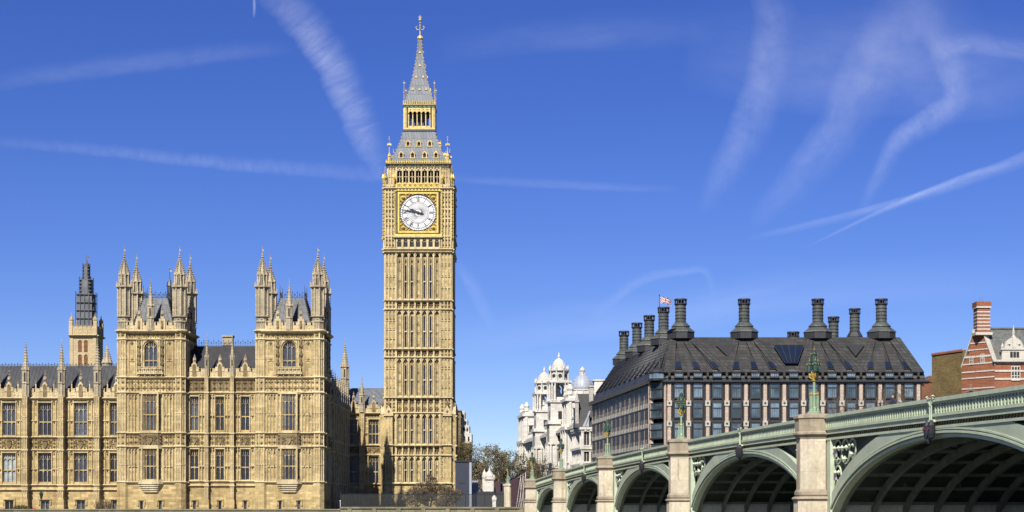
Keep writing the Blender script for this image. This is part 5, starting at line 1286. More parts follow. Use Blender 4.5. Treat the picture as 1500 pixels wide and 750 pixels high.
def roofpatch(mb, xs, e):
    vs = [on_front(x, t_) + Vector((0, -e, e)) for x, t_ in xs]; mb.add(vs, [tuple(range(len(vs)))])
xa = PX(1150, YP + 4) - A.x
roofpatch(gl_, [(PX(1150, YP+1.5) - A.x, .12), (PX(1168, YP+1.5) - A.x, .12), (PX(1178, YP+5) - A.x, .68), (PX(1133, YP+5) - A.x, .68)], .4)
for k in range(5): a_ = on_front(PX(1150 + k * 4.5, YP+1.5) - A.x, .12); b_ = on_front(PX(1133 + k * 11.2, YP+5) - A.x, .68); dm.tube(a_ + Vector((0, -.45, .45)), b_ + Vector((0, -.45, .45)), .06, .06, 4)
roofpatch(dr, [(PX(1068, YP+1.5) - A.x, .35), (PX(1080, YP+5) - A.x, .72), (PX(1048, YP+5) - A.x, .72)], .3); roofpatch(dr, [(PX(1256, YP+1.5) - A.x, .35), (PX(1268, YP+5) - A.x, .72), (PX(1241, YP+5) - A.x, .72)], .3)
# seams on the left slope
lo_ = [Vector((*lm[3], zmid)), Vector((*lm[4], zmid))]; hi_ = [Vector((*ri[3], zrdg)), Vector((*ri[4], zrdg))]
for i in range(46):
    t_ = (i + .5) / 46; a_ = lo_[0].lerp(lo_[1], t_); b_ = hi_[0].lerp(hi_[1], t_)
    dm.tube(a_ + Vector((0, 0, .03)), b_ + Vector((0, 0, .03)), .07, .07, 4)
    if i % 4 == 1:
        w_ = (lo_[1] - lo_[0]) / 46 * .9; dr.add([a_ - w_ + Vector((-.2, 0, .15)), a_ + w_ + Vector((-.2, 0, .15)), a_.lerp(b_, .5) + Vector((-.15, 0, .12))], [(0, 1, 2)])
        continue
        gl_.add([a_ - w_ * .9 + Vector((-.24, 0, .2)), a_ + w_ * .9 + Vector((-.24, 0, .2)), a_.lerp(b_, .16) + w_ * .6 + Vector((-.22, 0, .2)), a_.lerp(b_, .16) - w_ * .6 + Vector((-.22, 0, .2))], [(0, 1, 2, 3)])
for k in range(9):
    q = (k + .5) / 9; dm.tube(lo_[0].lerp(hi_[0], q) + Vector((-.05, 0, .05)), lo_[1].lerp(hi_[1], q) + Vector((-.05, 0, .05)), .05, .05, 4)
du.build('roof_ducts', 'bronze', roof); dm.build('roof_seams', 'bronzedark', roof); dr.parts('roof_recess_shade', 'darkrecess', roof)
# chimneys
def chim_mb(hb, br_, h, big=True):
    mb = MB()
    if big: mb.lathe(0, 0, [(br_ * 1.04, -.3), (br_ * 1.04, hb * .34)], 8); mb.mat = 1; mb.lathe(0, 0, [(br_ * 1.1, hb * .33), (br_ * 1.08, hb * .39), (br_ * .68, hb * .66)], 8); mb.mat = 0; mb.lathe(0, 0, [(br_ * .6, hb * .6), (br_ * .64, hb * .72)], 8); mb.mat = 1; mb.lathe(0, 0, [(br_ * .7, hb * .71), (br_ * .68, hb * .77), (1.08, hb)], 16); mb.mat = 0
    else: mb.lathe(0, 0, [(br_ * .75, 0), (br_ * .75, hb * .4), (1.1, hb)], 12)
    r_ = 1.0; z0 = hb * .95; mb.mat = 1; mb.lathe(0, 0, [(r_, z0), (r_ * .98, h)], 20); mb.mat = 0
    for k in range(6): zz = z0 + (h - z0) * (k + .3) / 5.6; mb.lathe(0, 0, [(r_, zz - .1), (r_ * 1.07, zz - .03), (r_ * 1.07, zz + .03), (r_, zz + .1)], 20)
    mb.lathe(0, 0, [(r_ * .6, h), (r_ * .6, h + .75)], 12)
    mb.lathe(0, 0, [(r_, h - .15), (r_ * 1.2, h - .05), (r_ * 1.2, h + .08), (r_, h + .12)], 20)
    for q in range(12): a = q * math.pi / 6; mb.lathe(r_ * 1.08 * math.cos(a), r_ * 1.08 * math.sin(a), [(.1, h), (.1, h + .75)], 4)
    mb.lathe(0, 0, [(r_ * 1.0, h + .72), (r_ * 1.22, h + .74), (r_ * 1.2, h + .98), (r_ * .9, h + .98)], 20)
    return mb
mats = ['bronzedark', 'bronzechim']
cb = chim_mb(2.85, 2.55, 6.3).mesh('chimney', mats); cs = chim_mb(1.6, 2.2, 5.4, False).mesh('chimney', mats)
for q in (997, 1090, 1198, 1291): put(cb, 'chimney', ph, T((PX(q, YP + IN + .4), YP + IN + .4, zrdg - .05)))
for x, Y, zt_ in ((972, 323, 450), (951, 337, 462), (933, 351, 473), (914, 366, 485)): put(cb, 'chimney', ph, T((PX(x, Y), Y, PZ(zt_, Y) - 7.3)))
for x, y in ((1221, 464), (1252, 452)): Y = 335; put(cs, 'chimney', ph, T((PX(x, Y), Y, PZ(y, Y) - 6.4)))
Y = 318; mb = chim_mb(.5, 1.2, 1.0, False); mb.build('vent', mats, ph, T((PX(1162, Y), Y, PZ(486, Y) - 2.0)))
# flag and pole at the corner
fx, fy = PX(966, YP + 2), YP + 2.0; z0 = zp(548); zt_ = zp(431)
t = thing('flagpole', 'tall slim flagpole rising from the corner of the dark-roofed block', 'flagpole', (fx, fy, z0)); mb = MB(); mb.tube((fx, fy, z0), (fx, fy, zt_), .12, .06); mb.blob(fx, fy, zt_ + .1, .15)
for zz in (0, 2.0): mb.tube((fx, fy, z0 + zz), (fx + 1.2, fy + 1.6, z0 + zz), .05, .05, 4)
mb.build('pole', 'iron', t)
fr, fb, fw = paint('flag_red', (.45, .08, .10), .8), paint('flag_blue', (.03, .06, .25), .8), paint('flag_white', (.8, .8, .8), .8)
mb = MB(); L_, Hh = 2.1, 1.25; nx, nz = 40, 24; z1 = zp(433)
def wav(u, v): return (fx + .1 + u * L_ , fy + .28 * math.sin(u * 7 + v) * u, z1 - v * Hh - .5 * u * u * Hh * .5 + .12 * math.sin(u * 5))
def unionc(u, v):
    x, y = u * 2 - 1, v * 2 - 1
    if abs(x) < .1 or abs(y) < .2: return 0
    if abs(x) < .17 or abs(y) < .33: return 2
    d = min(abs(x - y), abs(x + y))
    return 0 if d < .1 else 2 if d < .28 else 1
for i in range(nx):
    for k in range(nz):
        u0, u1, v0, v1 = i / nx, (i + 1) / nx, k / nz, (k + 1) / nz; mb.mat = unionc((u0 + u1) / 2, (v0 + v1) / 2)
        mb.add([wav(u0, v1), wav(u1, v1), wav(u1, v0), wav(u0, v0)], [(0, 1, 2, 3)])
o = mb.build('flag', [fr, fb, fw]); tag(o, 'red, white and blue flag waving at the top of the pole', 'flag')
# corner lantern bay at the foot of the pole
mb = MB(); cxm, cym = (A.x + C0.x) / 2, (A.y + C0.y) / 2; mb.lathe(cxm, cym, [(1.7, ze), (1.75, ze + .4)], 10); mb.lathe(cxm, cym, [(1.7, zp(546)), (1.8, zp(545)), (1.3, zp(541)), (.4, zp(538))], 10); mb.mat = 1; mb.lathe(cxm, cym, [(1.55, ze + .3), (1.55, zp(546))], 10); mb.build('corner_lantern', ['bronzedark', 'bluepane2'], ph)

# ------------------------------------------------------------------ white stone towered building
M['portland'] = masonry('white_portland_stone', (.88, .855, .80), var=.16, bw=1.4, bh=.6, joint=.7, stain=(.38, .37, .34), stain_amt=.4, warm=(.92, .92, .9))
M['portland_d'] = masonry('greyed_stone', (.52, .51, .48), var=.12, bw=1.4, bh=.6, stain=(.22, .21, .2), stain_amt=.5)
M['dome'] = paint('lead_dome', (.42, .46, .54), .5, .1)
NW = Vector((PX(848, 386), 386)); FWt = frame(NW.x + BD.x * 110, NW.y + BD.y * 110, (-BD.x, -BD.y)); LWt = 110
wt = thing('towered_building', 'long white stone building with two domed openwork towers behind the dark-roofed block', 'building', (NW.x, NW.y + 30, GZ))
wl, tr, dk = MB(FWt), MB(FWt), MB(FWt)
zc0 = E + 18.6
rows = [(E + 1.5, E + 4.2), (E + 6.2, E + 9.4), (E + 11.2, E + 14.2), (E + 15.6, E + 17.2)]
holes = []; nbw = 22
for i in range(nbw):
    x = (i + .5) * LWt / nbw
    for a, b in rows: holes.append((x - .8, x + .8, a, b))
wall_holes(wl, 0, LWt, GZ, zc0, holes, 0, .5); wl.box(0, LWt, .6, 24, GZ, zc0)
for a_, b_, c_, d_ in holes:
    dk.box(a_, b_, .4, .46, c_, d_); tr.box(a_ - .2, b_ + .2, -.25, .05, d_ + .1, d_ + .4); tr.box(a_ - .2, b_ + .2, -.3, .05, c_ - .3, c_)
    tr.box((a_ + b_) / 2 - .04, (a_ + b_) / 2 + .04, .3, .4, c_, d_)
for i in range(nbw + 1):
    x = i * LWt / nbw
    for s in (-.45, .45): tr.lathe(x + s, -.35, [(.42, E + 6), (.36, E + 6.4), (.3, E + 16.6), (.45, E + 17.2)], 10)
    tr.box(x - .9, x + .9, -.8, .1, E + 5.2, E + 6)
for zz, p_, h in ((E + 5, .5, .5), (E + 10.3, .35, .3), (zc0 - .8, .6, .5), (zc0, 1.5, .7), (zc0 + .5, .9, .5)): tr.box(-.4, LWt + .4, -p_, 0.1, zz - h, zz)
for i in range(60): tr.box(i * LWt / 60, i * LWt / 60 + .8, -1.1, -.2, zc0 - 1.0, zc0 - .6)
wl.box(0, LWt, 0, .6, zc0, zc0 + 2.2); tr.box(-.2, LWt + .2, -.25, .8, zc0 + 2.0, zc0 + 2.5)
for i in range(80): tr.lathe(i * LWt / 80 + .8, -.1, [(.1, zc0 + .5), (.22, zc0 + 1.0), (.12, zc0 + 1.9)], 6)
# end pavilions and projecting attics (local x grows towards the viewer)
for x0, x1, zt_ in ((0, 13, E + 27), (40, 49, E + 26.5), (66, 78, E + 27.5), (92, 100, E + 26)):
    wl.box(x0, x1, -1.2, 12, GZ, zt_); tr.box(x0 - .6, x1 + .6, -2.0, 12.6, zc0 - .5, zc0 + .3); tr.box(x0 - .5, x1 + .5, -1.8, 12.5, zt_ - 1.0, zt_ - .3); tr.box(x0 + .4, x1 - .4, -1.0, 11.5, zt_ - .3, zt_ + .8)
    n = max(2, int((x1 - x0) / 3.5))
    for i in range(n + 1): x = x0 + .6 + (x1 - x0 - 1.2) * i / n; tr.lathe(x, -1.6, [(.45, E + 6), (.36, E + 7), (.32, zc0 - 1.2), (.5, zc0 - .6)], 10); tr.box(x - .35, x + .35, -1.5, -1, zc0 + .4, zt_ - 1)
    for i in range(n):
        x = x0 + .6 + (x1 - x0 - 1.2) * (i + .5) / n; dk.box(x - .6, x + .6, -1.23, -1.15, zc0 + 2.2, zc0 + 4.8); dk.box(x - .6, x + .6, -1.23, -1.15, E + 12, E + 15); dk.box(x - .6, x + .6, -1.23, -1.15, E + 7, E + 10)
        tr.box(x - .9, x + .9, -1.5, -1.1, E + 15.2, E + 15.6)
    for s in (x0 + 1, x1 - 1): tr.lathe(s, -.4, [(.9, zt_ + .6), (.7, zt_ + 1.5), (.9, zt_ + 2.0), (.3, zt_ + 3.2)], 8)
    for zz in (E + 5, E + 10.3, zc0 - .8): tr.box(x1, x1 + .3, -1.4, 12, zz - .35, zz)
    for j in range(5):
        yy = -.6 + j * 2.6; tr.box(x1, x1 + .35, yy - .3, yy + .3, E + 5, zc0 - .6); tr.box(x1, x1 + .3, yy - .3, yy + .3, zc0 + .4, zt_ - 1)
        if j < 4:
            for a_, b_ in ((E + 1.5, E + 4), (E + 6.2, E + 9.4), (E + 11.2, E + 14.4), (zc0 + 1.6, zc0 + 4.6)): dk.box(x1 - .1, x1 + .03, yy + .8, yy + 1.8, a_, b_); tr.box(x1, x1 + .3, yy + .6, yy + 2.0, b_ + .1, b_ + .5); tr.box(x1, x1 + .25, yy + .65, yy + 1.95, a_ - .3, a_)
for m_ in (wl, tr, dk): m_.M = None
def wtower(px, Y, ytop, hw, ybase=E + 20):
    X = PX(px, Y); W = T((X, Y + hw, 0)) @ Matrix.Rotation(.11, 4, 'Z'); zT = PZ(ytop, Y); k = (zT - E) / 38.5
    for m_ in (wl, tr, dk): m_.M = W
    s0 = E + 26.2 * k; s1 = E + 31.2 * k; s2 = E + 33.8 * k
    wl.box(-hw * 1.25, hw * 1.25, -hw * 1.25, hw * 1.25, GZ, E + 21 * k); tr.box(-hw * 1.45, hw * 1.45, -hw * 1.45, hw * 1.45, E + 20.3 * k, E + 21.1 * k)
    wl.box(-hw * 1.1, hw * 1.1, -hw * 1.1, hw * 1.1, E + 21 * k, s0)
    for a in range(4):                      # open arch stage: corner piers with columns
        W2 = W @ Matrix.Rotation(a * math.pi / 2, 4, 'Z')
        for m_ in (wl, tr, dk): m_.M = W2
        wl.box(hw * .5, hw, -hw, -hw * .5, s0, s1); wl.prism([(-hw * .5, s1 - .2), (-hw * .5, s1 - 1.4), (-hw*.35, s1 - .9), (0, s1 - .55), (hw*.35, s1 - .9), (hw * .5, s1 - 1.4), (hw * .5, s1 - .2)][::-1], -hw, -hw * .6)
        for s in (-1, 1):
            tr.lathe(s * hw * .95, -hw * 1.18, [(.34, s0), (.25, s0 + .4), (.22, s1 - .9), (.34, s1 - .5)], 8); tr.lathe(s * hw * .6, -hw * 1.18, [(.3, s0), (.22, s0 + .4), (.2, s1 - .9), (.3, s1 - .5)], 8)
            for j in range(6): tr.box(s * hw * .8 - .5, s * hw * .8 + .5, -hw * 1.14, -hw, E + (12 + j * 1.5) * k, E + (12.9 + j * 1.5) * k)
        tr.box(-hw * .55, hw * .55, -hw * .9, -hw * .6, s0, s0 + 1.0)
        tr.box(-hw * 1.35, hw * 1.35, -hw * 1.42, -hw * 1.2, E + 15.2, E + 15.7); tr.box(-hw * 1.35, hw * 1.35, -hw * 1.42, -hw * 1.2, E + 9.2, E + 9.7)
        for sx in (-1, -.45, .45, 1): tr.lathe(sx * hw * 1.1, -hw * 1.36, [(.3, E + 9.7), (.26, E + 14.8), (.36, E + 15.2)], 8)
        for zz in (E + 5.5, E + 11): dk.box(-.55, .55, -hw * 1.28, -hw * 1.2, zz, zz + 3); tr.box(-.85, .85, -hw * 1.4, -hw * 1.2, zz + 3.1, zz + 3.5)
        dk.box(-.6, .6, -hw * 1.27, -hw * 1.2, E + 21.6 * k - 5.5, E + 21.6 * k - 2.5); dk.box(-.5, .5, -hw * 1.13, -hw * 1.08, E + 21.6 * k, E + 23.6 * k)
    for m_ in (wl, tr, dk): m_.M = W
    wl.box(-hw, hw, -hw, hw, s1 - .25, s1 + .3); tr.box(-hw * 1.3, hw * 1.3, -hw * 1.3, hw * 1.3, s1 - .5 + .1, s1 + .15); tr.box(-hw * 1.25, hw * 1.25, -hw * 1.25, hw * 1.25, s0 - .4, s0 + .1)
    wl.lathe(0, 0, [(hw * .98, s1), (hw * .98, s2)], 12); tr.lathe(0, 0, [(hw * 1.0, s2 - .1), (hw * 1.2, s2 + .1), (hw * 1.2, s2 + .35), (hw, s2 + .4)], 16)
    for a in range(8):
        W2 = W @ Matrix.Rotation(a * math.pi / 4, 4, 'Z'); dk.M = tr.M = W2; dk.tube((0, -hw * 1.0, (s1 + s2) / 2 + .1), (0, -hw * .9, (s1 + s2) / 2 + .1), .48, .48, 14)
        W3 = W2 @ Matrix.Rotation(math.pi / 8, 4, 'Z'); tr.M = W3; tr.lathe(0, -hw * 1.1, [(.2, s1), (.18, s2)], 6); tr.lathe(0, -hw * 1.1, [(.2, s2 + .3), (.26, s2 + .8), (.04, s2 + 1.6)], 6)
    for m_ in (wl, tr, dk): m_.M = W
    zt2 = zT - 1.6 * k; hd = zt2 - s2 - .3
    wl.lathe(0, 0, [(hw * 1.0, s2 + .3), (hw * .98, s2 + .7), (hw * .76, s2 + .75)] + [(hw * .74 * math.cos(q * math.pi / 16) ** .8, s2 + .8 + (hd - .4) * math.sin(q * math.pi / 16)) for q in range(0, 8)] + [(.3, zt2)], 20)
    for q in range(12): a = q * math.pi / 6; [tr.tube((hw * .76 * math.cos(a) * math.cos(t0), hw * .76 * math.sin(a) * math.cos(t0), s2 + .8 + (hd - .4) * math.sin(t0)), (hw * .76 * math.cos(a) * math.cos(t0 + .3), hw * .76 * math.sin(a) * math.cos(t0 + .3), s2 + .8 + (hd - .4) * math.sin(t0 + .3)), .07, .07, 4) for t0 in (0, .3, .6, .9)]
    tr.lathe(0, 0, [(.3, zt2 - .2), (.5, zt2 + .05), (.2, zt2 + .3), (.32, zt2 + .7), (.12, zT - .2), (.02, zT + .3)], 8)
    for m_ in (wl, tr, dk): m_.M = None
wtower(819, 415, 516, 2.2); wtower(797.5, 446, 537, 2.3)
wl.build('wall', 'portland', wt); tr.build('cornices_and_columns', 'portland', wt); dk.parts('window', 'darkrecess', wt)
# ---- leaded dome behind
Y = 405; X = PX(853, Y); z = lambda y: PZ(y, Y); mb = MB()
t = thing('domed_building', 'white stone block crowned with a round blue-grey lead dome and lantern', 'building', (X, Y, GZ))
mb = MB(); mb.box(X - 4, X + 7, Y - 4, Y + 5, GZ, z(582)); mb.lathe(X, Y, [(3.0, z(583)), (2.9, z(573)), (3.1, z(572.5)), (3.1, z(571)), (2.7, z(570.5))], 20)
for q in range(12): a = q * math.pi / 6; mb.lathe(X + 2.95 * math.cos(a), Y + 2.95 * math.sin(a), [(.25, z(582)), (.25, z(573))], 6)
for xx in (X - 3.6, X + 6.2): mb.box(xx - .6, xx + .6, Y - 4.3, Y - 3, z(582), z(566)); 
mb.box(X + 2.8, X + 6.4, Y - 3, Y + 3, z(582), z(558)); mb.box(X + 2.5, X + 6.7, Y - 3.3, Y + 3.2, z(559), z(557.5)); mb.build('wall', 'portland', t)
mb = MB(); H = z(549) - z(571); mb.lathe(X, Y, [(2.62 * math.cos(q * math.pi / 18), z(571) + H * math.sin(q * math.pi / 18)) for q in range(0, 9)] + [(.55, z(549))], 28)
for q in range(14):
    a = q * 2 * math.pi / 14; [mb.tube((X + 2.66 * math.cos(a) * math.cos(t0), Y + 2.66 * math.sin(a) * math.cos(t0), z(571) + H * math.sin(t0)), (X + 2.66 * math.cos(a) * math.cos(t0 + .28), Y + 2.66 * math.sin(a) * math.cos(t0 + .28), z(571) + H * math.sin(t0 + .28)), .06, .06, 4) for t0 in (0, .28, .56, .84, 1.12)]
mb.build('dome', 'dome', t, None, True)
mb = MB(); mb.lathe(X, Y, [(.65, z(550)), (.7, z(549)), (.45, z(548.5)), (.45, z(543.5)), (.7, z(543)), (.55, z(540)), (.1, z(538)), (.04, z(536))], 10); [mb.lathe(X + .58 * math.cos(q), Y + .58 * math.sin(q), [(.09, z(549)), (.09, z(543))], 5) for q in range(6)]; mb.build('dome_lantern', 'portland', t)
# ---- slate-roofed corner building in front of it
Y = 373.0; c = lambda x: PX(x, Y); z = lambda y: PZ(y, Y)
x0, x1 = c(836), c(875); t = thing('corner_building', 'greyish stone building with steep dark slate roof next to the dark-roofed block', 'building', ((x0 + x1) / 2, Y, GZ))
wl, tr, dk = MB(), MB(), MB()
S1 = frame(x0 + 2.8 * 1, Y, (1, 0)); S2 = frame(x0 + 2.8 + BD.x * 14, Y + BD.y * 14, (-BD.x, -BD.y))
for S, Lw in ((S1, x1 - x0 - 2.8), (S2, 14)):
    for m_ in (wl, tr, dk): m_.M = S
    wl.box(0, Lw, 0, 1.5, GZ, z(626)); n = max(2, round(Lw / 2.4))
    for (a, b) in ((652, 634), (676, 660), (700, 684)):
        for i in range(n): x = Lw * (i + .5) / n; dk.box(x - .55, x + .55, -.03, .05, z(a), z(b)); tr.box(x - .8, x + .8, -.25, .03, z(b) + .1, z(b) + .45); tr.box(x - .7, x + .7, -.22, .03, z(a) - .35, z(a)); tr.box(x - .05, x + .05, -.08, .03, z(a), z(b))
    for i in range(n + 1): x = Lw * i / n; tr.lathe(x, -.2, [(.3, z(700)), (.25, z(634)), (.35, z(632))], 8)
    for yy in (626, 655, 679): tr.box(-.4, Lw + .4, -.8, .1, z(yy) - .5, z(yy)); tr.box(-.2, Lw + .2, -.5, .1, z(yy) - 1.0, z(yy) - .5)
    for k in range(int(Lw / 1.2)): tr.box(.3 + k * 1.2, .8 + k * 1.2, -.7, 0, z(626) - .9, z(626) - .5)
for m_ in (wl, tr, dk): m_.M = None
wl.box(x0 + 4, x1, Y + .6, Y + 14, GZ, z(628)); wl.box(c(843), c(848), Y + 1, Y + 2.2, z(626), z(588)); wl.box(c(842.5), c(848.5), Y + .8, Y + 2.4, z(589), z(586)); wl.box(c(864), c(870), Y + 3, Y + 5, z(626), z(563)); wl.box(c(863.5), c(871), Y + 2.8, Y + 5.2, z(566), z(563.5)); wl.lathe(c(845.5), Y + 1.6, [(.5, z(586)), (.3, z(580)), (.05, z(574))], 8)
wl.build('wall', 'portland_d', t); tr.build('cornices', 'portland', t); dk.parts('window', 'darkrecess', t)
mb = MB(); mb.add([(c(842), Y + .6, z(626)), (c(876), Y + .6, z(626)), (c(876), Y + 14, z(626)), (c(842), Y + 14, z(626)), (c(847), Y + 4, z(575)), (c(872), Y + 4, z(575)), (c(872), Y + 10, z(575)), (c(847), Y + 10, z(575))], [(0,1,5,4),(1,2,6,5),(2,3,7,6),(3,0,4,7),(4,5,6,7)])
ro = mb.build('roof', 'slate', t); mb = MB(); mb.prism([(c(853), z(625)), (c(863), z(625)), (c(863), z(604))], Y, Y + 4); mb.tube((c(856), Y, z(625)), (c(864), Y, z(602)), .25, .25, 4); mb.build('dormer', 'dome', ro)

# ------------------------------------------------------------------ plain brick block and striped brick building
M['yellowbrick'] = masonry('yellow_stock_brick', (.30, .22, .09), var=.35, bw=.45, bh=.15, joint=.8, mortar=.01, stain=(.12, .09, .04), stain_amt=.4)
M['redbrick'] = masonry('red_brick', (.38, .145, .08), var=.25, bw=.45, bh=.15, joint=1.1, mortar=.01, stain=(.22, .08, .05), stain_amt=.4)
M['darkbrick'] = masonry('sooty_red_brick', (.26, .12, .07), var=.25, bw=.45, bh=.15, joint=1.1, mortar=.01, stain=(.12, .06, .04), stain_amt=.5)
M['whiteband'] = masonry('white_stone_band', (.70, .67, .60), var=.08, bw=1.5, bh=.6, stain=(.4, .36, .3), stain_amt=.3)
M['greyslate'] = masonry('grey_green_slate', (.15, .165, .16), var=.3, bw=.6, bh=.35, joint=.6, stain=(.2, .2, .16), stain_amt=.3, rough=.6)
a_, b_ = Vector((PX(1365, 346), 346)), Vector((PX(1410.5, 336), 336)); zt_ = PZ(512.5, 336)
dn = Vector((b_.y - a_.y, -(b_.x - a_.x))).normalized() * -18
t = thing('brick_block', 'plain yellow-brown brick block with no windows between the dark roof and the striped house', 'building', ((a_.x + b_.x) / 2, 345, GZ)); mb = MB()
mb.prismz([tuple(a_), tuple(b_), tuple(b_ + dn), tuple(a_ + dn)], GZ, zt_ - .3); mb.build('wall', 'yellowbrick', t); mb = MB(); mb.prismz([tuple(a_ - dn * .01), tuple(b_ - dn * .01), tuple(b_ + dn), tuple(a_ + dn)], zt_ - .3, zt_)
for i in range(9): p = a_.lerp(b_, (i + .5) / 9); mb.lathe(p.x, p.y + .4, [(.35, zt_), (.3, zt_ + .25)], 6)
mb.build('coping', 'redbrick', t)
YR = 310.0; cr = lambda x: PX(x, YR); zr_ = lambda y: PZ(y, YR); X0 = cr(1457)
GA = Vector((X0, YR)); gd_ = (Vector((PX(1409, 316), 316)) - GA).normalized(); GL = (Vector((PX(1409, 316), 316)) - GA).length; far = GA + gd_ * GL
rb = thing('striped_brick_house', 'red brick house with white stone bands, tall striped chimney and slate roof, far right', 'building', (X0 + 6, YR + 8, GZ))
FG = frame(far.x, far.y, (-gd_.x, -gd_.y)); ze_ = PZ(534.7, YR); zap = PZ(484, YR + 3)
wl, tr, sl_, dk = MB(), MB(), MB(), MB()
wl.M = tr.M = dk.M = FG
hg = [(3.2, 4.2, E + 26.9, E + 29.4), (8.6, 9.7, E + 27.3, E + 30)]
wl.prism([(0, GZ), (GL, GZ), (GL, ze_), (GL / 2 + 1.0, zap), (GL / 2 - 1.0, zap), (GL * .22, ze_ + 2.8), (0, ze_)], 0, 1.0)
tr.prism([(GL + .1, ze_ - .1), (GL + .1, ze_ + .3), (GL / 2 + .9, zap + .4), (GL / 2 + .9, zap)], -.15, 1.1); tr.prism([(-.1, ze_ - .1), (-.1, ze_ + .3), (GL / 2 - .9, zap + .3), (GL / 2 - .9, zap)][::-1], -.15, 1.1)
tr.box(GL/2 - 1.2, GL/2 + 1.2, -.2, 1.2, zap - .9, zap + .3)
for zz, hh in ((ze_ + 4.4, .2), (ze_ + 3.1, .2), (ze_ + 1.7, .35), (ze_ + .4, .25), (ze_ - 1.1, .25), (ze_ - 2.3, .25), (ze_ - 4.3, .25), (ze_ - 6.4, .25), (ze_ - 9, .3)):
    u = max(0, (zz - ze_) / (zap - ze_)) * GL / 2 * .82; tr.box(u + .02, GL - u - .02, -.1, .5, zz, zz + hh)
for x, z0 in ((GL * .30, ze_ + .5), (GL * .64, ze_ + .8)):
    dk.box(x - .32, x + .32, -.06, .3, z0, z0 + 1.4); [tr.box(x + q - .05, x + q + .05, -.14, .2, z0, z0 + 1.4) for q in (-.36, 0, .36)]; [tr.box(x - .42, x + .42, -.14, .2, z0 + q, z0 + q + .1) for q in (-.1, .65, 1.4)]
ax = GL * .29; az = ze_ - 5.2
for k in range(9):
    a = math.pi * (k + .5) / 9; 
    tr.add([(ax + .7 * math.cos(a - .1), -.14, az + .7 * math.sin(a - .1)), (ax + 1.25 * math.cos(a - .08), -.14, az + (1.9 if k == 4 else 1.25) * math.sin(a - .08)), (ax + 1.25 * math.cos(a + .08), -.14, az + (1.9 if k == 4 else 1.25) * math.sin(a + .08)), (ax + .7 * math.cos(a + .1), -.14, az + .7 * math.sin(a + .1))], [(0, 1, 2, 3), (3, 2, 1, 0)])
dk.prism([(ax - .65, az - 1.5), (ax + .65, az - 1.5)] + [(ax + .65 * math.cos(math.pi * k / 8), az + .65 * math.sin(math.pi * k / 8)) for k in range(9)], -.08, .1)
wl.M = tr.M = dk.M = None
FR_ = frame(X0, YR, (1, 0)); wl.M = tr.M = dk.M = FR_; WR = 26
wl.box(0, WR, 0, 1.0, GZ, ze_ + .5)
for zz in (ze_ + .3, ze_ - 1.3, ze_ - 2.8, ze_ - 6.0, ze_ - 9.2, ze_ - 12.5): tr.box(0, WR, -.14, .5, zz, zz + .36)
tr.box(-.4, WR, -.6, .3, ze_ + .6, ze_ + .95)
for x in (3.95, 8.4, 12.8, 17.2):
    for zb_ in (0, -5.6):
        dk.box(x - .75, x + .75, -.1, .3, ze_ - 2.8 + zb_, ze_ - .35 + zb_); [tr.box(x + q - .07, x + q + .07, -.18, .2, ze_ - 2.9 + zb_, ze_ - .25 + zb_) for q in (-.8, -.27, .27, .8)]; [tr.box(x - .85, x + .85, -.18, .2, ze_ + q + zb_, ze_ + q + .14 + zb_) for q in (-2.95, -2.1, -1.2, -.35)]
# shaped white dormer gable
for gx in (3.6, 14.5):
    tr.prism([(gx - 2.3, ze_ + 1), (gx + 2.3, ze_ + 1), (gx + 2.2, ze_ + 3.0), (gx + 1.8, ze_ + 3.2)] + [(gx + 1.75 * math.cos(q * math.pi / 12), ze_ + 3.3 + 1.9 * math.sin(q * math.pi / 12)) for q in range(1, 12)] + [(gx - 1.8, ze_ + 3.2), (gx - 2.2, ze_ + 3.0)], -.25, .6)
    tr.box(gx - 2.5, gx + 2.5, -.45, .7, ze_ + 2.85, ze_ + 3.15); tr.box(gx - .3, gx + .3, -.45, .7, ze_ + 3.2, ze_ + 5.3); tr.lathe(gx, .1, [(.42, ze_ + 5.2), (.22, ze_ + 5.6), (.28, ze_ + 6.0), (.04, ze_ + 7.6)], 8)
    for s in (-1, 1): tr.lathe(gx + s * 2.15, 0, [(.2, ze_ + 3.1), (.32, ze_ + 3.5), (.06, ze_ + 4.1)], 8); tr.blob(gx + s * .95, -.28, ze_ + 3.9, .32, .25)
    for x in (gx - .5, gx + .1, gx + .7): dk.box(x - .24, x + .24, -.3, 0, ze_ + 1.4, ze_ + 2.5)
wl.M = tr.M = dk.M = None
wl.build('wall', 'redbrick', rb); dk.parts('window', 'darkrecess', rb); tr.build('white_stone_dressings', 'whiteband', rb)
mb = MB(); mid = GA + gd_ * GL / 2
mb.add([(X0 + .4, YR + .6, ze_ + .6), (X0 + WR, YR + .6, ze_ + .6), (far.x + .4, far.y + .3, ze_ + .6), (X0 + WR, far.y + 6, ze_ + .6), (mid.x + .5, mid.y, zap + .3), (X0 + WR, mid.y, zap + .3)], [(0, 1, 5, 4), (2, 4, 5, 3), (0, 4, 2)])
ro = mb.build('roof', 'greyslate', rb); mb = MB(); mb.box(mid.x + .5, X0 + WR, mid.y - .2, mid.y + .2, zap + .2, zap + .5); [mb.prism([(X0 + g_ - 1.9, ze_ + .5), (X0 + g_ + 1.9, ze_ + .5), (X0 + g_ + 1.9, ze_ + 3.2), (X0 + g_, ze_ + 4.9), (X0 + g_ - 1.9, ze_ + 3.2)], YR + .4, YR + 5) for g_ in (3.6, 14.5)]; mb.build('ridge_and_dormer_roof', 'greyslate', ro)
mb = MB(); cxm = mid.x + .7; cz0 = zap - .8; czt = PZ(443, mid.y)
mb.box(cxm - 1.22, cxm + 1.22, mid.y - 1.3, mid.y + 1.3, cz0, czt); mb.mat = 1
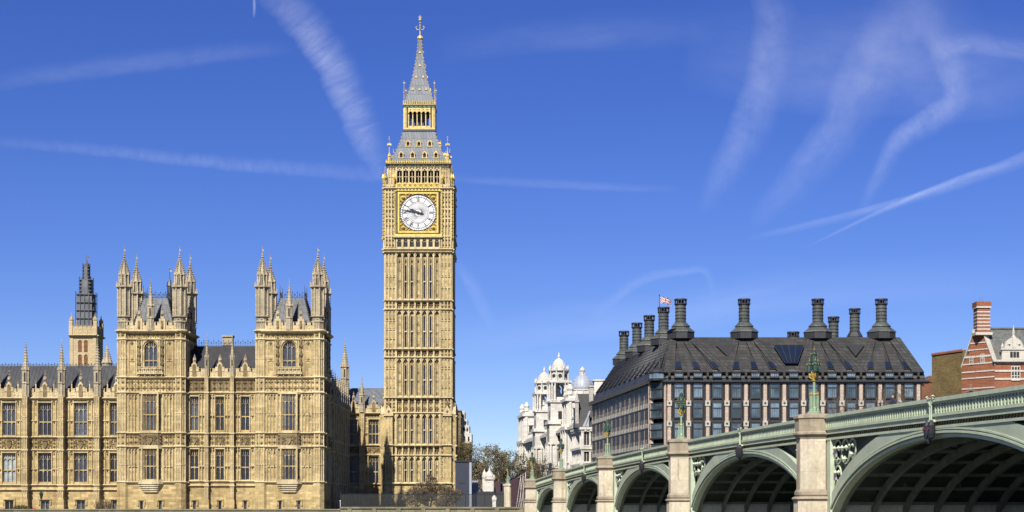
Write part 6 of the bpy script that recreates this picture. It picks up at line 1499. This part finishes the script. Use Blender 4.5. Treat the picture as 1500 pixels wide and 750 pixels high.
for k in range(6): zz = cz0 + .8 + k * (czt - cz0 - 2.2) / 6 ; mb.box(cxm - 1.25, cxm + 1.25, mid.y - 1.33, mid.y + 1.33, zz, zz + .24)
mb.box(cxm - 1.4, cxm + 1.4, mid.y - 1.5, mid.y + 1.5, czt - 1.2, czt - 1.0 + .1); mb.box(cxm - 1.6, cxm + 1.6, mid.y - 1.6, mid.y + 1.6, cz0 - .2, cz0 + .3); mb.mat = 0; mb.box(cxm - 1.42, cxm + 1.42, mid.y - 1.5, mid.y + 1.5, czt - .9, czt)
for s in (-.3, .2): mb.tube((cxm + s, mid.y, czt), (cxm + s, mid.y, czt + .9), .04, .04, 4)
mb.build('chimney', ['redbrick', 'whiteband'], rb)
# low brick part glimpsed between
mb = MB(); mb.box(PX(1354, 352), PX(1370, 352), 352, 360, GZ, PZ(560, 352)); mb.prism([(PX(1353.5, 352), PZ(560, 352)), (PX(1370.5, 352), PZ(560, 352)), (PX(1363, 352), PZ(550, 352))], 351.8, 360); mb.box(PX(1343, 350), PX(1356, 350), 350, 352, GZ, PZ(566, 350)); o = mb.build('low_brick_building', 'darkbrick'); tag(o, 'sliver of low red brick building between the dark-roofed block and the yellow-brown block', 'building')
# ------------------------------------------------------------------ buildings right of the clock tower
Y = 430.0; c = lambda x, Y=Y: PX(x, Y); z = lambda y, Y=Y: PZ(y, Y)
t = thing('stone_office', 'stepped pale building with brown stone front just right of the clock tower foot', 'building', (c(680), Y + 8, GZ))
mb = MB(); mb.box(c(655), c(675), Y, Y + 12, GZ, z(601)); mb.box(c(655), c(676), Y - .3, Y + 12.3, z(602.5), z(601)); mb.box(c(655), c(690), Y + .5, Y + 12, GZ, z(648))
for yy in (612, 625, 638, 651, 664): mb.box(c(655), c(676 if yy < 648 else 690), Y - .12 + (.5 if yy > 648 else 0), Y + 1, z(yy), z(yy) + .3)
for k, x in enumerate((671, 677, 683, 688)):
    mb.box(c(x) - .2, c(x) + .2, Y - .4, Y + .5, GZ, z(655))
mb.build('stone_front', 'carved', t)
mb = MB(); mb.box(c(675.5), c(680), Y + 4, Y + 14, z(650), z(601)); mb.box(c(675.5), c(684), Y + 3.6, Y + 14, z(650), z(613)); mb.box(c(675.5), c(687), Y + 3.2, Y + 14, z(650), z(622)); mb.box(c(675), c(690.5), Y + 2.8, Y + 14, z(650), z(634)); mb.box(c(674.5), c(691.5), Y + 2.4, Y + 14, z(652), z(650)); mb.build('white_upper_storeys', 'portland', t)
mb = MB(); [mb.box(c(x) - .22, c(x) + .22, Y + q, Y + q + .1, z(b), z(a)) for x, a, b, q in ((678, 606, 611, 3.95), (681.5, 616, 620, 3.55), (679, 626, 631, 3.15), (684, 626, 631, 3.15), (680, 639, 646, 2.75), (686, 639, 646, 2.75))]
mb.parts('window', 'darkrecess', t)
Y5 = 290; mb = MB(); X1, X2 = PX(667, Y5), PX(690, Y5); M['hoarding'] = paint('blue_grey_cladding', (.022, .03, .062), .6, .12, scale=.6); M['charcoal'] = paint('charcoal_sheeting', (.025, .028, .035), .7, .2)
t = thing('site_cabin', 'tall blue-grey clad box standing beside the foot of the clock tower', 'cabin', ((X1 + X2) / 2, Y5 + 3, GZ)); mb.box(X1, X2, Y5, Y5 + 6, GZ, PZ(677, Y5)); mb.mat = 1; mb.box(X1 - .15, X2 + .15, Y5 - .15, Y5 + 6.1, PZ(677, Y5), PZ(674.5, Y5)); mb.mat = 2; mb.box(X2 - .3, X2 + .1, Y5 - .1, Y5 + .3, GZ, PZ(677, Y5)); mb.build('cladding', ['hoarding', 'black', 'dome'], t)
mb = MB(); [mb.box(X1 + i * .55, X1 + i * .55 + .05, Y5 - .05, Y5, GZ, PZ(677, Y5)) for i in range(1, 5)]; mb.build('panel_joints', 'iron', t); mb = MB(); mb.box(X1 + .5, X2 - 1, Y5 - .06, Y5, PZ(708, Y5), PZ(704, Y5)); mb.build('sign_board', 'charcoal', t)
# white domed gate piers and grey tank-like screens
def gatepier(x, y0, Y, w_, lb, cap=True):
    X = PX(x, Y); t = thing('gate_pier', lb, 'pillar', (X, Y, GZ)); zz = PZ(y0, Y); mb = MB(); hw = w_ / 2
    mb.lathe(X, Y, [(hw * 1.41 * 1.15, GZ - .2), (hw * 1.41 * 1.15, GZ + .8), (hw * 1.41, GZ + 1), (hw * 1.41, zz - 2.2 * w_ * .55)], 4, math.pi / 4)
    b = zz - 2.2 * w_ * .55; mb.lathe(X, Y, [(hw * 1.5, b - .4), (hw * 1.8, b - .2), (hw * 1.8, b), (hw * 1.35, b + .1)], 4, math.pi / 4); mb.lathe(X, Y, [(hw * 1.1, b), (hw * 1.1, b + w_ * .35), (hw * .8, b + w_ * .65), (hw * .3, b + w_ * .9), (.08, zz)], 10); mb.blob(X, Y, zz, .1 * w_, .12 * w_)
    for s in (-1, 1): mb.lathe(X + s * hw * 1.1, Y - hw * 1.1, [(.15 * w_, b), (.16 * w_, b + .25 * w_), (.02, b + .45 * w_)], 6)
    mb.build('stone_pier', 'portland', t)
gatepier(709.5, 688, 318, 1.05, 'white domed stone kiosk pier, left of the pair behind the black railings'); gatepier(717, 686, 314, 1.6, 'wider white domed stone kiosk, right of the pair behind the black railings')
gatepier(724, 724, 256, .55, 'small pale pillar standing on the embankment wall below the hoarding')
mb = MB(); X, Y = PX(725, 256), 256; mb.tube((X, Y, PZ(724, Y)), (X, Y, PZ(717, Y)), .1, .16, 6); mb.blob(X, Y, PZ(715.5, Y), .16, .2); o = mb.build('pillar_lantern', 'black'); tag(o, 'small black lantern on top of the pale pillar by the embankment', 'lantern')
mb = MB(); Y = 300; mb.box(PX(691, Y), PX(700, Y), Y, Y + 2, GZ, PZ(704, Y)); [mb.tube((PX(691 + k * 3, Y), Y - .1, GZ), (PX(691 + k * 3, Y), Y - .1, PZ(704, Y)), .12, .12, 5) for k in range(4)]; o = mb.build('screen_wall', 'dome'); tag(o, 'pale grey ribbed screen right of the blue-grey cabin', 'screen')
mb = MB(); X, Y = PX(732.5, 285), 285; mb.tube((X, Y, GZ), (X, Y, PZ(702, Y)), .14, .12, 8); o = mb.build('signal_post', 'iron'); tag(o, 'plain dark post standing between the kiosks and the maroon hoarding', 'post')
# maroon hoarding with white railings, seen end on
M['maroon'] = paint('maroon_boards', (.07, .025, .04), .7, .3, scale=2)
a_, b_ = Vector((PX(771, 250), 250)), Vector((PX(744, 292), 292)); 
t = thing('hoarding', 'maroon boarded hoarding with white bracing at the end of the bridge', 'hoarding', (a_.x, a_.y, GZ)); F_ = frame(b_.x, b_.y, (a_ - b_)); L_ = (a_ - b_).length
bo, wb = MB(F_), MB(F_); zA, zB = PZ(692, 250), PZ(706, 292)
bo.prism([(0, GZ), (L_, GZ), (L_, zA), (0, zB)], 0, .15)
for k in range(18):
    x = L_ * k / 17; zt_ = zB + (zA - zB) * k / 17; bo.box(x - .06, x + .06, -.08, 0, GZ, zt_)
    if k > 11 and k % 2: wb.tube((x, -.1, GZ), (x, -.1, zt_), .05, .05, 4); wb.tube((x, -.1, zt_), (x - .4, -.9, GZ), .035, .035, 4)
for q in (.3, .98): wb.tube((L_ * .62, -.12, GZ + (zB - GZ) * q + (zA - zB) * q * .5), (L_, -.12, GZ + (zA - GZ) * q), .05, .05, 4)
bo.build('boards', 'maroon', t); wb.build('bracing', 'portland', t)
mb = MB(); Y = 262; mb.box(PX(724, 300), PX(746, 300), 300, 300.2, GZ, PZ(706, 300)); [mb.box(PX(725 + 3 * k, 300), PX(725.6 + 3 * k, 300), 299.9, 300, GZ, PZ(706, 300)) for k in range(7)]; mb.mat = 1; mb.box(PX(731.5, 299), PX(733.5, 299), 299, 299.3, GZ, PZ(703, 299)); mb.build('boards', ['maroon', 'iron'], t)
mb = MB(); Y = 262; mb.box(PX(699, Y), PX(737, Y), Y, Y + .1, GZ, PZ(720, Y)); [mb.box(PX(699 + k * 4.6, Y) - .04, PX(699 + k * 4.6, Y) + .04, Y - .06, Y, GZ, PZ(719, Y)) for k in range(9)]
o = mb.build('site_screen', 'charcoal'); tag(o, 'low charcoal boarded screen in front of the white domed kiosks', 'screen')
# far lamp
p = (PX(744, 285), 285, PZ(709, 285)); o = copy_tree(L0); o.matrix_world = T(p) @ SL; tag(o, 'triple-lantern lamp farthest left, beyond the bridge over the maroon hoarding', 'street lamp', 'triple-lantern lamps along the bridge')
mb = MB(); mb.lathe(p[0], p[1], [(.75, GZ), (.75, p[2] - .4), (.9, p[2] - .3), (.9, p[2])], 8); o = mb.build('lamp_pedestal', 'granite'); tag(o, 'stone pedestal under the farthest-left lamp', 'pedestal')
# security fence along the lawn
t = thing('mesh_fence', 'long dark see-through mesh fence along the embankment in front of the clock tower', 'fence', (PX(600, 256), 256, GZ)); Y = 256
M['mesh'], tt, pp = newmat('fine_dark_mesh'); pp.inputs['Base Color'].default_value = (.03, .035, .03, 1); pp.inputs['Alpha'].default_value = .24
mb = MB(); xa, xb = PX(499, Y), PX(738, Y); mb.box(xa, xb, Y, Y + .04, GZ - .3, PZ(724, Y)); mb.build('mesh_panel', 'mesh', t); mb = MB(); n = 17
for i in range(n + 1): x = xa + (xb - xa) * i / n; mb.tube((x, Y - .05, GZ - .3), (x, Y - .05, PZ(722, Y)), .06, .06, 4)
mb.tube((xa, Y, PZ(724, Y)), (xb, Y, PZ(724, Y)), .05, .05, 4); mb.build('posts_and_rail', 'black', t)
mb = MB(); [(mb.tube((PX(x, 254), 254, GZ), (PX(x, 254), 254, PZ(735, 254)), .04, .04, 5), mb.blob(PX(x, 254), 254, PZ(734, 254), .13, .16)) for x in (498.5,)]; o = mb.build('bollard_light', 'white'); tag(o, 'little white-topped bollard light at the palace corner', 'bollard')
# terrace items in front of the palace
X, Y = PX(60.5, 258), 258; t = thing('terrace_lamp', 'old iron lantern on a short post in front of the left wing', 'street lamp', (X, Y, GZ)); mb = MB(); mb.tube((X, Y, GZ), (X, Y, PZ(731, Y)), .08, .06); mb.build('post', 'iron', t)
mb = MB(); mb.lathe(X, Y, [(.15, PZ(731, Y)), (.32, PZ(724, Y)), (.36, PZ(723.5, Y)), (.1, PZ(720, Y)), (.04, PZ(718, Y))], 6); mb.build('lantern', 'lampdark', t)
M['bushleaf'] = paint('olive_bush_leaves', (.10, .085, .03), .8, .4, scale=3); M['redfab'] = paint('red_canvas', (.50, .03, .05), .7, .1)
def leafball(mb, c_, rx, ry, rz, n, s, rg):
    for i in range(n):
        d = Vector((rg.gauss(0, 1), rg.gauss(0, 1), rg.gauss(0, 1))).normalized() * (rg.random() ** .4); p = Vector((c_[0] + d.x * rx, c_[1] + d.y * ry, c_[2] + d.z * rz))
        u = Vector((rg.gauss(0, 1), rg.gauss(0, 1), rg.gauss(0, 1))).normalized(); w_ = u.orthogonal().normalized() * s; u = u * s
        mb.add([p - u * .6, p + w_ * .5, p + u * .6, p - w_ * .5], [(0, 1, 2, 3)])
rg = random.Random(5)
mb = MB(); leafball(mb, (PX(31, 257), 257, PZ(746, 257)), 1.5, .8, .7, 900, .16, rg); o = mb.build('clipped_bush', 'bushleaf'); tag(o, 'low olive-brown clipped bush on the terrace before the left wing', 'bush')
mb = MB(); mb.add([(PX(41, 255), 255, PZ(748, 255)), (PX(54, 255), 255, PZ(748, 255)), (PX(54, 255), 257, PZ(748, 255)), (PX(41, 255), 257, PZ(748, 255)), (PX(47, 255), 256, PZ(744, 255))], [(0, 1, 4), (1, 2, 4), (2, 3, 4), (3, 0, 4), (0, 3, 2, 1)]); mb.box(PX(41, 255), PX(54, 255), 255.02, 257, PZ(750, 255), PZ(748, 255)); o = mb.build('canopy', 'redfab'); tag(o, 'bright red low canopy on the terrace next to the clipped bush', 'canopy')
# ------------------------------------------------------------------ trees
M['bark'] = paint('bare_bark', (.17, .115, .07), .9, .3); M['twig'] = paint('brown_twigs', (.19, .14, .085), .9, .3); M['bud'] = paint('spring_buds', (.15, .13, .055), .9, .35, scale=1); M['greenleaf'] = paint('fresh_leaves', (.07, .09, .03), .8, .4)
def bare_tree(x, Y, ytop, label, spread=.6, levels=5, seed=1, twigr=.02, buds=0, bud_mat='bud', kids=4, base=None, group=None, trunk_r=.22, lean=0):
    rg = random.Random(seed); X = PX(x, Y); base = GZ if base is None else base; H = PZ(ytop, Y) - base
    t = thing('bare_tree', label, 'tree', (X, Y, base), 0, group); tk, cr, bu = MB(), MB(), MB(); s = H / 10
    def br(p, d, L, r, lv):
        n = 3 if lv < 2 else 2; mbx = tk if lv < 2 else cr; pts = [p]
        for k in range(n):
            d = (d + Vector((rg.gauss(0, .12), rg.gauss(0, .12), rg.gauss(.03, .08)))).normalized(); q = p + d * L / n; r1 = max(twigr * .7, r * .8)
            mbx.tube(p, q, r, r1, 6 if lv < 2 else 3); p = q; r = r1; pts.append(q)
        if buds and lv >= levels - 2:
            for k in range(buds):
                q = p + Vector((rg.gauss(0, .12), rg.gauss(0, .12), rg.gauss(0, .12))) * s; u = Vector((rg.gauss(0, 1), rg.gauss(0, 1), rg.gauss(0, 1))).normalized(); v = u.orthogonal() * .05 * s; u = u * .07 * s; bu.add([q - u, q + v, q + u, q - v], [(0, 1, 2, 3)])
        if lv >= levels: return
        for k in range(kids + (1 if lv in (0, 1) else 0)):
            a = rg.uniform(0, 2 * math.pi); tilt = rg.uniform(.35, .95) * (1 if lv else spread * 1.4); o_ = d.orthogonal().normalized(); o_.rotate(Matrix.Rotation(a, 3, d)); nd = (d * math.cos(tilt) + o_ * math.sin(tilt)).normalized()
            st_ = pts[-1] if k < 2 else pts[rg.randint(1, len(pts) - 1)]
            br(st_, nd, L * rg.uniform(.58, .8), r * rg.uniform(.55, .75), lv + 1)
    br(Vector((X, Y, base - .2)), Vector((lean, 0, 1)).normalized(), H * .27, trunk_r * s, 0)
    vz = [q[2] for q in tk.v + cr.v]; f_ = H / (max(vz) - base)
    for m_ in (tk, cr, bu): m_.v = [(X + (q[0] - X) * f_, Y + (q[1] - Y) * f_, base + (q[2] - base) * f_) for q in m_.v]
    tk.build('trunk', 'bark', t); cr.build('crown', 'twig', t)
    if buds: bu.build('buds', bud_mat, t)
bare_tree(630, 282, 694, 'spreading bare brown tree in front of the clock tower foot', 1.3, 6, 3, .03, 0, trunk_r=.3)
bare_tree(606, 276, 712, 'smaller bare shrubby tree left of the one before the clock tower', 1.2, 5, 8, .03)
bare_tree(655, 276, 712, 'smaller bare shrubby tree right of the one before the clock tower', 1.2, 5, 21, .03)
G_ = 'bare trees beyond the far end of the bridge'
bare_tree(704, 430, 646, 'tall airy grey-brown bare tree at the left of the distant tree row', 1.0, 6, 31, .03, 1, group=G_, kids=3)
bare_tree(722, 445, 660, 'olive-brown budding tree in the middle of the distant row, behind the kiosks', 1.3, 6, 32, .05, 3, group=G_, kids=3)
bare_tree(742, 420, 660, 'dense olive-brown budding tree at the right of the distant row', 1.3, 6, 33, .05, 3, group=G_, kids=3)
bare_tree(756, 440, 653, 'olive-brown budding tree touching the left end of the white building', 1.3, 6, 34, .05, 3, group=G_, kids=3)
bare_tree(696, 460, 668, 'low budding tree half hidden behind the blue-grey cabin', 1.3, 6, 35, .05, 3, group=G_, kids=3)
bare_tree(783, 350, 664, 'pale leafless tree in front of the white building beside the traffic lights', 1.1, 5, 41, .025, 0)
G2 = 'budding trees behind the bridge in front of the dark-roofed block'
for i, (x, y, Y, lb) in enumerate(((1276, 574, 262, 'fine-twigged brown tree behind the bridge, left of the suited person'), (1334, 566, 268, 'fine-twigged brown tree directly right of the suited person'), (1356, 560, 280, 'fine-twigged brown tree at the right end of the dark-roofed block'), (1384, 556, 290, 'fine-twigged brown tree in front of the yellow-brown brick block'))):
    bare_tree(x, Y, y, lb, 1.2, 6, 50 + i, .02, 0, group=G2, kids=3)
# ivy-like climber on the stone office, shrub by the pavilion
mb = MB(); Y = 428.5; [leafball(mb, (PX(x, Y), Y, PZ(y, Y)), rx, .8, rz * 1.4, n_ * 2, .16, rg) for x, y, rx, rz, n_ in ((676, 655, 1.6, 2.2, 500), (684, 668, 2.0, 2.0, 600), (670, 668, 1.0, 2.0, 300), (689, 660, .8, 1.8, 250))]; o = mb.build('climbing_plant', 'bushleaf'); tag(o, 'straggly brown climbing plant over the stone front beside the clock tower', 'plant')
mb = MB(); 
for i in range(160): x = PX(140 + rg.random() * 23, 257); z0 = PZ(748, 257); p = Vector((x, 257 + rg.uniform(-.3, .3), z0)); q = p + Vector((rg.gauss(0, .2), 0, rg.uniform(.6, 1.7))); mb.tube(p, q, .025, .015, 3); mb.tube(q, q + Vector((rg.gauss(0, .3), 0, rg.uniform(0, .3))), .02, .01, 3)
leafball(mb, (PX(151, 257), 257, PZ(738, 257)), 1.2, .3, .8, 200, .1, rg); o = mb.build('leafless_shrub', 'twig'); tag(o, 'leafless twiggy shrub row at the left foot of the left pavilion', 'shrub')

# ------------------------------------------------------------------ vapour trails high above (sheets of thin ice cloud at nine kilometres)
def cloudmat(name, dens, nsx, nsy, soft=1.0, lo=.35, hi=.7):
    m = bpy.data.materials.new(name); m.use_nodes = True; t = m.node_tree; t.nodes.clear()
    out = t.nodes.new('ShaderNodeOutputMaterial'); tr = t.nodes.new('ShaderNodeBsdfTransparent'); tl = t.nodes.new('ShaderNodeBsdfTranslucent'); df = t.nodes.new('ShaderNodeBsdfDiffuse')
    tl.inputs[0].default_value = (.72, .73, .76, 1); df.inputs[0].default_value = (.72, .73, .76, 1)
    ad = t.nodes.new('ShaderNodeAddShader'); t.links.new(tl.outputs[0], ad.inputs[0]); t.links.new(df.outputs[0], ad.inputs[1])
    uv = t.nodes.new('ShaderNodeUVMap'); sp = t.nodes.new('ShaderNodeSeparateXYZ'); t.links.new(uv.outputs[0], sp.inputs[0])
    # across the trail: soft bell; along: end fade
    def bell(s, p): # s in 0..1
        q = mathn(t, 'MULTIPLY', mathn(t, 'MULTIPLY', s, mathn(t, 'SUBTRACT', 1.0, s)), 4.0); return mathn(t, 'POWER', mathn(t, 'MAXIMUM', q, 0.0), p)
    mp = t.nodes.new('ShaderNodeMapping'); mp.inputs['Scale'].default_value = (nsx, nsy, 1); mp.inputs['Rotation'].default_value = (0, 0, .03); t.links.new(uv.outputs[0], mp.inputs[0])
    n1 = N(t, 'ShaderNodeTexNoise', Scale=1.0, Detail=9, Roughness=.68, Distortion=.25); t.links.new(mp.outputs[0], n1.inputs['Vector'])
    mr = t.nodes.new('ShaderNodeMapRange'); mr.inputs[1].default_value = lo; mr.inputs[2].default_value = hi; mr.inputs[3].default_value = .2; t.links.new(n1.outputs['Fac'], mr.inputs[0])
    # wobble the cross coordinate a little
    n2 = N(t, 'ShaderNodeTexNoise', Scale=1.0, Detail=3, Roughness=.5); mp2 = t.nodes.new('ShaderNodeMapping'); mp2.inputs['Scale'].default_value = (nsx * .6, .4, 1); t.links.new(uv.outputs[0], mp2.inputs[0]); t.links.new(mp2.outputs[0], n2.inputs['Vector'])
    cr = mathn(t, 'ADD', sp.outputs[1], mathn(t, 'MULTIPLY', mathn(t, 'SUBTRACT', n2.outputs['Fac'], .5), .5))
    cr = mathn(t, 'MINIMUM', mathn(t, 'MAXIMUM', cr, 0.0), 1.0)
    edge = bell(sp.outputs[1], .5)
    a = mathn(t, 'MULTIPLY', mathn(t, 'MULTIPLY', bell(mathn(t, 'POWER', cr, 1.7), .9 * soft), edge), bell(sp.outputs[0], 1.0))
    a = mathn(t, 'MULTIPLY', mathn(t, 'MULTIPLY', a, mr.outputs[0]), dens * .5)
    mx = t.nodes.new('ShaderNodeMixShader'); t.links.new(a, mx.inputs[0]); t.links.new(tr.outputs[0], mx.inputs[1]); t.links.new(ad.outputs[0], mx.inputs[2]); t.links.new(mx.outputs[0], out.inputs[0])
    return m
ALT = 9000.0; cn = 0
def trail(label, pts, dens, nsx=6, nsy=1.5, soft=1.0, lo=.25, hi=.8, grp='thin white vapour trails across the sky'):
    """pts: survey sight-lines (x, y, half width) carried out to the sheet at altitude ALT"""
    global cn; cn += 1; alt = ALT + cn * 60
    P = []
    n = len(pts); dense = []
    for i in range(n - 1):
        for k in range(10): 
            t_ = k / 10; p0 = pts[max(i-1,0)]; p1 = pts[i]; p2 = pts[i+1]; p3 = pts[min(i+2,n-1)]
            dense.append(tuple(.5 * ((2*p1[j]) + (-p0[j]+p2[j])*t_ + (2*p0[j]-5*p1[j]+4*p2[j]-p3[j])*t_*t_ + (-p0[j]+3*p1[j]-3*p2[j]+p3[j])*t_**3) for j in range(3)))
    dense.append(pts[-1]); m = len(dense); vs = []; uvs = []
    for i, (x, y, h) in enumerate(dense):
        a = dense[max(i-1,0)]; b = dense[min(i+1,m-1)]; d = Vector((b[0]-a[0], b[1]-a[1])).normalized(); nn = Vector((-d.y, d.x))
        for j in range(5):
            q = (j / 4 - .5) * 2; xx, yy = x + nn.x * h * q, y + nn.y * h * q; el = (HY - yy) / FPX; Yd = alt / max(el, .02); vs.append(((xx - HX) / FPX * Yd, Yd, E + alt)); uvs.append((i / (m - 1), j / 4))
    me = bpy.data.meshes.new('vapour_trail'); fs = [(5*i+j, 5*i+j+1, 5*i+5+j+1, 5*i+5+j) for i in range(m - 1) for j in range(4)]
    me.from_pydata(vs, [], fs); me.materials.append(cloudmat('ice_cloud', dens, nsx, nsy, soft, lo, hi)); ul = me.uv_layers.new(name='UVMap')
    for l in me.loops: ul.data[l.index].uv = uvs[l.vertex_index]
    me.update(); o = put(me, 'vapour_trail'); tag(o, label, 'vapour trail', grp)
trail('broad bright vapour trail curving down to the left of the clock tower', [(360, -60, 34), (430, 10, 36), (480, 75, 34), (515, 145, 32), (540, 205, 28), (566, 262, 16)], .38, 30, 1.6)
trail('thin rippled vapour trail running level across the left sky to the tower', [(-60, 203, 10), (60, 211, 11), (180, 222, 12), (300, 235, 13), (420, 244, 14), (550, 254, 15), (600, 257, 10)], .15, 60, 1)
trail('faint level vapour trail in the upper left sky', [(-60, 128, 16), (60, 108, 18), (200, 90, 20), (330, 75, 18), (430, 66, 14)], .12, 12, 1.5)
trail('tall soft vapour trail, leftmost of the right-hand group', [(1110, -80, 34), (1135, 20, 36), (1128, 100, 38), (1105, 180, 38), (1068, 245, 32), (1030, 315, 16)], .23, 12, 2.2)
trail('broad hazy vapour trail slanting through the middle of the right sky', [(1420, -80, 70), (1350, 20, 75), (1280, 110, 55), (1225, 200, 42), (1165, 270, 34), (1100, 330, 20)], .2, 10, 3)
trail('kinked vapour trail bending near the right edge', [(1340, -20, 30), (1385, 70, 30), (1405, 140, 26), (1365, 178, 24), (1325, 200, 22), (1298, 240, 18), (1262, 312, 12)], .3, 14, 2.2)
trail('sharp thin vapour trail crossing lower right sky upwards to the right', [(1570, 200, 14), (1480, 238, 9), (1400, 265, 6.5), (1300, 306, 5), (1178, 364, 2)], .28, 8, .6, 1.2, .2, .7)
trail('faint thin vapour trail just under the sharp one', [(1560, 222, 10), (1450, 255, 9), (1350, 288, 9), (1220, 322, 8), (1090, 352, 6)], .22, 8, .8)
trail('small arched vapour wisp above the flagpole', [(860, 470, 10), (905, 430, 11), (950, 405, 10), (1000, 397, 8), (1034, 396, 8), (1050, 440, 8)], .15, 5, 1)
trail('faint wisp just right of the clock tower shaft', [(670, 380, 12), (695, 420, 14), (722, 480, 12)], .12, 3, 1)
trail('faint level streak right of the clock tower belfry', [(640, 258, 8), (760, 266, 9), (880, 272, 9), (1000, 276, 7)], .12, 5, 1)
trail('wide faint veil across the top right sky', [(1000, 60, 70), (1150, 70, 95), (1300, 80, 100), (1450, 90, 90), (1600, 80, 60)], .17, 5, 4, .7)
trail('faint streak high between the tower top and the right-hand trails', [(640, 70, 30), (780, 50, 30), (900, 45, 34), (1050, 35, 30)], .1, 4, 2)
trail('pale veil low in the sky over the dark-roofed block', [(650, 500, 30), (820, 470, 36), (1000, 455, 36), (1200, 420, 40), (1560, 400, 40)], .14, 4, 3, .7)
trail('faint streak near the right edge above the kinked trail', [(1360, 70, 22), (1430, 62, 20), (1560, 80, 22)], .2, 6, 2)
trail('tiny vapour streak at the very top left of the broad bright trail', [(373, -15, 3), (373, 10, 3), (372, 26, 2)], .5, 3, 1)
